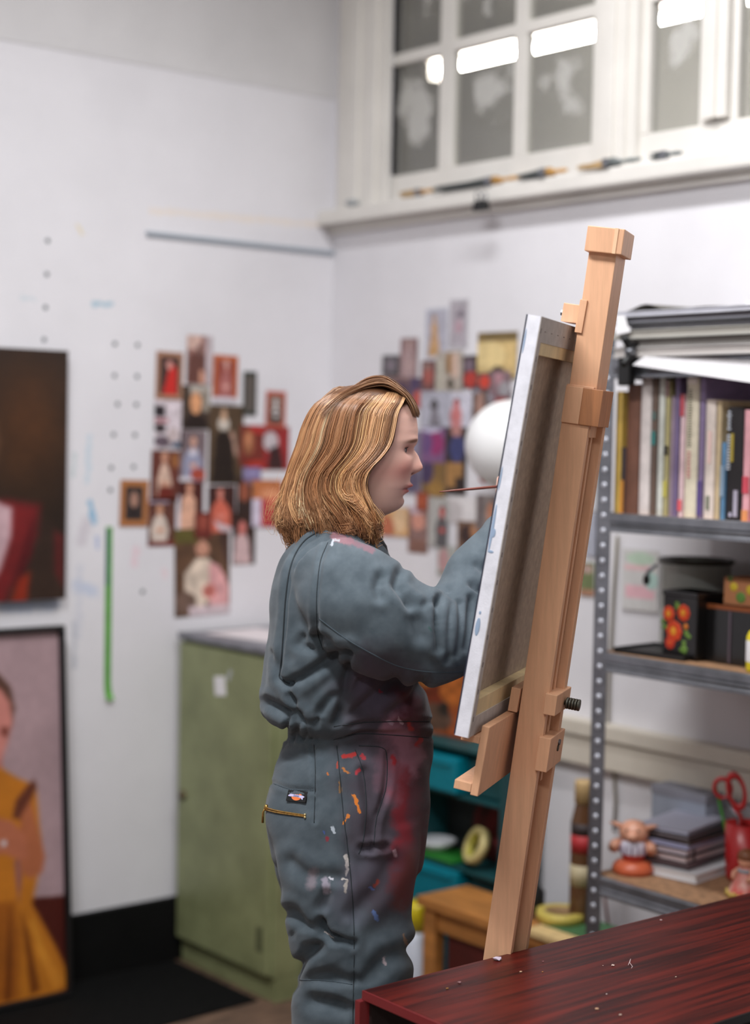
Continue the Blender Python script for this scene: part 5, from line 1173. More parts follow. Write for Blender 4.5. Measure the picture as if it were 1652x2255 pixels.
for b_ in np.arange(-.20, .21, .045):
    o = bpy.data.objects.new('staple', sm_); COL.objects.link(o); o.parent = canvas; o.matrix_parent_inverse = Matrix.Translation(-Vector(canvas.location))
    o.matrix_basis = ME @ Matrix.Translation((D+.0012, b_, LC-.022)) @ Matrix.Rotation(math.pi/2, 4, 'X')

# ================================================================ FOREGROUND SIDEBOARD
mh = bpy.data.materials.new('mahogany'); mh.use_nodes = True; nt = mh.node_tree; b = nt.nodes['Principled BSDF']
tc = nt.nodes.new('ShaderNodeTexCoord'); mp = nt.nodes.new('ShaderNodeMapping'); mp.inputs['Scale'].default_value = (1.2, 26, 26); nt.links.new(tc.outputs['Object'], mp.inputs[0])
n = nt.nodes.new('ShaderNodeTexNoise'); n.inputs['Scale'].default_value = 3; n.inputs['Detail'].default_value = 8; nt.links.new(mp.outputs[0], n.inputs['Vector'])
r = nt.nodes.new('ShaderNodeValToRGB'); r.color_ramp.elements[0].position = .35; r.color_ramp.elements[0].color = lin4((46, 9, 8)); r.color_ramp.elements[1].position = .7; r.color_ramp.elements[1].color = lin4((98, 26, 18))
nt.links.new(n.outputs['Fac'], r.inputs[0]); nt.links.new(r.outputs[0], b.inputs['Base Color']); b.inputs['Roughness'].default_value = .42; b.inputs['Specular IOR Level'].default_value = .3
MATS['mahogany'] = mh
MEDGE = mat('mahogany_edge', (116, 36, 38), .4)
tz = .70; tx0 = -1.585; ty0 = -2.166; ty1 = -2.60; tx1 = -.45
t = thing('sideboard', 'dark red mahogany sideboard in front of the easel', 'sideboard', ((tx0+tx1)/2, (ty0+ty1)/2, 0))
boxo('top', (tx0, ty1, tz-.014), (tx1, ty0, tz), mh, t, None, .0015)
bm = bmesh.new(); box(bm, (tx0-.003, ty1, tz-.015), (tx0, ty0, tz-.0005)); obj('edge_band', bm, MEDGE, t)
boxo('edge_band', (tx0-.003, ty1-.003, tz-.015), (tx1, ty1, tz-.0005), BLK, t)
boxo('corner_post', (tx0-.012, ty0-.006, 0), (tx0+.008, ty0+.006, tz-.016), MEDGE, t)
boxo('corner_post', (tx0-.012, ty1-.006, 0), (tx0+.008, ty1+.010, tz-.016), MEDGE, t)
boxo('corner_post', (tx1-.02, ty0-.02, 0), (tx1, ty0, tz-.016), MEDGE, t); boxo('corner_post', (tx1-.02, ty1, 0), (tx1, ty1+.02, tz-.016), MEDGE, t)
boxo('back_panel', (tx0+.008, ty0-.012, .05), (tx1-.02, ty0-.004, tz-.016), mat('dark_ply', (30, 14, 12), .7), t)
boxo('inner_shelf', (tx0+.008, ty1+.02, .36), (tx1-.02, ty0-.012, .375), mh, t)
boxo('bottom_board', (tx0+.008, ty1+.02, .05), (tx1-.02, ty0-.012, .065), mh, t)
boxo('front_rail', (tx0+.008, ty1+.002, tz-.075), (tx1-.02, ty1+.016, tz-.03), mat('tan_rail', (150, 104, 66), .5), t)
# paint crumbs and scraps on its top
FL = {1: 'tan crumb of dried paint behind the orange speck on the mahogany top', 2: 'pale pink paint crumb touching the thread on the mahogany top', 3: 'minute pale speck next to the crumb by the thread', 4: 'orange paint speck beside the tan crumb on the mahogany top', 5: 'ochre paint speck near the end band of the mahogany top', 6: 'tiny cream speck in the middle of the mahogany top', 7: 'cream paint crumb by the front edge of the mahogany top', 8: 'brown smeared crumb near the front edge of the mahogany top', 9: 'pink paint crumb by the back edge of the mahogany top', 10: 'dull mauve crumb near the end of the mahogany top', 11: 'tiny buff speck alone on the mahogany top', 12: 'dull rose speck near the lilac flake on the mahogany top'}
crm = mat('dried_paint_crumb', (206, 186, 186), .7)
for k, (px, py, s_, c_, lb) in enumerate([(1095, 2115, .009, (196, 180, 196), 'largest lilac paint flake on the mahogany top'), (1147, 2141, .003, (206, 170, 140), ''), (1350, 2127, .004, (206, 180, 170), ''), (1328, 2127, .0015, (206, 180, 170), ''), (1195, 2141, .002, (190, 130, 70), ''), (985, 2178, .003, (170, 120, 60), ''),
      (1336, 2190, .002, (206, 186, 180), ''), (1366, 2236, .003, (200, 176, 160), ''), (1315, 2223, .004, (190, 150, 120), ''), (1456, 2027, .003, (200, 170, 170), ''), (1012, 2165, .004, (150, 110, 110), ''), (1489, 2152, .002, (190, 170, 150), ''), (1196, 2118, .002, (170, 120, 120), '')]):
    p = onz(px, py, tz)
    bm = bmesh.new(); bmesh.ops.create_icosphere(bm, subdivisions=1, radius=1)
    for v in bm.verts: v.co = Vector((v.co.x*s_*random.uniform(.6, 1.2), v.co.y*s_*random.uniform(.5, 1), v.co.z*s_*.35)); 
    zmin = min(v.co.z for v in bm.verts)
    for v in bm.verts: v.co += Vector((p[0], p[1], tz-zmin+.0001))
    o = obj('paint_flake', bm, mat('flake_%d_%d_%d' % c_, c_, .7)); tag(o, lb or FL[k], 'paint flake', 'paint flakes on the sideboard')
bm = bmesh.new(); pts = [onz(*p, tz+.001) for p in ((1384, 2125), (1389, 2112), (1387, 2120), (1393, 2128), (1391, 2132))]; tube(bm, pts, .0006, 5); tag(obj('thread', bm, crm), 'thin white thread on the mahogany top', 'thread')

# ================================================================ THE PAINTER
ex, ey = rt_v, fw_
WO = CAM+3.0*ray(770, 1600); WO[2] = 0
def pl(px, py, y=0.0):
    d = ray(px, py); t_ = (y-(CAM-WO)@ey)/(d@ey); P = CAM+t_*d
    return np.array([(P-WO)@ex, P[2]])
def l2w(p):
    p = np.asarray(p, float); return WO+p[..., 0:1]*ex+p[..., 1:2]*ey+p[..., 2:3]*np.array([0, 0, 1.])
def lp(px, py, y=0.0):
    a = pl(px, py, y); return np.array([a[0], y, a[1]])
def crom(P, n):
    """Catmull-Rom through the rows of P, n samples"""
    P = np.asarray(P, float); m_ = len(P); t_ = np.linspace(0, m_-1, n); i = np.clip(t_.astype(int), 0, m_-2); f = (t_-i)[:, None]
    g = lambda k: P[np.clip(k, 0, m_-1)]
    p0, p1, p2, p3 = g(i-1), g(i), g(i+1), g(i+2)
    return .5*((2*p1)+(-p0+p2)*f+(2*p0-5*p1+4*p2-p3)*f*f+(-p0+3*p1-3*p2+p3)*f**3)
def ring_loft(rings, seg=56, n=2.25, up=3, yc=0.0):
    """rings: (back px, back py, front px, front py, half width m[, y centre]) -> closed loft (verts local, faces)"""
    R_ = np.array([list(r)+[yc] if len(r) == 5 else list(r) for r in rings], float)
    R_ = crom(R_, (len(R_)-1)*up+1)
    vs, fs = [], []; th = np.linspace(0, 2*math.pi, seg, endpoint=False); c, s = np.cos(th), np.sin(th)
    sc, ss = np.sign(c)*np.abs(c)**(2/n), np.sign(s)*np.abs(s)**(2/n)
    for bx, by, fx, fy, hw, y0 in R_:
        b, f = lp(bx, by, y0), lp(fx, fy, y0); m0, h = (b+f)/2, (f-b)/2
        vs.append(m0+sc[:, None]*h+ss[:, None]*np.array([0, hw, 0]))
    K = len(vs); V_ = np.concatenate(vs)
    for k in range(K-1):
        for j in range(seg):
            j2 = (j+1) % seg; fs.append((k*seg+j, k*seg+j2, (k+1)*seg+j2, (k+1)*seg+j))
    fs.append(tuple(range(seg))[::-1]); fs.append(tuple((K-1)*seg+j for j in range(seg)))
    return V_, fs
def tube_np(P, Rr, seg=24, n=40):
    A = crom(np.concatenate([np.asarray(P, float), np.asarray(Rr, float)[:, None]], 1), n)
    bm = bmesh.new(); tube(bm, [Vector(a[:3]) for a in A], list(A[:, 3]), seg)
    bmesh.ops.recalc_face_normals(bm, faces=bm.faces)
    V_ = np.array([v.co[:] for v in bm.verts]); bm.verts.index_update(); fs = [tuple(v.index for v in f.verts) for f in bm.faces]; bm.free()
    return V_, fs
def joinm(parts):
    vs, fs, o = [], [], 0
    for v, f in parts:
        vs.append(np.asarray(v)); fs += [tuple(i+o for i in ff) for ff in f]; o += len(v)
    return np.concatenate(vs), fs
def voxel(parts, size, smooth=4):
    V_, F_ = joinm(parts)
    me = bpy.data.meshes.new('tmp'); me.from_pydata([tuple(v) for v in V_], [], F_); me.update()
    bm = bmesh.new(); bm.from_mesh(me); bmesh.ops.recalc_face_normals(bm, faces=bm.faces); bm.to_mesh(me); bm.free()
    o = bpy.data.objects.new('tmp', me); COL.objects.link(o)
    md = o.modifiers.new('r', 'REMESH'); md.mode = 'VOXEL'; md.voxel_size = size
    dg = bpy.context.evaluated_depsgraph_get(); dg.update()
    nm = bpy.data.meshes.new_from_object(o.evaluated_get(dg))
    bpy.data.objects.remove(o); bpy.data.meshes.remove(me)
    n = len(nm.vertices); V2 = np.empty(n*3); nm.vertices.foreach_get('co', V2); V2 = V2.reshape(-1, 3)
    E = np.empty(len(nm.edges)*2, np.int64); nm.edges.foreach_get('vertices', E); E = E.reshape(-1, 2)
    F2 = [tuple(p.vertices) for p in nm.polygons]; bpy.data.meshes.remove(nm)
    deg = np.bincount(E.ravel(), minlength=n).astype(float)
    def lap(V_, k):
        for _ in range(k):
            S = np.zeros_like(V_)
            for a in range(3):
                S[:, a] = np.bincount(E[:, 0], V_[E[:, 1], a], n)+np.bincount(E[:, 1], V_[E[:, 0], a], n)
            V_ = V_*.4+.6*S/np.maximum(deg, 1)[:, None]
        return V_
    return lap(V2, smooth), F2, E, lap
def vnormals(V_, F_):
    Q = np.array([f if len(f) == 4 else (f[0], f[1], f[2], f[2]) for f in F_])
    nn_ = np.cross(V_[Q[:, 2]]-V_[Q[:, 0]], V_[Q[:, 3]]-V_[Q[:, 1]])
    N = np.zeros_like(V_)
    for k in range(4): 
        for a in range(3): N[:, a] += np.bincount(Q[:, k], nn_[:, a], len(V_))
    return N/np.maximum(np.linalg.norm(N, axis=1, keepdims=True), 1e-12)

# ---------------- coverall
torso = ring_loft([(700, 1140, 800, 1160, .062), (668, 1160, 832, 1188, .105), (636, 1198, 858, 1222, .160), (612, 1250, 880, 1262, .196), (600, 1310, 892, 1320, .205), (592, 1380, 905, 1386, .202), (585, 1450, 920, 1455, .200), (580, 1510, 934, 1510, .197), (580, 1548, 942, 1545, .190), (590, 1570, 946, 1566, .182), (632, 1588, 948, 1588, .168),
                   (636, 1612, 948, 1612, .168), (622, 1650, 951, 1650, .178), (604, 1700, 951, 1700, .190), (588, 1750, 948, 1750, .198), (583, 1790, 944, 1790, .202), (590, 1832, 939, 1832, .202), (604, 1876, 932, 1876, .198), (622, 1905, 926, 1905, .18)], n=2.35)
def leg(yc, dx):
    return ring_loft([(612, 1800, 925+dx, 1800, .104, yc), (600+6, 1870, 930+dx, 1870, .106, yc), (620, 1960, 918+dx, 1960, .104, yc), (636, 2030, 912+dx, 2030, .101, yc), (646, 2085, 910+dx, 2085, .098, yc), (660, 2130, 908+dx, 2130, .096, yc), (651, 2195, 906+dx, 2195, .097, yc), (645, 2260, 902+dx, 2260, .098, yc), (652, 2400, 888+dx, 2400, .094, yc), (668, 2600, 872+dx, 2600, .088, yc), (682, 2760, 862+dx, 2760, .084, yc)], n=2.2)
near_arm = tube_np([lp(726, 1262, -.13), lp(770, 1310, -.185), lp(840, 1366, -.205), (lp(905, 1395, -.200)), lp(955, 1408, -.190), lp(988, 1396, -.172), lp(1016, 1345, -.138), lp(1050, 1272, -.085), lp(1092, 1205, -.005), lp(1116, 1172, .030)], [.070, .088, .090, .083, .079, .072, .062, .053, .048, .044], 36, 60)
far_arm = tube_np([lp(735, 1262, .13), lp(748, 1320, .185), lp(770, 1410, .205), lp(790, 1480, .205), lp(815, 1510, .195), lp(840, 1504, .17), lp(866, 1490, .14)], [.07, .084, .080, .072, .066, .056, .046], 32, 50)
Vc, Fc, Ec, lapc = voxel([torso, leg(-.098, 0), leg(.098, -10), near_arm, far_arm], .0042, 7)
Wc_ = l2w(Vc); q = proj(Wc_); PX, PY = q[:, 0], q[:, 1]
N = vnormals(Vc, Fc)
CRE = [([(706, 1168), (672, 1190), (650, 1222), (637, 1262), (629, 1320), (625, 1380), (621, 1440), (617, 1480), (616, 1492), (626, 1500), (640, 1507)], 5, 5),
       ([(722, 1195), (706, 1235), (699, 1290), (697, 1340), (700, 1395), (712, 1430)], 5, 3.5),
       ([(765, 1436), (735, 1443), (700, 1470), (665, 1492), (640, 1503)], 10, 11), ([(700, 1400), (725, 1412), (760, 1435)], 7, 5), ([(772, 1440), (766, 1480), (755, 1530), (738, 1590)], 9, 12),
       ([(668, 1405), (660, 1420), (690, 1432)], 8, 5), ([(735, 1530), (712, 1560), (695, 1590)], 8, 7), ([(790, 1500), (770, 1540), (745, 1585)], 9, 6), ([(870, 1500), (820, 1540), (760, 1580)], 11, 6), ([(930, 1500), (905, 1540), (860, 1575)], 10, 5),
       ([(966, 1322), (961, 1350), (962, 1390), (966, 1428)], 7, 11), ([(990, 1335), (986, 1380), (985, 1450)], 7, 7), ([(1010, 1330), (1012, 1380), (1004, 1440)], 7, 8), ([(1035, 1320), (1032, 1380), (1022, 1430)], 7, 7),
       ([(880, 1262), (873, 1285), (886, 1310), (905, 1330)], 9, 7), ([(838, 1270), (830, 1295), (836, 1315)], 9, 5), ([(900, 1330), (915, 1370), (925, 1400)], 13, 5), ([(985, 1310), (960, 1325), (930, 1335)], 9, 4),
       ([(1040, 1290), (1055, 1300), (1075, 1290)], 8, 6), ([(1050, 1240), (1065, 1250), (1080, 1240)], 7, 4),
       ([(590, 1545), (615, 1562), (640, 1572), (668, 1584)], 9, 8), ([(640, 1530), (648, 1552), (660, 1575)], 6, 5), ([(618, 1500), (640, 1520), (650, 1545)], 7, 4), ([(600, 1440), (612, 1470), (616, 1490)], 8, 3),
       ([(735, 1602), (800, 1592), (880, 1590), (945, 1590)], 5, 3.5), ([(735, 1625), (790, 1612), (850, 1615), (945, 1622)], 5, 3),
       ([(642, 2008), (675, 2040), (715, 2046)], 12, 8), ([(712, 2030), (716, 2052), (740, 2066), (775, 2075)], 8, 12), ([(655, 2130), (690, 2090), (735, 2066)], 14, 12), ([(650, 2170), (700, 2150), (770, 2160)], 14, 8), ([(905, 2090), (850, 2110), (800, 2160)], 16, 8),
       ([(800, 1868), (850, 1866)], 7, 7), ([(800, 1700), (815, 1790), (812, 1840)], 9, 6), ([(855, 1660), (850, 1740), (828, 1800), (820, 1870)], 6, 5), ([(720, 1970), (706, 2020), (700, 2060)], 12, 8), ([(690, 2200), (760, 2215)], 16, 8), ([(780, 2010), (830, 1960), (860, 1900)], 16, 6), ([(640, 1900), (680, 1930), (740, 1935)], 14, 5), ([(650, 2060), (690, 2090)], 12, 6),
       ([(742, 1640), (748, 1700), (756, 1790), (765, 1860), (775, 1960), (780, 2060), (778, 2255)], 4, 3), ([(690, 1640), (694, 1700), (692, 1810)], 4, 2.5), ([(592, 1722), (640, 1738), (690, 1741)], 4, 2.5)]
for x in range(636, 740, 13):
    CRE.append(([(x, 1586), (x+random.uniform(-5, 5), 1606), (x+random.uniform(-3, 3), 1628)], 4.5, 6))
disp = np.zeros(len(Vc))
for plx, w_, dmm in CRE:
    d = polydist(PX, PY, plx)
    disp += 1.25*dmm/1000*(-np.exp(-(d/w_)**2)+.45*np.exp(-((d-2.3*w_)/(1.2*w_))**2))
# broad soft wrinkles of the cloth
for i in range(0, len(Vc)):
    pass
kx = Vc*np.array([1, 1, 1.])
ph = rng.uniform(0, 6.28, 10)
wv = np.zeros(len(Vc))
for k in range(10):
    dirv = rng.normal(size=3); dirv /= np.linalg.norm(dirv); fq = rng.uniform(28, 70)
    wv += np.sin(kx@dirv*fq+ph[k]+1.5*np.sin(kx@rng.normal(size=3)*12))
disp += .0011*wv
disp = np.where(disp > .006, .006, disp)
Vc = Vc+N*disp[:, None]
Vc = lapc(Vc, 1)
Wc_ = l2w(Vc); q = proj(Wc_)

# coverall cloth material with paint stains laid out over the garment
cm = bpy.data.materials.new('grey_blue_twill'); cm.use_nodes = True; nt = cm.node_tree; bs = nt.nodes['Principled BSDF']
bs.inputs['Roughness'].default_value = .85; bs.inputs['Specular IOR Level'].default_value = .2; bs.inputs['Sheen Weight'].default_value = .12
at = nt.nodes.new('ShaderNodeAttribute'); at.attribute_name = 'garment'
nz = nt.nodes.new('ShaderNodeTexNoise'); nz.inputs['Scale'].default_value = 3.2; nz.inputs['Detail'].default_value = 7; nt.links.new(at.outputs['Vector'], nz.inputs['Vector'])
rp = nt.nodes.new('ShaderNodeValToRGB'); rp.color_ramp.elements[0].color = lin4((70, 80, 87)); rp.color_ramp.elements[1].color = lin4((83, 93, 100)); rp.color_ramp.elements[0].position = .35; rp.color_ramp.elements[1].position = .65
nt.links.new(nz.outputs['Fac'], rp.inputs[0]); col = rp.outputs[0]
def warp(scale, amt):
    n_ = nt.nodes.new('ShaderNodeTexNoise'); n_.inputs['Scale'].default_value = scale; n_.inputs['Detail'].default_value = 5; nt.links.new(at.outputs['Vector'], n_.inputs['Vector'])
    s_ = nt.nodes.new('ShaderNodeVectorMath'); s_.operation = 'SUBTRACT'; nt.links.new(n_.outputs['Color'], s_.inputs[0]); s_.inputs[1].default_value = (.5, .5, .5)
    a_ = nt.nodes.new('ShaderNodeVectorMath'); a_.operation = 'MULTIPLY_ADD'; nt.links.new(s_.outputs[0], a_.inputs[0]); a_.inputs[1].default_value = (amt, amt, 0); nt.links.new(at.outputs['Vector'], a_.inputs[2])
    return a_.outputs[0]
def S(x0, y0, x1, y1, r0, r1, rgb, k): return ((x0/100, y0/100, 0), (x1/100, y1/100, 0), r0/100, r1/100, rgb, k)
wide = warp(1.6, 1.1); fine = warp(9, .16)
col = stain_chain(nt, wide, col, [S(830, 1500, 850, 1950, 30, 120, (66, 52, 62), .75), S(905, 1560, 905, 1950, 18, 60, (90, 40, 50), .85), S(880, 1700, 890, 1850, 4, 34, (128, 30, 40), .75), S(870, 1600, 900, 1680, 6, 42, (156, 112, 128), .8), S(855, 1640, 860, 1760, 4, 40, (128, 92, 106), .5),
       S(940, 1500, 946, 1760, 8, 26, (58, 40, 46), .6), S(790, 1480, 840, 1560, 10, 60, (84, 74, 90), .6), S(900, 1900, 880, 2000, 5, 40, (96, 40, 34), .7), S(800, 1900, 760, 2000, 10, 60, (96, 94, 108), .4)])
col = stain_chain(nt, fine, col, [S(736, 1180, 770, 1192, 5, 13, (138, 98, 106), .85), S(770, 1190, 820, 1212, 2, 9, (126, 90, 100), .75), S(735, 1188, 731, 1200, 1.5, 4, (176, 180, 188), .8), S(740, 1186, 745, 1190, 1, 4, (170, 174, 180), .7),
       S(757, 1667, 782, 1661, 3, 7, (180, 52, 48), .9), S(798, 1664, 801, 1668, 3, 7, (166, 50, 56), .85), S(785, 1702, 791, 1695, 2, 6, (190, 62, 72), .9), S(744, 1680, 742, 1690, 1, 4, (176, 70, 50), .8), S(756, 1692, 768, 1702, 1, 4, (190, 120, 60), .9),
       S(780, 1752, 784, 1765, 2.5, 5, (204, 122, 52), 1), S(784, 1765, 793, 1788, 2.5, 5, (204, 118, 48), 1), S(763, 1801, 768, 1798, 2.5, 5, (204, 122, 56), 1), S(757, 1812, 760, 1808, 1.5, 4, (206, 124, 50), .95), S(722, 1703, 724, 1706, 1, 4, (190, 110, 50), .9), S(748, 1722, 750, 1745, 1, 4, (150, 110, 60), .7),
       S(733, 1822, 736, 1832, 1.5, 4, (186, 196, 206), .9), S(720, 1845, 722, 1850, 2, 5, (140, 48, 62), .9), S(713, 1831, 716, 1834, 1, 4, (70, 90, 150), .8),
       S(762, 1886, 766, 1904, 3, 7, (196, 190, 186), .95), S(766, 1904, 762, 1925, 1, 5, (176, 170, 170), .85), S(755, 1935, 764, 1935, 1, 3, (200, 194, 190), .9), S(763, 1940, 760, 1962, 1.5, 5, (176, 168, 160), .8), S(726, 1930, 732, 1934, 1, 4, (206, 206, 216), .9), S(716, 1938, 720, 1962, 3, 12, (166, 158, 172), .7), S(690, 1920, 685, 1950, 3, 16, (150, 134, 142), .5),
       S(826, 1950, 832, 1940, 1, 6, (150, 60, 44), .8), S(814, 1952, 820, 1958, 1, 5, (90, 110, 170), .7), S(824, 2010, 830, 2024, 2, 7, (96, 122, 176), .85), S(846, 2112, 848, 2122, 1, 6, (176, 160, 164), .85), S(890, 2060, 896, 2080, 1, 6, (166, 130, 100), .7), S(715, 2050, 735, 2066, .5, 2.5, (170, 160, 156), .8),
       S(866, 1668, 870, 1680, 2, 9, (150, 30, 36), .85), S(926, 1630, 918, 1642, 2, 8, (170, 36, 36), .8), S(900, 1596, 905, 1604, 2, 8, (164, 50, 44), .8), S(856, 1588, 862, 1592, 1, 6, (180, 150, 164), .7), S(878, 1584, 884, 1590, 1, 6, (190, 160, 170), .7), S(868, 1875, 872, 1885, 1, 6, (180, 150, 160), .7),
       S(837, 1522, 840, 1524, 1, 5, (150, 50, 70), .8), S(946, 1382, 948, 1386, 1, 5, (52, 84, 80), .7), S(884, 1240+190, 884, 1432, 1, 3, (60, 60, 70), .4)])
nt.links.new(col, bs.inputs['Base Color'])
n2 = nt.nodes.new('ShaderNodeTexWave'); n2.wave_type = 'BANDS'; n2.bands_direction = 'DIAGONAL'; n2.inputs['Scale'].default_value = 18; n2.inputs['Distortion'].default_value = 2
nt.links.new(at.outputs['Vector'], n2.inputs['Vector'])
bp = nt.nodes.new('ShaderNodeBump'); bp.inputs['Strength'].default_value = .12; bp.inputs['Distance'].default_value = .0015; nt.links.new(n2.outputs['Fac'], bp.inputs['Height']); nt.links.new(bp.outputs[0], bs.inputs['Normal'])
MATS['grey_blue_twill'] = cm
def cloth(name, V_, F_, parent, smooth=True):
    o = pydata(name, l2w(V_), F_, cm, parent, smooth)
    qq = proj(l2w(V_)); g = np.zeros((len(V_), 3)); g[:, :2] = qq/100
    a_ = o.data.attributes.new('garment', 'FLOAT_VECTOR', 'POINT'); a_.data.foreach_set('vector', g.ravel())
    return o

# ---------------- body: head, neck, trunk, arms and hands in one mesh
HT = np.array([  # py, back px, front px, half width
    (846, 792, 806, .010), (848, 770, 828, .024), (853, 748, 850, .038), (862, 728, 872, .050), (876, 710, 893, .060), (895, 696, 909, .0675), (920, 687, 918, .0725), (948, 684, 921, .0748), (972, 686, 920, .0755), (990, 692, 914, .0750), (1010, 699, 912, .0735), (1030, 708, 910, .0710), (1050, 718, 905, .0680), (1070, 728, 901, .0635), (1090, 738, 893, .0580), (1104, 743, 888, .0530), (1116, 746, 884, .0475), (1124, 747, 875, .0440), (1130, 748, 860, .0440), (1136, 748, 846, .0460), (1150, 744, 838, .0500), (1175, 735, 834, .0540), (1205, 715, 842, .0750), (1240, 690, 858, .1150), (1300, 660, 872, .1500), (1400, 645, 880, .1450), (1500, 650, 890, .1300), (1560, 665, 895, .1250), (1640, 650, 905, .14)], float)
rows = np.concatenate([np.linspace(846, 1136, 146), np.linspace(1142, 1640, 40)])
hb, hf, hw = [np.interp(rows, HT[:, 0], HT[:, k]) for k in (1, 2, 3)]
def smooth1(a, k=2):
    for _ in range(k): a = np.concatenate([a[:1], .25*a[:-2]+.5*a[1:-1]+.25*a[2:], a[-1:]])
    return a
hb, hf, hw = smooth1(hb, 6), smooth1(hf, 5), smooth1(hw, 6)
SEG = 120
th = np.linspace(0, 2*math.pi, SEG, endpoint=False)
PXM = 3.0/FPX
cxs = np.where(rows < 1136, .46*hf+.54*hb, .5*(hf+hb))
lat = hw[:, None]*np.sin(th)[None]
cth = np.cos(th)[None]
xpx = cxs[:, None]+np.where(cth > 0, (hf-cxs)[:, None]*np.sign(cth)*np.abs(cth)**.86, (cxs-hb)[:, None]*cth)
RY = np.repeat(rows[:, None], SEG, 1)
front = (cth > 0).astype(float)*np.ones_like(RY)
G = lambda x, s: np.exp(-(x/s)**2)
nose_amp = np.interp(RY, [984, 992, 1004, 1016, 1026, 1031, 1036, 1041, 1046, 1050], [0, 2.5, 9, 15, 20.5, 21.5, 19.5, 12, 3, 0])
nose_w = np.interp(RY, [984, 1010, 1024, 1034, 1046], [.0065, .0085, .0110, .0125, .011])
xpx = xpx+front*(nose_amp*G(lat, nose_w)
    + 3.0*G(np.abs(lat)-.030, .020)*G(RY-969, 9) - 13*G(np.abs(lat)-.031, .0145)*G(RY-990, 12) - 4*G(lat, .012)*G(RY-988, 8)
    + 5.5*G(np.abs(lat)-.043, .020)*G(RY-1022, 22) + 4.0*G(lat, .020)*G(RY-1068, 7) + 5.2*G(lat, .016)*G(RY-1070, 5) + 4.6*G(lat, .015)*G(RY-1082, 5) - 4.6*G(lat, .022)*G(RY-1076, 2.4)
    - 4.5*G(lat, .02)*G(RY-1093, 6) + 3.0*G(lat, .018)*G(RY-1108, 9) - 2.0*G(lat, .004)*G(RY-1054, 6) - 4*G(np.abs(lat)-.0105, .004)*G(RY-1042, 3.5)
    - 3*G(np.abs(lat)-.026, .006)*G(RY-1077, 7))
# nasolabial hollow, temple
lat = lat*(1-.03*G(RY-955, 20)*G(np.abs(cth)*np.ones_like(RY)-.45, .25))
HV = np.zeros((len(rows), SEG, 3))
for i, r in enumerate(rows):
    a0, a1 = pl(700, r), pl(900, r)
    f = (xpx[i]-700)/200
    HV[i, :, 0] = a0[0]+(a1[0]-a0[0])*f; HV[i, :, 2] = a0[1]+(a1[1]-a0[1])*f; HV[i, :, 1] = lat[i]
skin = np.array([238, 192, 174.])
HC = np.empty(HV.shape); HC[:] = skin
def blend(msk, rgb):
    global HC
    HC = HC*(1-msk[..., None])+np.array(rgb, float)*msk[..., None]
blend(front*.55*G(np.abs(lat)-.045, .022)*G(RY-1035, 22), (214, 128, 116))
blend(front*.35*G(lat, .014)*G(RY-1030, 12), (222, 140, 124))
blend(front*np.clip(1.5*G(lat, .021)*(G(RY-1071, 5.5)+G(RY-1081, 5.5)), 0, 1)*.9, (198, 98, 96))
blend(front*np.clip(G(lat, .024)*G(RY-1076, 1.8)*1.4, 0, 1)*.85, (120, 48, 48))
blend(front*.6*G(np.abs(lat)-.031, .015)*G(RY-990, 9), (176, 116, 100))
brow = np.clip(1.6*G(np.abs(lat)-.030, .014)*G(RY-(971-40*np.clip(.03-np.abs(lat), -.02, .02)*3), 3.6), 0, 1)
blend(front*brow*.85, (120, 80, 56))
blend(front*np.clip(1.4*G(np.abs(lat)-.0105, .0035)*G(RY-1043, 2.6), 0, 1)*.8, (110, 52, 44))
blend(.35*np.clip((RY-1110)/30, 0, 1), (196, 136, 116))
hl = np.interp(RY, [846, 870, 890, 905, 940, 975, 1000, 1020, 1140], [960, 930, 900, 880, 868, 858, 842, 815, 800])
blend(np.clip((hl-xpx)/10, 0, 1)*(RY < 1120), (92, 60, 38))
nr = len(rows)
bodyV = HV.reshape(-1, 3); bodyC = HC.reshape(-1, 3)
bodyF = [(i*SEG+j, i*SEG+(j+1) % SEG, (i+1)*SEG+(j+1) % SEG, (i+1)*SEG+j) for i in range(nr-1) for j in range(SEG)]
bodyF.append(tuple(range(SEG))[::-1]); bodyF.append(tuple((nr-1)*SEG+j for j in range(SEG)))
def hand(wrist, fdir, palm_n, curl, thumb_side, spread=.10):
    """local-space hand: wrist point, finger direction, palm normal; returns parts"""
    f = np.asarray(fdir, float); f /= np.linalg.norm(f); n_ = np.asarray(palm_n, float); n_ -= f*(n_@f); n_ /= np.linalg.norm(n_); s = np.cross(f, n_)*thumb_side
    w = np.asarray(wrist, float); parts = []
    for k in range(4):
        o = (.027-.018*k)
        parts.append(tube_np([w+s*o*.55, w+f*.045+s*o*.9, w+f*.085+s*o], [.0135, .0125, .0105], 14, 14))
    Ls = [.040, .046, .042, .032]
    for k in range(4):
        o = .027-.018*k; b = w+f*.083+s*o; pts = [b]; d = f+s*spread*(1.5-k)*.4; d /= np.linalg.norm(d)
        ang = 0
        for j, (fr, cv) in enumerate(zip((1, .62, .5), curl[k])):
            ang += math.radians(cv); pts.append(pts[-1]+Ls[k]*fr*(d*math.cos(ang)+n_*math.sin(ang)))
        parts.append(tube_np(pts, [.0098, .0088, .0080, .0060], 14, 22))
    b = w+f*.022+s*.026; d = f*.75+s*.30+n_*.55; d /= np.linalg.norm(d); d2 = f*.85+s*.15+n_*.5; d2 /= np.linalg.norm(d2)
    parts.append(tube_np([w+f*.012+s*.012, b, b+d*.036, b+d*.036+d2*.030, b+d*.036+d2*.052], [.013, .0135, .0108, .0096, .0066], 14, 24))
    parts.append(tube_np([w-f*.05, w-f*.02, w+f*.02], [.026, .024, .024], 18, 12))
    return parts
wr = lp(1144, 1164, .055)
brush_pt = lp(1122, 1092, -.055)
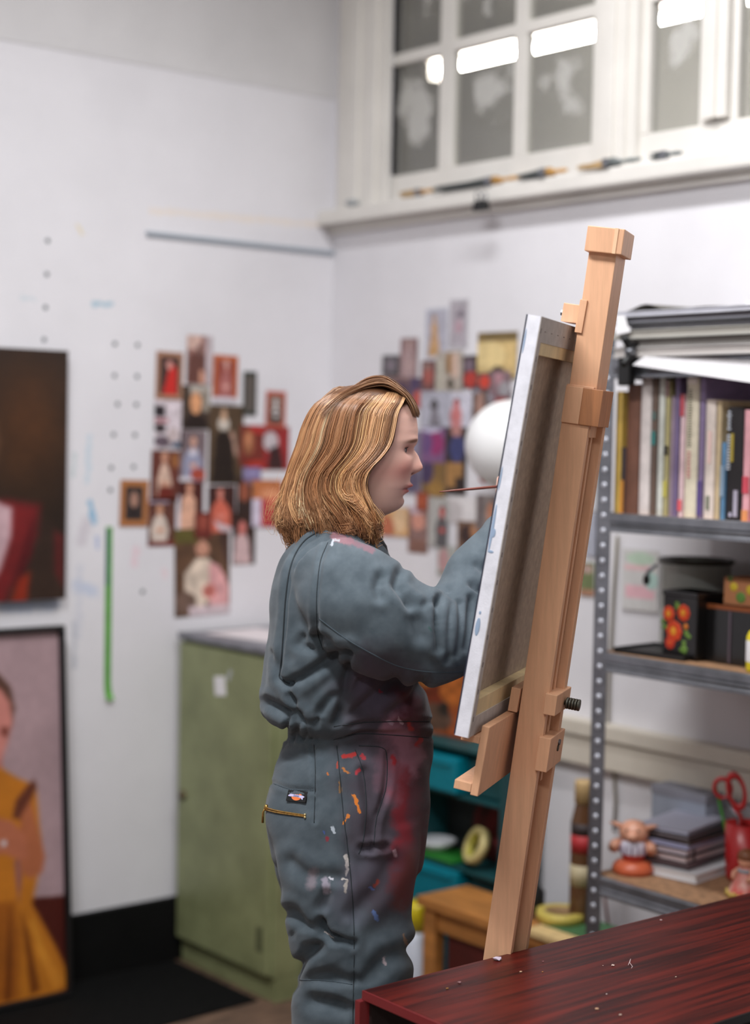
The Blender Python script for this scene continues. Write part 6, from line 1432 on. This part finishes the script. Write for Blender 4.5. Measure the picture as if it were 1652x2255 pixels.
rh = hand(wr, (.10, .12, .98), (.05, .95, -.20), [(50, 60, 40), (56, 62, 40), (60, 66, 40), (64, 66, 40)], 1)
lw_ = lp(868, 1486, .12)
lh = hand(lw_, (.10, -.85, -.35), (-.9, -.15, .2), [(25, 30, 20)]*4, 1)
for prt in (rh, lh):
    v_, f_, e_, l_ = voxel(prt, .0017, 3)
    o = len(bodyV); bodyV = np.concatenate([bodyV, v_]); bodyC = np.concatenate([bodyC, np.tile(skin, (len(v_), 1))]); bodyF += [tuple(i+o for i in ff) for ff in f_]
# arms inside the sleeves tie the hands to the trunk
for path, rad in (([lp(760, 1285, -.10), lp(800, 1340, -.17), lp(900, 1395, -.185), lp(975, 1402, -.175), lp(1030, 1320, -.115), lp(1144, 1164, .055)], [.05, .05, .045, .042, .036, .025]), ([lp(760, 1285, .10), lp(765, 1380, .18), lp(800, 1490, .185), lp(840, 1496, .155), lp(868, 1486, .12)], [.05, .05, .042, .036, .025])):
    v_, f_ = tube_np(path, rad, 18, 30); o = len(bodyV); bodyV = np.concatenate([bodyV, v_]); bodyC = np.concatenate([bodyC, np.tile(skin, (len(v_), 1))]); bodyF += [tuple(i+o for i in ff) for ff in f_]
# lower body core inside the trousers
for yc_ in (-.095, .095):
    v_, f_ = tube_np([lp(770, 1560, yc_*.8), lp(765, 1800, yc_), lp(770, 2100, yc_), lp(775, 2500, yc_), lp(778, 2820, yc_)], [.07, .075, .055, .048, .038], 18, 30); o = len(bodyV); bodyV = np.concatenate([bodyV, v_]); bodyC = np.concatenate([bodyC, np.tile(skin, (len(v_), 1))]); bodyF += [tuple(i+o for i in ff) for ff in f_]
SKIN = mat_attr('skin', .5, .35, sss=.12, bump=.06, bscale=900)
person = pydata('person', l2w(bodyV), bodyF, SKIN, None, True, cols=lin(np.clip(bodyC, 0, 255)))
tag(person, 'painter in a paint stained grey blue coverall holding a brush to the canvas', 'person')
cov = cloth('coverall', Vc, Fc, person)
# eyes
EYW = mat('eye_white', (186, 168, 160), .3); IRIS = mat('iris', (64, 74, 76), .2); LASH = mat('lash', (52, 34, 26), .7)
for s in (-1, 1):
    c_ = lp(880.5, 990, 0); c_[1] = s*.031
    bm = bmesh.new(); ball(bm, Vector(l2w(c_)), .0118, seg=24, rings=16); e_ = obj('eye', bm, EYW, person, True)
    d = np.array([.985, s*.02, -.17]); d /= np.linalg.norm(d); Q = Vector(ex*d[0]+ey*d[1]+np.array([0, 0, d[2]])).to_track_quat('Z', 'Y').to_matrix().to_4x4()
    bm = bmesh.new(); lathe(bm, [(0, .0122), (.0045, .0119), (.0058, .0106), (.0056, .0102)], Vector(l2w(c_)), 20, Q); obj('iris', bm, IRIS, e_, True)
    bm = bmesh.new()
    pts = []
    for k in range(9):
        a = math.radians(-62+k*15.5); up_ = .0052*math.cos(a*1.1)+.0015
        p = c_+np.array([.0128*math.cos(a), .0128*math.sin(a), up_-.001]); pts.append(Vector(l2w(p)))
    tube(bm, pts, [.0010, .0018, .0024, .0026, .0026, .0026, .0024, .0018, .0010], 6); obj('eyelashes', bm, LASH, person, True)
    bm = bmesh.new(); pts2 = [Vector(l2w(np.array(c_)+np.array([.0136*math.cos(math.radians(-66+k*16.5)), .0136*math.sin(math.radians(-66+k*16.5)), .0075*math.cos(math.radians(-66+k*16.5))+.001]))) for k in range(9)]
    tube(bm, pts2, [.001, .0022, .003, .0034, .0034, .0034, .003, .0022, .001], 8); obj('eyelid', bm, mat('eyelid_skin', (196, 138, 120), .5), person, True)

# ---------------- collar
def strip(rings, seg=64, n=2.1):
    vs = []; t2 = np.linspace(0, 2*math.pi, seg, endpoint=False)
    for bx, by, fx, fy, hw_ in rings:
        b, f = lp(bx, by), lp(fx, fy); m0, h = (b+f)/2, (f-b)/2; vs.append(m0+np.cos(t2)[:, None]*h+np.sin(t2)[:, None]*np.array([0, hw_, 0]))
    V_ = np.concatenate(vs); K = len(vs)
    return V_, [(k*seg+j, k*seg+(j+1) % seg, (k+1)*seg+(j+1) % seg, (k+1)*seg+j) for k in range(K-1) for j in range(seg)]
cv, cfs = strip([(672, 1166, 836, 1236, .100), (676, 1150, 842, 1220, .094), (686, 1132, 836, 1196, .084), (696, 1122, 826, 1180, .076), (704, 1124, 820, 1180, .070), (706, 1140, 818, 1196, .068), (706, 1165, 816, 1215, .070)])
cloth('collar', cv, cfs, person)
cv, cfs = strip([(700, 1175, 852, 1246, .080), (700, 1160, 860, 1236, .078), (704, 1140, 852, 1202, .070), (708, 1136, 838, 1180, .064), (714, 1140, 832, 1186, .060), (716, 1160, 830, 1206, .060)])
pydata('undershirt_collar_shade', l2w(cv), cfs, mat('black_jersey_shade', (20, 21, 23), .9), person, True)  # one black for the undershirt and the collar's shaded inner face
# ---------------- seams, zip and patch laid on the garment surface
bvh = BVHTree.FromPolygons([Vector(v) for v in l2w(Vc)], Fc)
def hit(px, py):
    d = Vector(ray(px, py)).normalized(); r = bvh.ray_cast(Vector(CAM), d)
    return (r[0], r[1] if r[1].dot(d) < 0 else -r[1]) if r[0] is not None else None
SEAM = mat('dark_seam', (40, 47, 52), .9); SEAM2 = mat('stitch_seam', (66, 78, 86), .9)
def seam(name, pts, r, m_, n=40, lift=0.0003):
    P = crom(np.array(pts, float), n); out = []
    for p in P:
        h = hit(*p)
        if h: out.append(h[0]+h[1]*lift)
    if len(out) > 3:
        bm = bmesh.new(); tube(bm, out, r, 6); obj(name, bm, m_, cov, True)
seam('pleat_seam', [(706, 1168), (672, 1190), (650, 1222), (637, 1262), (629, 1320), (625, 1380), (621, 1440), (617, 1478), (616, 1490), (624, 1499), (638, 1506)], .0014, SEAM, 60)
seam('armhole_seam', [(722, 1195), (706, 1235), (699, 1290), (697, 1340), (700, 1395), (712, 1430)], .0008, SEAM)
seam('sleeve_seam', [(703, 1362), (760, 1405), (820, 1440), (880, 1468), (950, 1480), (1018, 1480)], .0008, SEAM2, 50)
seam('side_seam', [(742, 1642), (748, 1700), (756, 1790), (765, 1860), (775, 1960), (780, 2060), (778, 2200), (776, 2300)], .0009, SEAM, 60)
seam('yoke_seam', [(694, 1140), (702, 1158), (716, 1168)], .0007, SEAM2, 12)
seam('pocket_seam', [(592, 1721), (640, 1738), (690, 1741)], .0007, SEAM2, 20)
seam('pocket_seam', [(692, 1640), (695, 1700), (692, 1812)], .0008, SEAM, 24)
seam('pocket_seam', [(790, 1642), (840, 1646), (852, 1668), (850, 1735), (830, 1800), (824, 1860)], .0008, SEAM, 30)
seam('pocket_seam', [(782, 1650), (800, 1700), (806, 1770), (800, 1850), (790, 1880)], .0008, SEAM, 30)
seam('belt_seam', [(735, 1600), (800, 1591), (880, 1589), (945, 1589)], .0008, SEAM, 30)
seam('belt_seam', [(735, 1628), (790, 1616), (850, 1618), (945, 1625)], .0008, SEAM, 30)
seam('knee_seam', [(660, 2158), (720, 2160), (776, 2168)], .0007, SEAM2, 20)
# zip on the back pocket
za = crom(np.array([(587, 1781), (610, 1787), (640, 1792), (674, 1797)], float), 24)
for dy_ in (-2.2, 2.6):
    out = [hit(p[0], p[1]+dy_*(1-.4*(k/23))) for k, p in enumerate(za)]; out = [h[0]+h[1]*.0012 for h in out if h]
    bm = bmesh.new(); tube(bm, out, .0014, 8); obj('zip_teeth', bm, BRASS, cov, True)
for (px, py) in ((673, 1794), (673, 1800)):
    h = hit(px, py); bm = bmesh.new(); ball(bm, h[0]+h[1]*.0015, .0022, seg=10, rings=6); obj('zip_stop', bm, mat('bright_brass', (222, 200, 150), .3, .8), cov, True)
h = hit(589, 1779)
bm = bmesh.new(); ball(bm, h[0]+h[1]*.002, (.0045, .0045, .006), seg=12, rings=8); sl = obj('zip_slider', bm, BRASS, cov, True)
bm = bmesh.new(); p0 = h[0]+h[1]*.004; tube(bm, [p0, p0+Vector((-.0035*ex[0], -.0035*ex[1], -.008)), p0+Vector((-.004*ex[0], -.004*ex[1], -.027))], [.0012, .0018, .0022], 8); obj('zip_pull', bm, BRASS, sl, True)
# woven patch: black ground, orange disc, pale banner
pc_ = [(635, 1740), (677, 1744), (677, 1769), (634, 1764)]
H4 = [hit(*p) for p in pc_]; cen = sum((h[0] for h in H4), Vector())/4; nrm = sum((h[1] for h in H4), Vector()).normalized()
eu2 = ((H4[1][0]-H4[0][0])+(H4[2][0]-H4[3][0])).normalized(); nrm = (nrm-eu2*nrm.dot(eu2)).normalized(); ev2 = nrm.cross(eu2); ev2 = ev2 if ev2.z > 0 else -ev2
wP = ((H4[1][0]-H4[0][0]).length)/2; hP = ((H4[0][0]-H4[3][0]).length)/2; cen = cen+nrm*.0026
def patch(name, pts, d0, d1, m_, parent): return obj(name, extrude_poly(bmesh.new(), [cen+eu2*(a*wP)+ev2*(b*hP)+nrm*d0 for a, b in pts], nrm*(d1-d0)), m_, parent)
pt = patch('patch', [(-1, -1), (1, -1), (1, 1), (-1, 1)], -.0032, 0, mat('black_patch', (12, 12, 13), .8), cov)
patch('patch_disc', [(.52*math.cos(2*math.pi*k/28), .80*math.sin(2*math.pi*k/28)) for k in range(28)], 0, .0004, mat('orange_thread', (228, 120, 62), .8), pt)
bn_ = patch('patch_banner', [(-.82, .10), (-.62, .34), (0, .26), (.64, .20), (.86, -.02), (.70, -.24), (.72, -.56), (.56, -.46), (.50, -.26), (0, -.14), (-.60, -.16), (-.84, -.12)], .0004, .0008, mat('lilac_thread', (196, 190, 226), .8), pt)
fc = bpy.data.curves.new('patch_text', 'FONT'); fc.body = 'Dickies'; fc.size = hP*.5; fc.align_x = 'CENTER'; fc.align_y = 'CENTER'; fc.extrude = .0001
to = bpy.data.objects.new('patch_text', fc); COL.objects.link(to)
dg = bpy.context.evaluated_depsgraph_get(); dg.update(); tme = bpy.data.meshes.new_from_object(to.evaluated_get(dg)); bpy.data.objects.remove(to)
MT = Matrix(((eu2.x, ev2.x, nrm.x, cen.x), (eu2.y, ev2.y, nrm.y, cen.y), (eu2.z, ev2.z, nrm.z, cen.z), (0, 0, 0, 1))) @ Matrix.Translation((0, hP*.04, .0010))
tme.transform(MT); tme.materials.clear(); link('patch_lettering', tme, mat('navy_thread', (52, 56, 110), .8), pt)
# ---------------- shoes
for yc_, nm in ((-.098, 0), (.098, 1)):
    a = lp(700, 2860, yc_); a[2] = 0
    bm = bmesh.new()
    prof = [(-.02, .0, .040), (.02, .0, .044), (.08, .0, .042), (.15, .0, .048), (.20, .0, .046), (.235, .0, .030)]
    hts = [.075, .10, .095, .065, .05, .032]
    Q = [(a[0]+p[0], yc_, hts[k]/2+.012) for k, p in enumerate(prof)]
    V_, F_ = [], []
    segs = 20
    for k, (p, q_) in enumerate(zip(prof, Q)):
        for j in range(segs):
            t_ = 2*math.pi*j/segs; V_.append((q_[0], yc_+p[2]*math.cos(t_), q_[2]+max(-hts[k]/2, hts[k]/2*math.sin(t_)*1.0)))
    for k in range(len(prof)-1):
        for j in range(segs): F_.append((k*segs+j, k*segs+(j+1) % segs, (k+1)*segs+(j+1) % segs, (k+1)*segs+j))
    F_.append(tuple(range(segs))[::-1]); F_.append(tuple((len(prof)-1)*segs+j for j in range(segs)))
    so = pydata('shoe', l2w(np.array(V_)), F_, mat('black_leather', (22, 21, 22), .45), person, True)
    V2_ = [np.array([v[0], yc_+(v[1]-yc_)*1.05, 0.0006 if k2 == 0 else .016]) for k2 in (0, 1) for v in V_[::1] if False]
    boxL = [l2w(np.array(p)) for p in ((a[0]-.045, yc_-.042, .0005), (a[0]+.20, yc_-.046, .0005), (a[0]+.24, yc_-.02, .0005), (a[0]+.24, yc_+.02, .0005), (a[0]+.20, yc_+.046, .0005), (a[0]-.045, yc_+.042, .0005))]
    obj('sole', extrude_poly(bmesh.new(), boxL, (0, 0, .016)), mat('dark_rubber', (34, 30, 28), .8), so)

# ---------------- brush in the hand
t = thing('artist_brush', 'thin red brown handled artist brush held against the canvas', 'brush', tuple(l2w(lp(968, 1083, -.02))))
b0, b1 = lp(968, 1083, -.02), lp(1092, 1072, .02); dv = (b1-b0)/np.linalg.norm(b1-b0)
fr = [0, .03, .07, .155]; rr = [.0011, .0020, .0026, .0028]
bm = bmesh.new(); tube(bm, [Vector(l2w(b0+dv*f)) for f in fr], rr, 10); obj('handle', bm, mat('red_brown_lacquer', (122, 66, 54), .35), t, True)
bm = bmesh.new(); tube(bm, [Vector(l2w(b0+dv*f)) for f in (.153, .168)], [.0026, .0024], 10); obj('ferrule', bm, STEEL, t, True)
bm = bmesh.new(); tube(bm, [Vector(l2w(b0+dv*f)) for f in (.167, .174, .180)], [.0024, .0028, .0006], 10); obj('bristles', bm, mat('brush_hair', (70, 40, 30), .8), t, True)

# ---------------- hair
HR = np.array([846, 860, 880, 905, 940, 975, 1000, 1040, 1075, 1110, 1140, 1165, 1190], float)
Hxb = np.array([760, 736, 706, 685, 668, 659, 650, 637, 627, 620, 617, 620, 630], float)
Hhw = np.array([.030, .052, .070, .082, .089, .093, .0955, .098, .1, .101, .098, .092, .085])
Hxf = np.array([870, 893, 914, 926, 928, 926, 922, 915, 905, 897, 890, 884, 880], float)
Hxe = np.array([866, 884, 890, 876, 869, 862, 846, 808, 805, 820, 833, 838, 838], float)
def hair_pt(s, row, side, rad=1.0, dphi=0.0, dr=0.0, lift=0.0):
    xb, hw_, xf, xe = [np.interp(row, HR, a) for a in (Hxb, Hhw, Hxf, Hxe)]
    cx = 792.0
    pf_ = math.acos(max(-1, min(1, (xe-cx)/(xf-cx))))
    phi = pf_+s*(math.pi-pf_)+dphi
    c, sn = math.cos(phi), math.sin(phi)
    ax = (xf-cx) if c > 0 else (cx-xb)
    px = cx+ax*c*rad+dr*c; la = side*(hw_*sn*rad+dr*PXM*sn)
    a = pl(px, row+lift); return np.array([a[0], la, a[1]])
def strand(s, side, rad, ph, wav, endrow, jit, rj):
    # root along the parting, then down over the head; the ends curl
    rp_ = min(1, max(0, s))**.8
    rx = 902+(776-902)*rp_+rj[0]; ry = 876+(850-876)*rp_**.7
    a = pl(rx, ry+(1-rad)*50+3); P = [np.array([a[0], side*(.003+rj[1]), a[1]])]
    r1 = hair_pt(s, 872+8*(1-s), side, rad*.97); P.append(P[0]*.45+r1*.55+np.array([0, 0, .008*rad]))
    n = 15; out_ = ph[6]
    for k in range(n):
        v = k/(n-1); row = 884+(endrow-884)*min(v, .86)/.86
        w = .8*wav*v**3
        dphi = .05*w*math.sin(ph[0]+ph[1]*v)+jit*(.3+.7*v)*.05; dr = 8*w*math.sin(ph[2]+ph[3]*v)+3*jit*v
        if v > .72:
            t_ = (v-.72)/.28; dr += wav*(11*math.sin(t_*1.9)*out_)*ph[4]; dphi += .10*wav*math.sin(t_*2.2)*ph[5]
        if len(ph) > 7 and v > .5:
            t_ = (v-.5)/.5; hx = ph[7]*t_; dphi += .075*hx*math.cos(ph[8]+7.5*t_); dr += 11*hx*math.sin(ph[8]+7.5*t_)
        if v > .86: row -= 15*wav*ph[4]*((v-.86)/.14)**1.3
        P.append(hair_pt(min(1, max(0, s)), row, side, rad, dphi, dr))
    return crom(np.array(P), 30)
paths, colsH, rads, rtap = [], [], [], []
BASE = [(166, 120, 84), (154, 110, 76), (178, 132, 94), (142, 98, 66), (128, 88, 60), (190, 146, 108), (160, 114, 78)]
def lock(s0, side, nst, radr, wav, spread, colr=None, er=None, helix=0):
    ph = [random.uniform(0, 6.28), random.uniform(3, 8), random.uniform(0, 6.28), random.uniform(4, 9), random.uniform(.25, 1.0), random.uniform(-1, 1), (1 if random.random() < (.8 if s0 > .7 else .35) else -1)]
    if helix: ph += [helix, random.uniform(0, 6.28)]
    base = np.array(random.choice(BASE), float) if colr is None else np.array(colr, float)
    end0 = np.interp(s0, [0, .15, .35, .55, .75, .9, 1], [1156, 1172, 1160, 1144, 1152, 1156, 1150]) if er is None else er
    end0 += random.gauss(0, 18); r0 = random.uniform(*radr); rj0 = (random.gauss(0, 14)*(s0 > .5), abs(random.gauss(0, .007))*(s0 > .35))
    for _ in range(nst):
        s = s0+random.gauss(0, spread); j = random.gauss(0, .6)
        s = min(1.02, max(-.02, s)); p2 = list(ph); p2[0] += random.gauss(0, .25); p2[2] += random.gauss(0, .25); p2[4] *= random.uniform(.8, 1.2)
        paths.append(strand(s, side, r0+random.uniform(-.02, .012), p2, wav*random.uniform(.8, 1.2), end0+random.gauss(0, 7), j, rj0))
        colsH.append(np.clip(base*random.uniform(.84, 1.16), 0, 255)); rads.append(random.uniform(.0006, .0011)); rtap.append(0)
for side in (-1, 1):
    nl = 240 if side < 0 else 100
    for _ in range(nl):
        lock(random.random()**.9, side, 14, (.89, 1.01), random.uniform(.6, 1.5), .022)
for k in range(8):      # pale streak behind the temple
    lock(.60+random.gauss(0, .014), -1, 7, (.975, 1.012), .8, .007, random.choice([(226, 200, 160), (214, 180, 136), (204, 166, 120)]))
for k in range(3):
    lock(.545, -1, 5, (.985, 1.01), .8, .004, (220, 190, 146))
for k in range(14):     # curled front ends below the cheek
    lock(random.uniform(.0, .25), -1, 11, (.95, 1.01), 1.6, .02, random.choice([(216, 172, 120), (190, 140, 92), (160, 108, 68)]))
for k in range(44):     # defined curls lying on the outside
    lock(random.random(), -1 if k % 4 else 1, 22, (.985, 1.03), .5, .007, random.choice([(202, 156, 112), (186, 138, 96), (168, 120, 82), (150, 104, 70)]), random.uniform(1128, 1172), random.uniform(.8, 1.4))
for k in range(70):     # crown
    lock(random.uniform(.55, 1.0), random.choice((-1, -1, 1)), 9, (.97, 1.01), random.uniform(.6, 1.3), .03)
# hair swept up and back over the forehead
for k in range(60):
    la = random.uniform(-.034, .050); base = np.array(random.choice(BASE), float)*.9; lift = random.uniform(0, 1); fl = random.gauss(0, 3)
    for _ in range(8):
        l0 = la+random.gauss(0, .004); jx = random.gauss(0, 3); jy = random.gauss(0, 2.2)+8*(1-lift)
        k0 = (l0/.05)**2
        pts = [(919+jx-14*k0, 910+jy+10*k0, l0), (908+jx-10*k0, 885+jy+9*k0, l0*1.05), (884+jx, 858+jy+14*k0, l0*1.1), (848+jx, 836+jy+17*k0+fl, l0*1.15), (812+jx, 838+jy+18*k0+fl, l0*1.15-.004), (782+jx, 852+jy+15*k0, l0*1.3-.006), (745+jx, 872+jy+16*k0, l0*1.6-.010), (712+jx*2, 905+jy*2+16*k0, l0*1.7-.016)]
        paths.append(crom(np.array([lp(a, b, 0)+np.array([0, c, 0]) for a, b, c in pts]), 30)); colsH.append(np.clip(base*random.uniform(.82, 1.12), 0, 255)); rads.append(random.uniform(.0007, .0012)); rtap.append(1)
# fly-away tips at the nape and crown
for k in range(40):
    s = random.uniform(.8, 1.0); P = strand(s, -1 if k % 3 else 1, 1.01, [random.uniform(0, 6), 5, random.uniform(0, 6), 6, 1.6, random.uniform(-1, 1), 1], 1.8, 1140+random.gauss(0, 22), random.gauss(0, 1.2), (0, 0))
    paths.append(P); colsH.append(np.array([206, 160, 112])); rads.append(.0005); rtap.append(0)
PA = np.array(paths); nS, nK = PA.shape[:2]
T = np.gradient(PA, axis=1); T /= np.maximum(np.linalg.norm(T, axis=2, keepdims=True), 1e-9)
A_ = np.cross(T, np.array([0.3, 1.0, .2])); A_ /= np.maximum(np.linalg.norm(A_, axis=2, keepdims=True), 1e-9); B_ = np.cross(T, A_)
tap = np.interp(np.linspace(0, 1, nK), [0, .1, .7, 1], [.8, 1, .9, .15])
tap2 = np.interp(np.linspace(0, 1, nK), [0, .15, .7, 1], [.15, 1, .9, .1])
RR = np.array(rads)[:, None]*np.where(np.array(rtap)[:, None] > 0, tap2[None], tap[None])
VH = np.stack([PA+RR[..., None]*(math.cos(t_)*A_+math.sin(t_)*B_) for t_ in (0, 2.094, 4.189)], 2)
CH = np.repeat(np.repeat(np.array(colsH)[:, None, None], nK, 1), 3, 2)*np.interp(np.linspace(0, 1, nK), [0, .2, .7, 1], [.80, .95, 1.0, 1.08])[None, :, None, None]
ii = np.arange(nS*nK*3).reshape(nS, nK, 3)
FH = np.concatenate([np.stack([ii[:, :-1, a], ii[:, :-1, (a+1) % 3], ii[:, 1:, (a+1) % 3], ii[:, 1:, a]], -1).reshape(-1, 4) for a in range(3)])
HAIRM = mat_attr('hair_fibre', .42, .45)
me = bpy.data.meshes.new('hair'); vv = l2w(VH.reshape(-1, 3))
me.vertices.add(len(vv)); me.vertices.foreach_set('co', vv.ravel()); me.loops.add(FH.size); me.loops.foreach_set('vertex_index', FH.ravel().astype(np.int32))
me.polygons.add(len(FH)); me.polygons.foreach_set('loop_start', np.arange(0, FH.size, 4, dtype=np.int32)); me.update(calc_edges=True)
a_ = me.attributes.new('Col', 'FLOAT_COLOR', 'POINT'); c4 = np.ones((len(vv), 4)); c4[:, :3] = lin(np.clip(CH.reshape(-1, 3), 0, 255)); a_.data.foreach_set('color', c4.ravel())
hair = link('hair', me, HAIRM, person, True)
# dense under-layer so no scalp shows
US, UR = 40, 26
uv = []
for side in (-1, 1):
    for i in range(UR):
        row = 862+(1128-862)*i/(UR-1)
        for j in range(US): uv.append(hair_pt(.02+.98*j/(US-1), row, side, .90))
uv = np.array(uv); uf = []
for sd in (0, 1):
    o = sd*US*UR
    for i in range(UR-1):
        for j in range(US-1): uf.append((o+i*US+j, o+i*US+j+1, o+(i+1)*US+j+1, o+(i+1)*US+j))
# close the top over the crown
for j in range(US-1): uf.append((j, j+1, US*UR+j+1, US*UR+j))
pydata('hair_underlayer', l2w(uv), uf, mat('under_hair', (104, 68, 40), .7, vary=.2, vscale=60, stretch=(6, 6, 1)), hair, True)
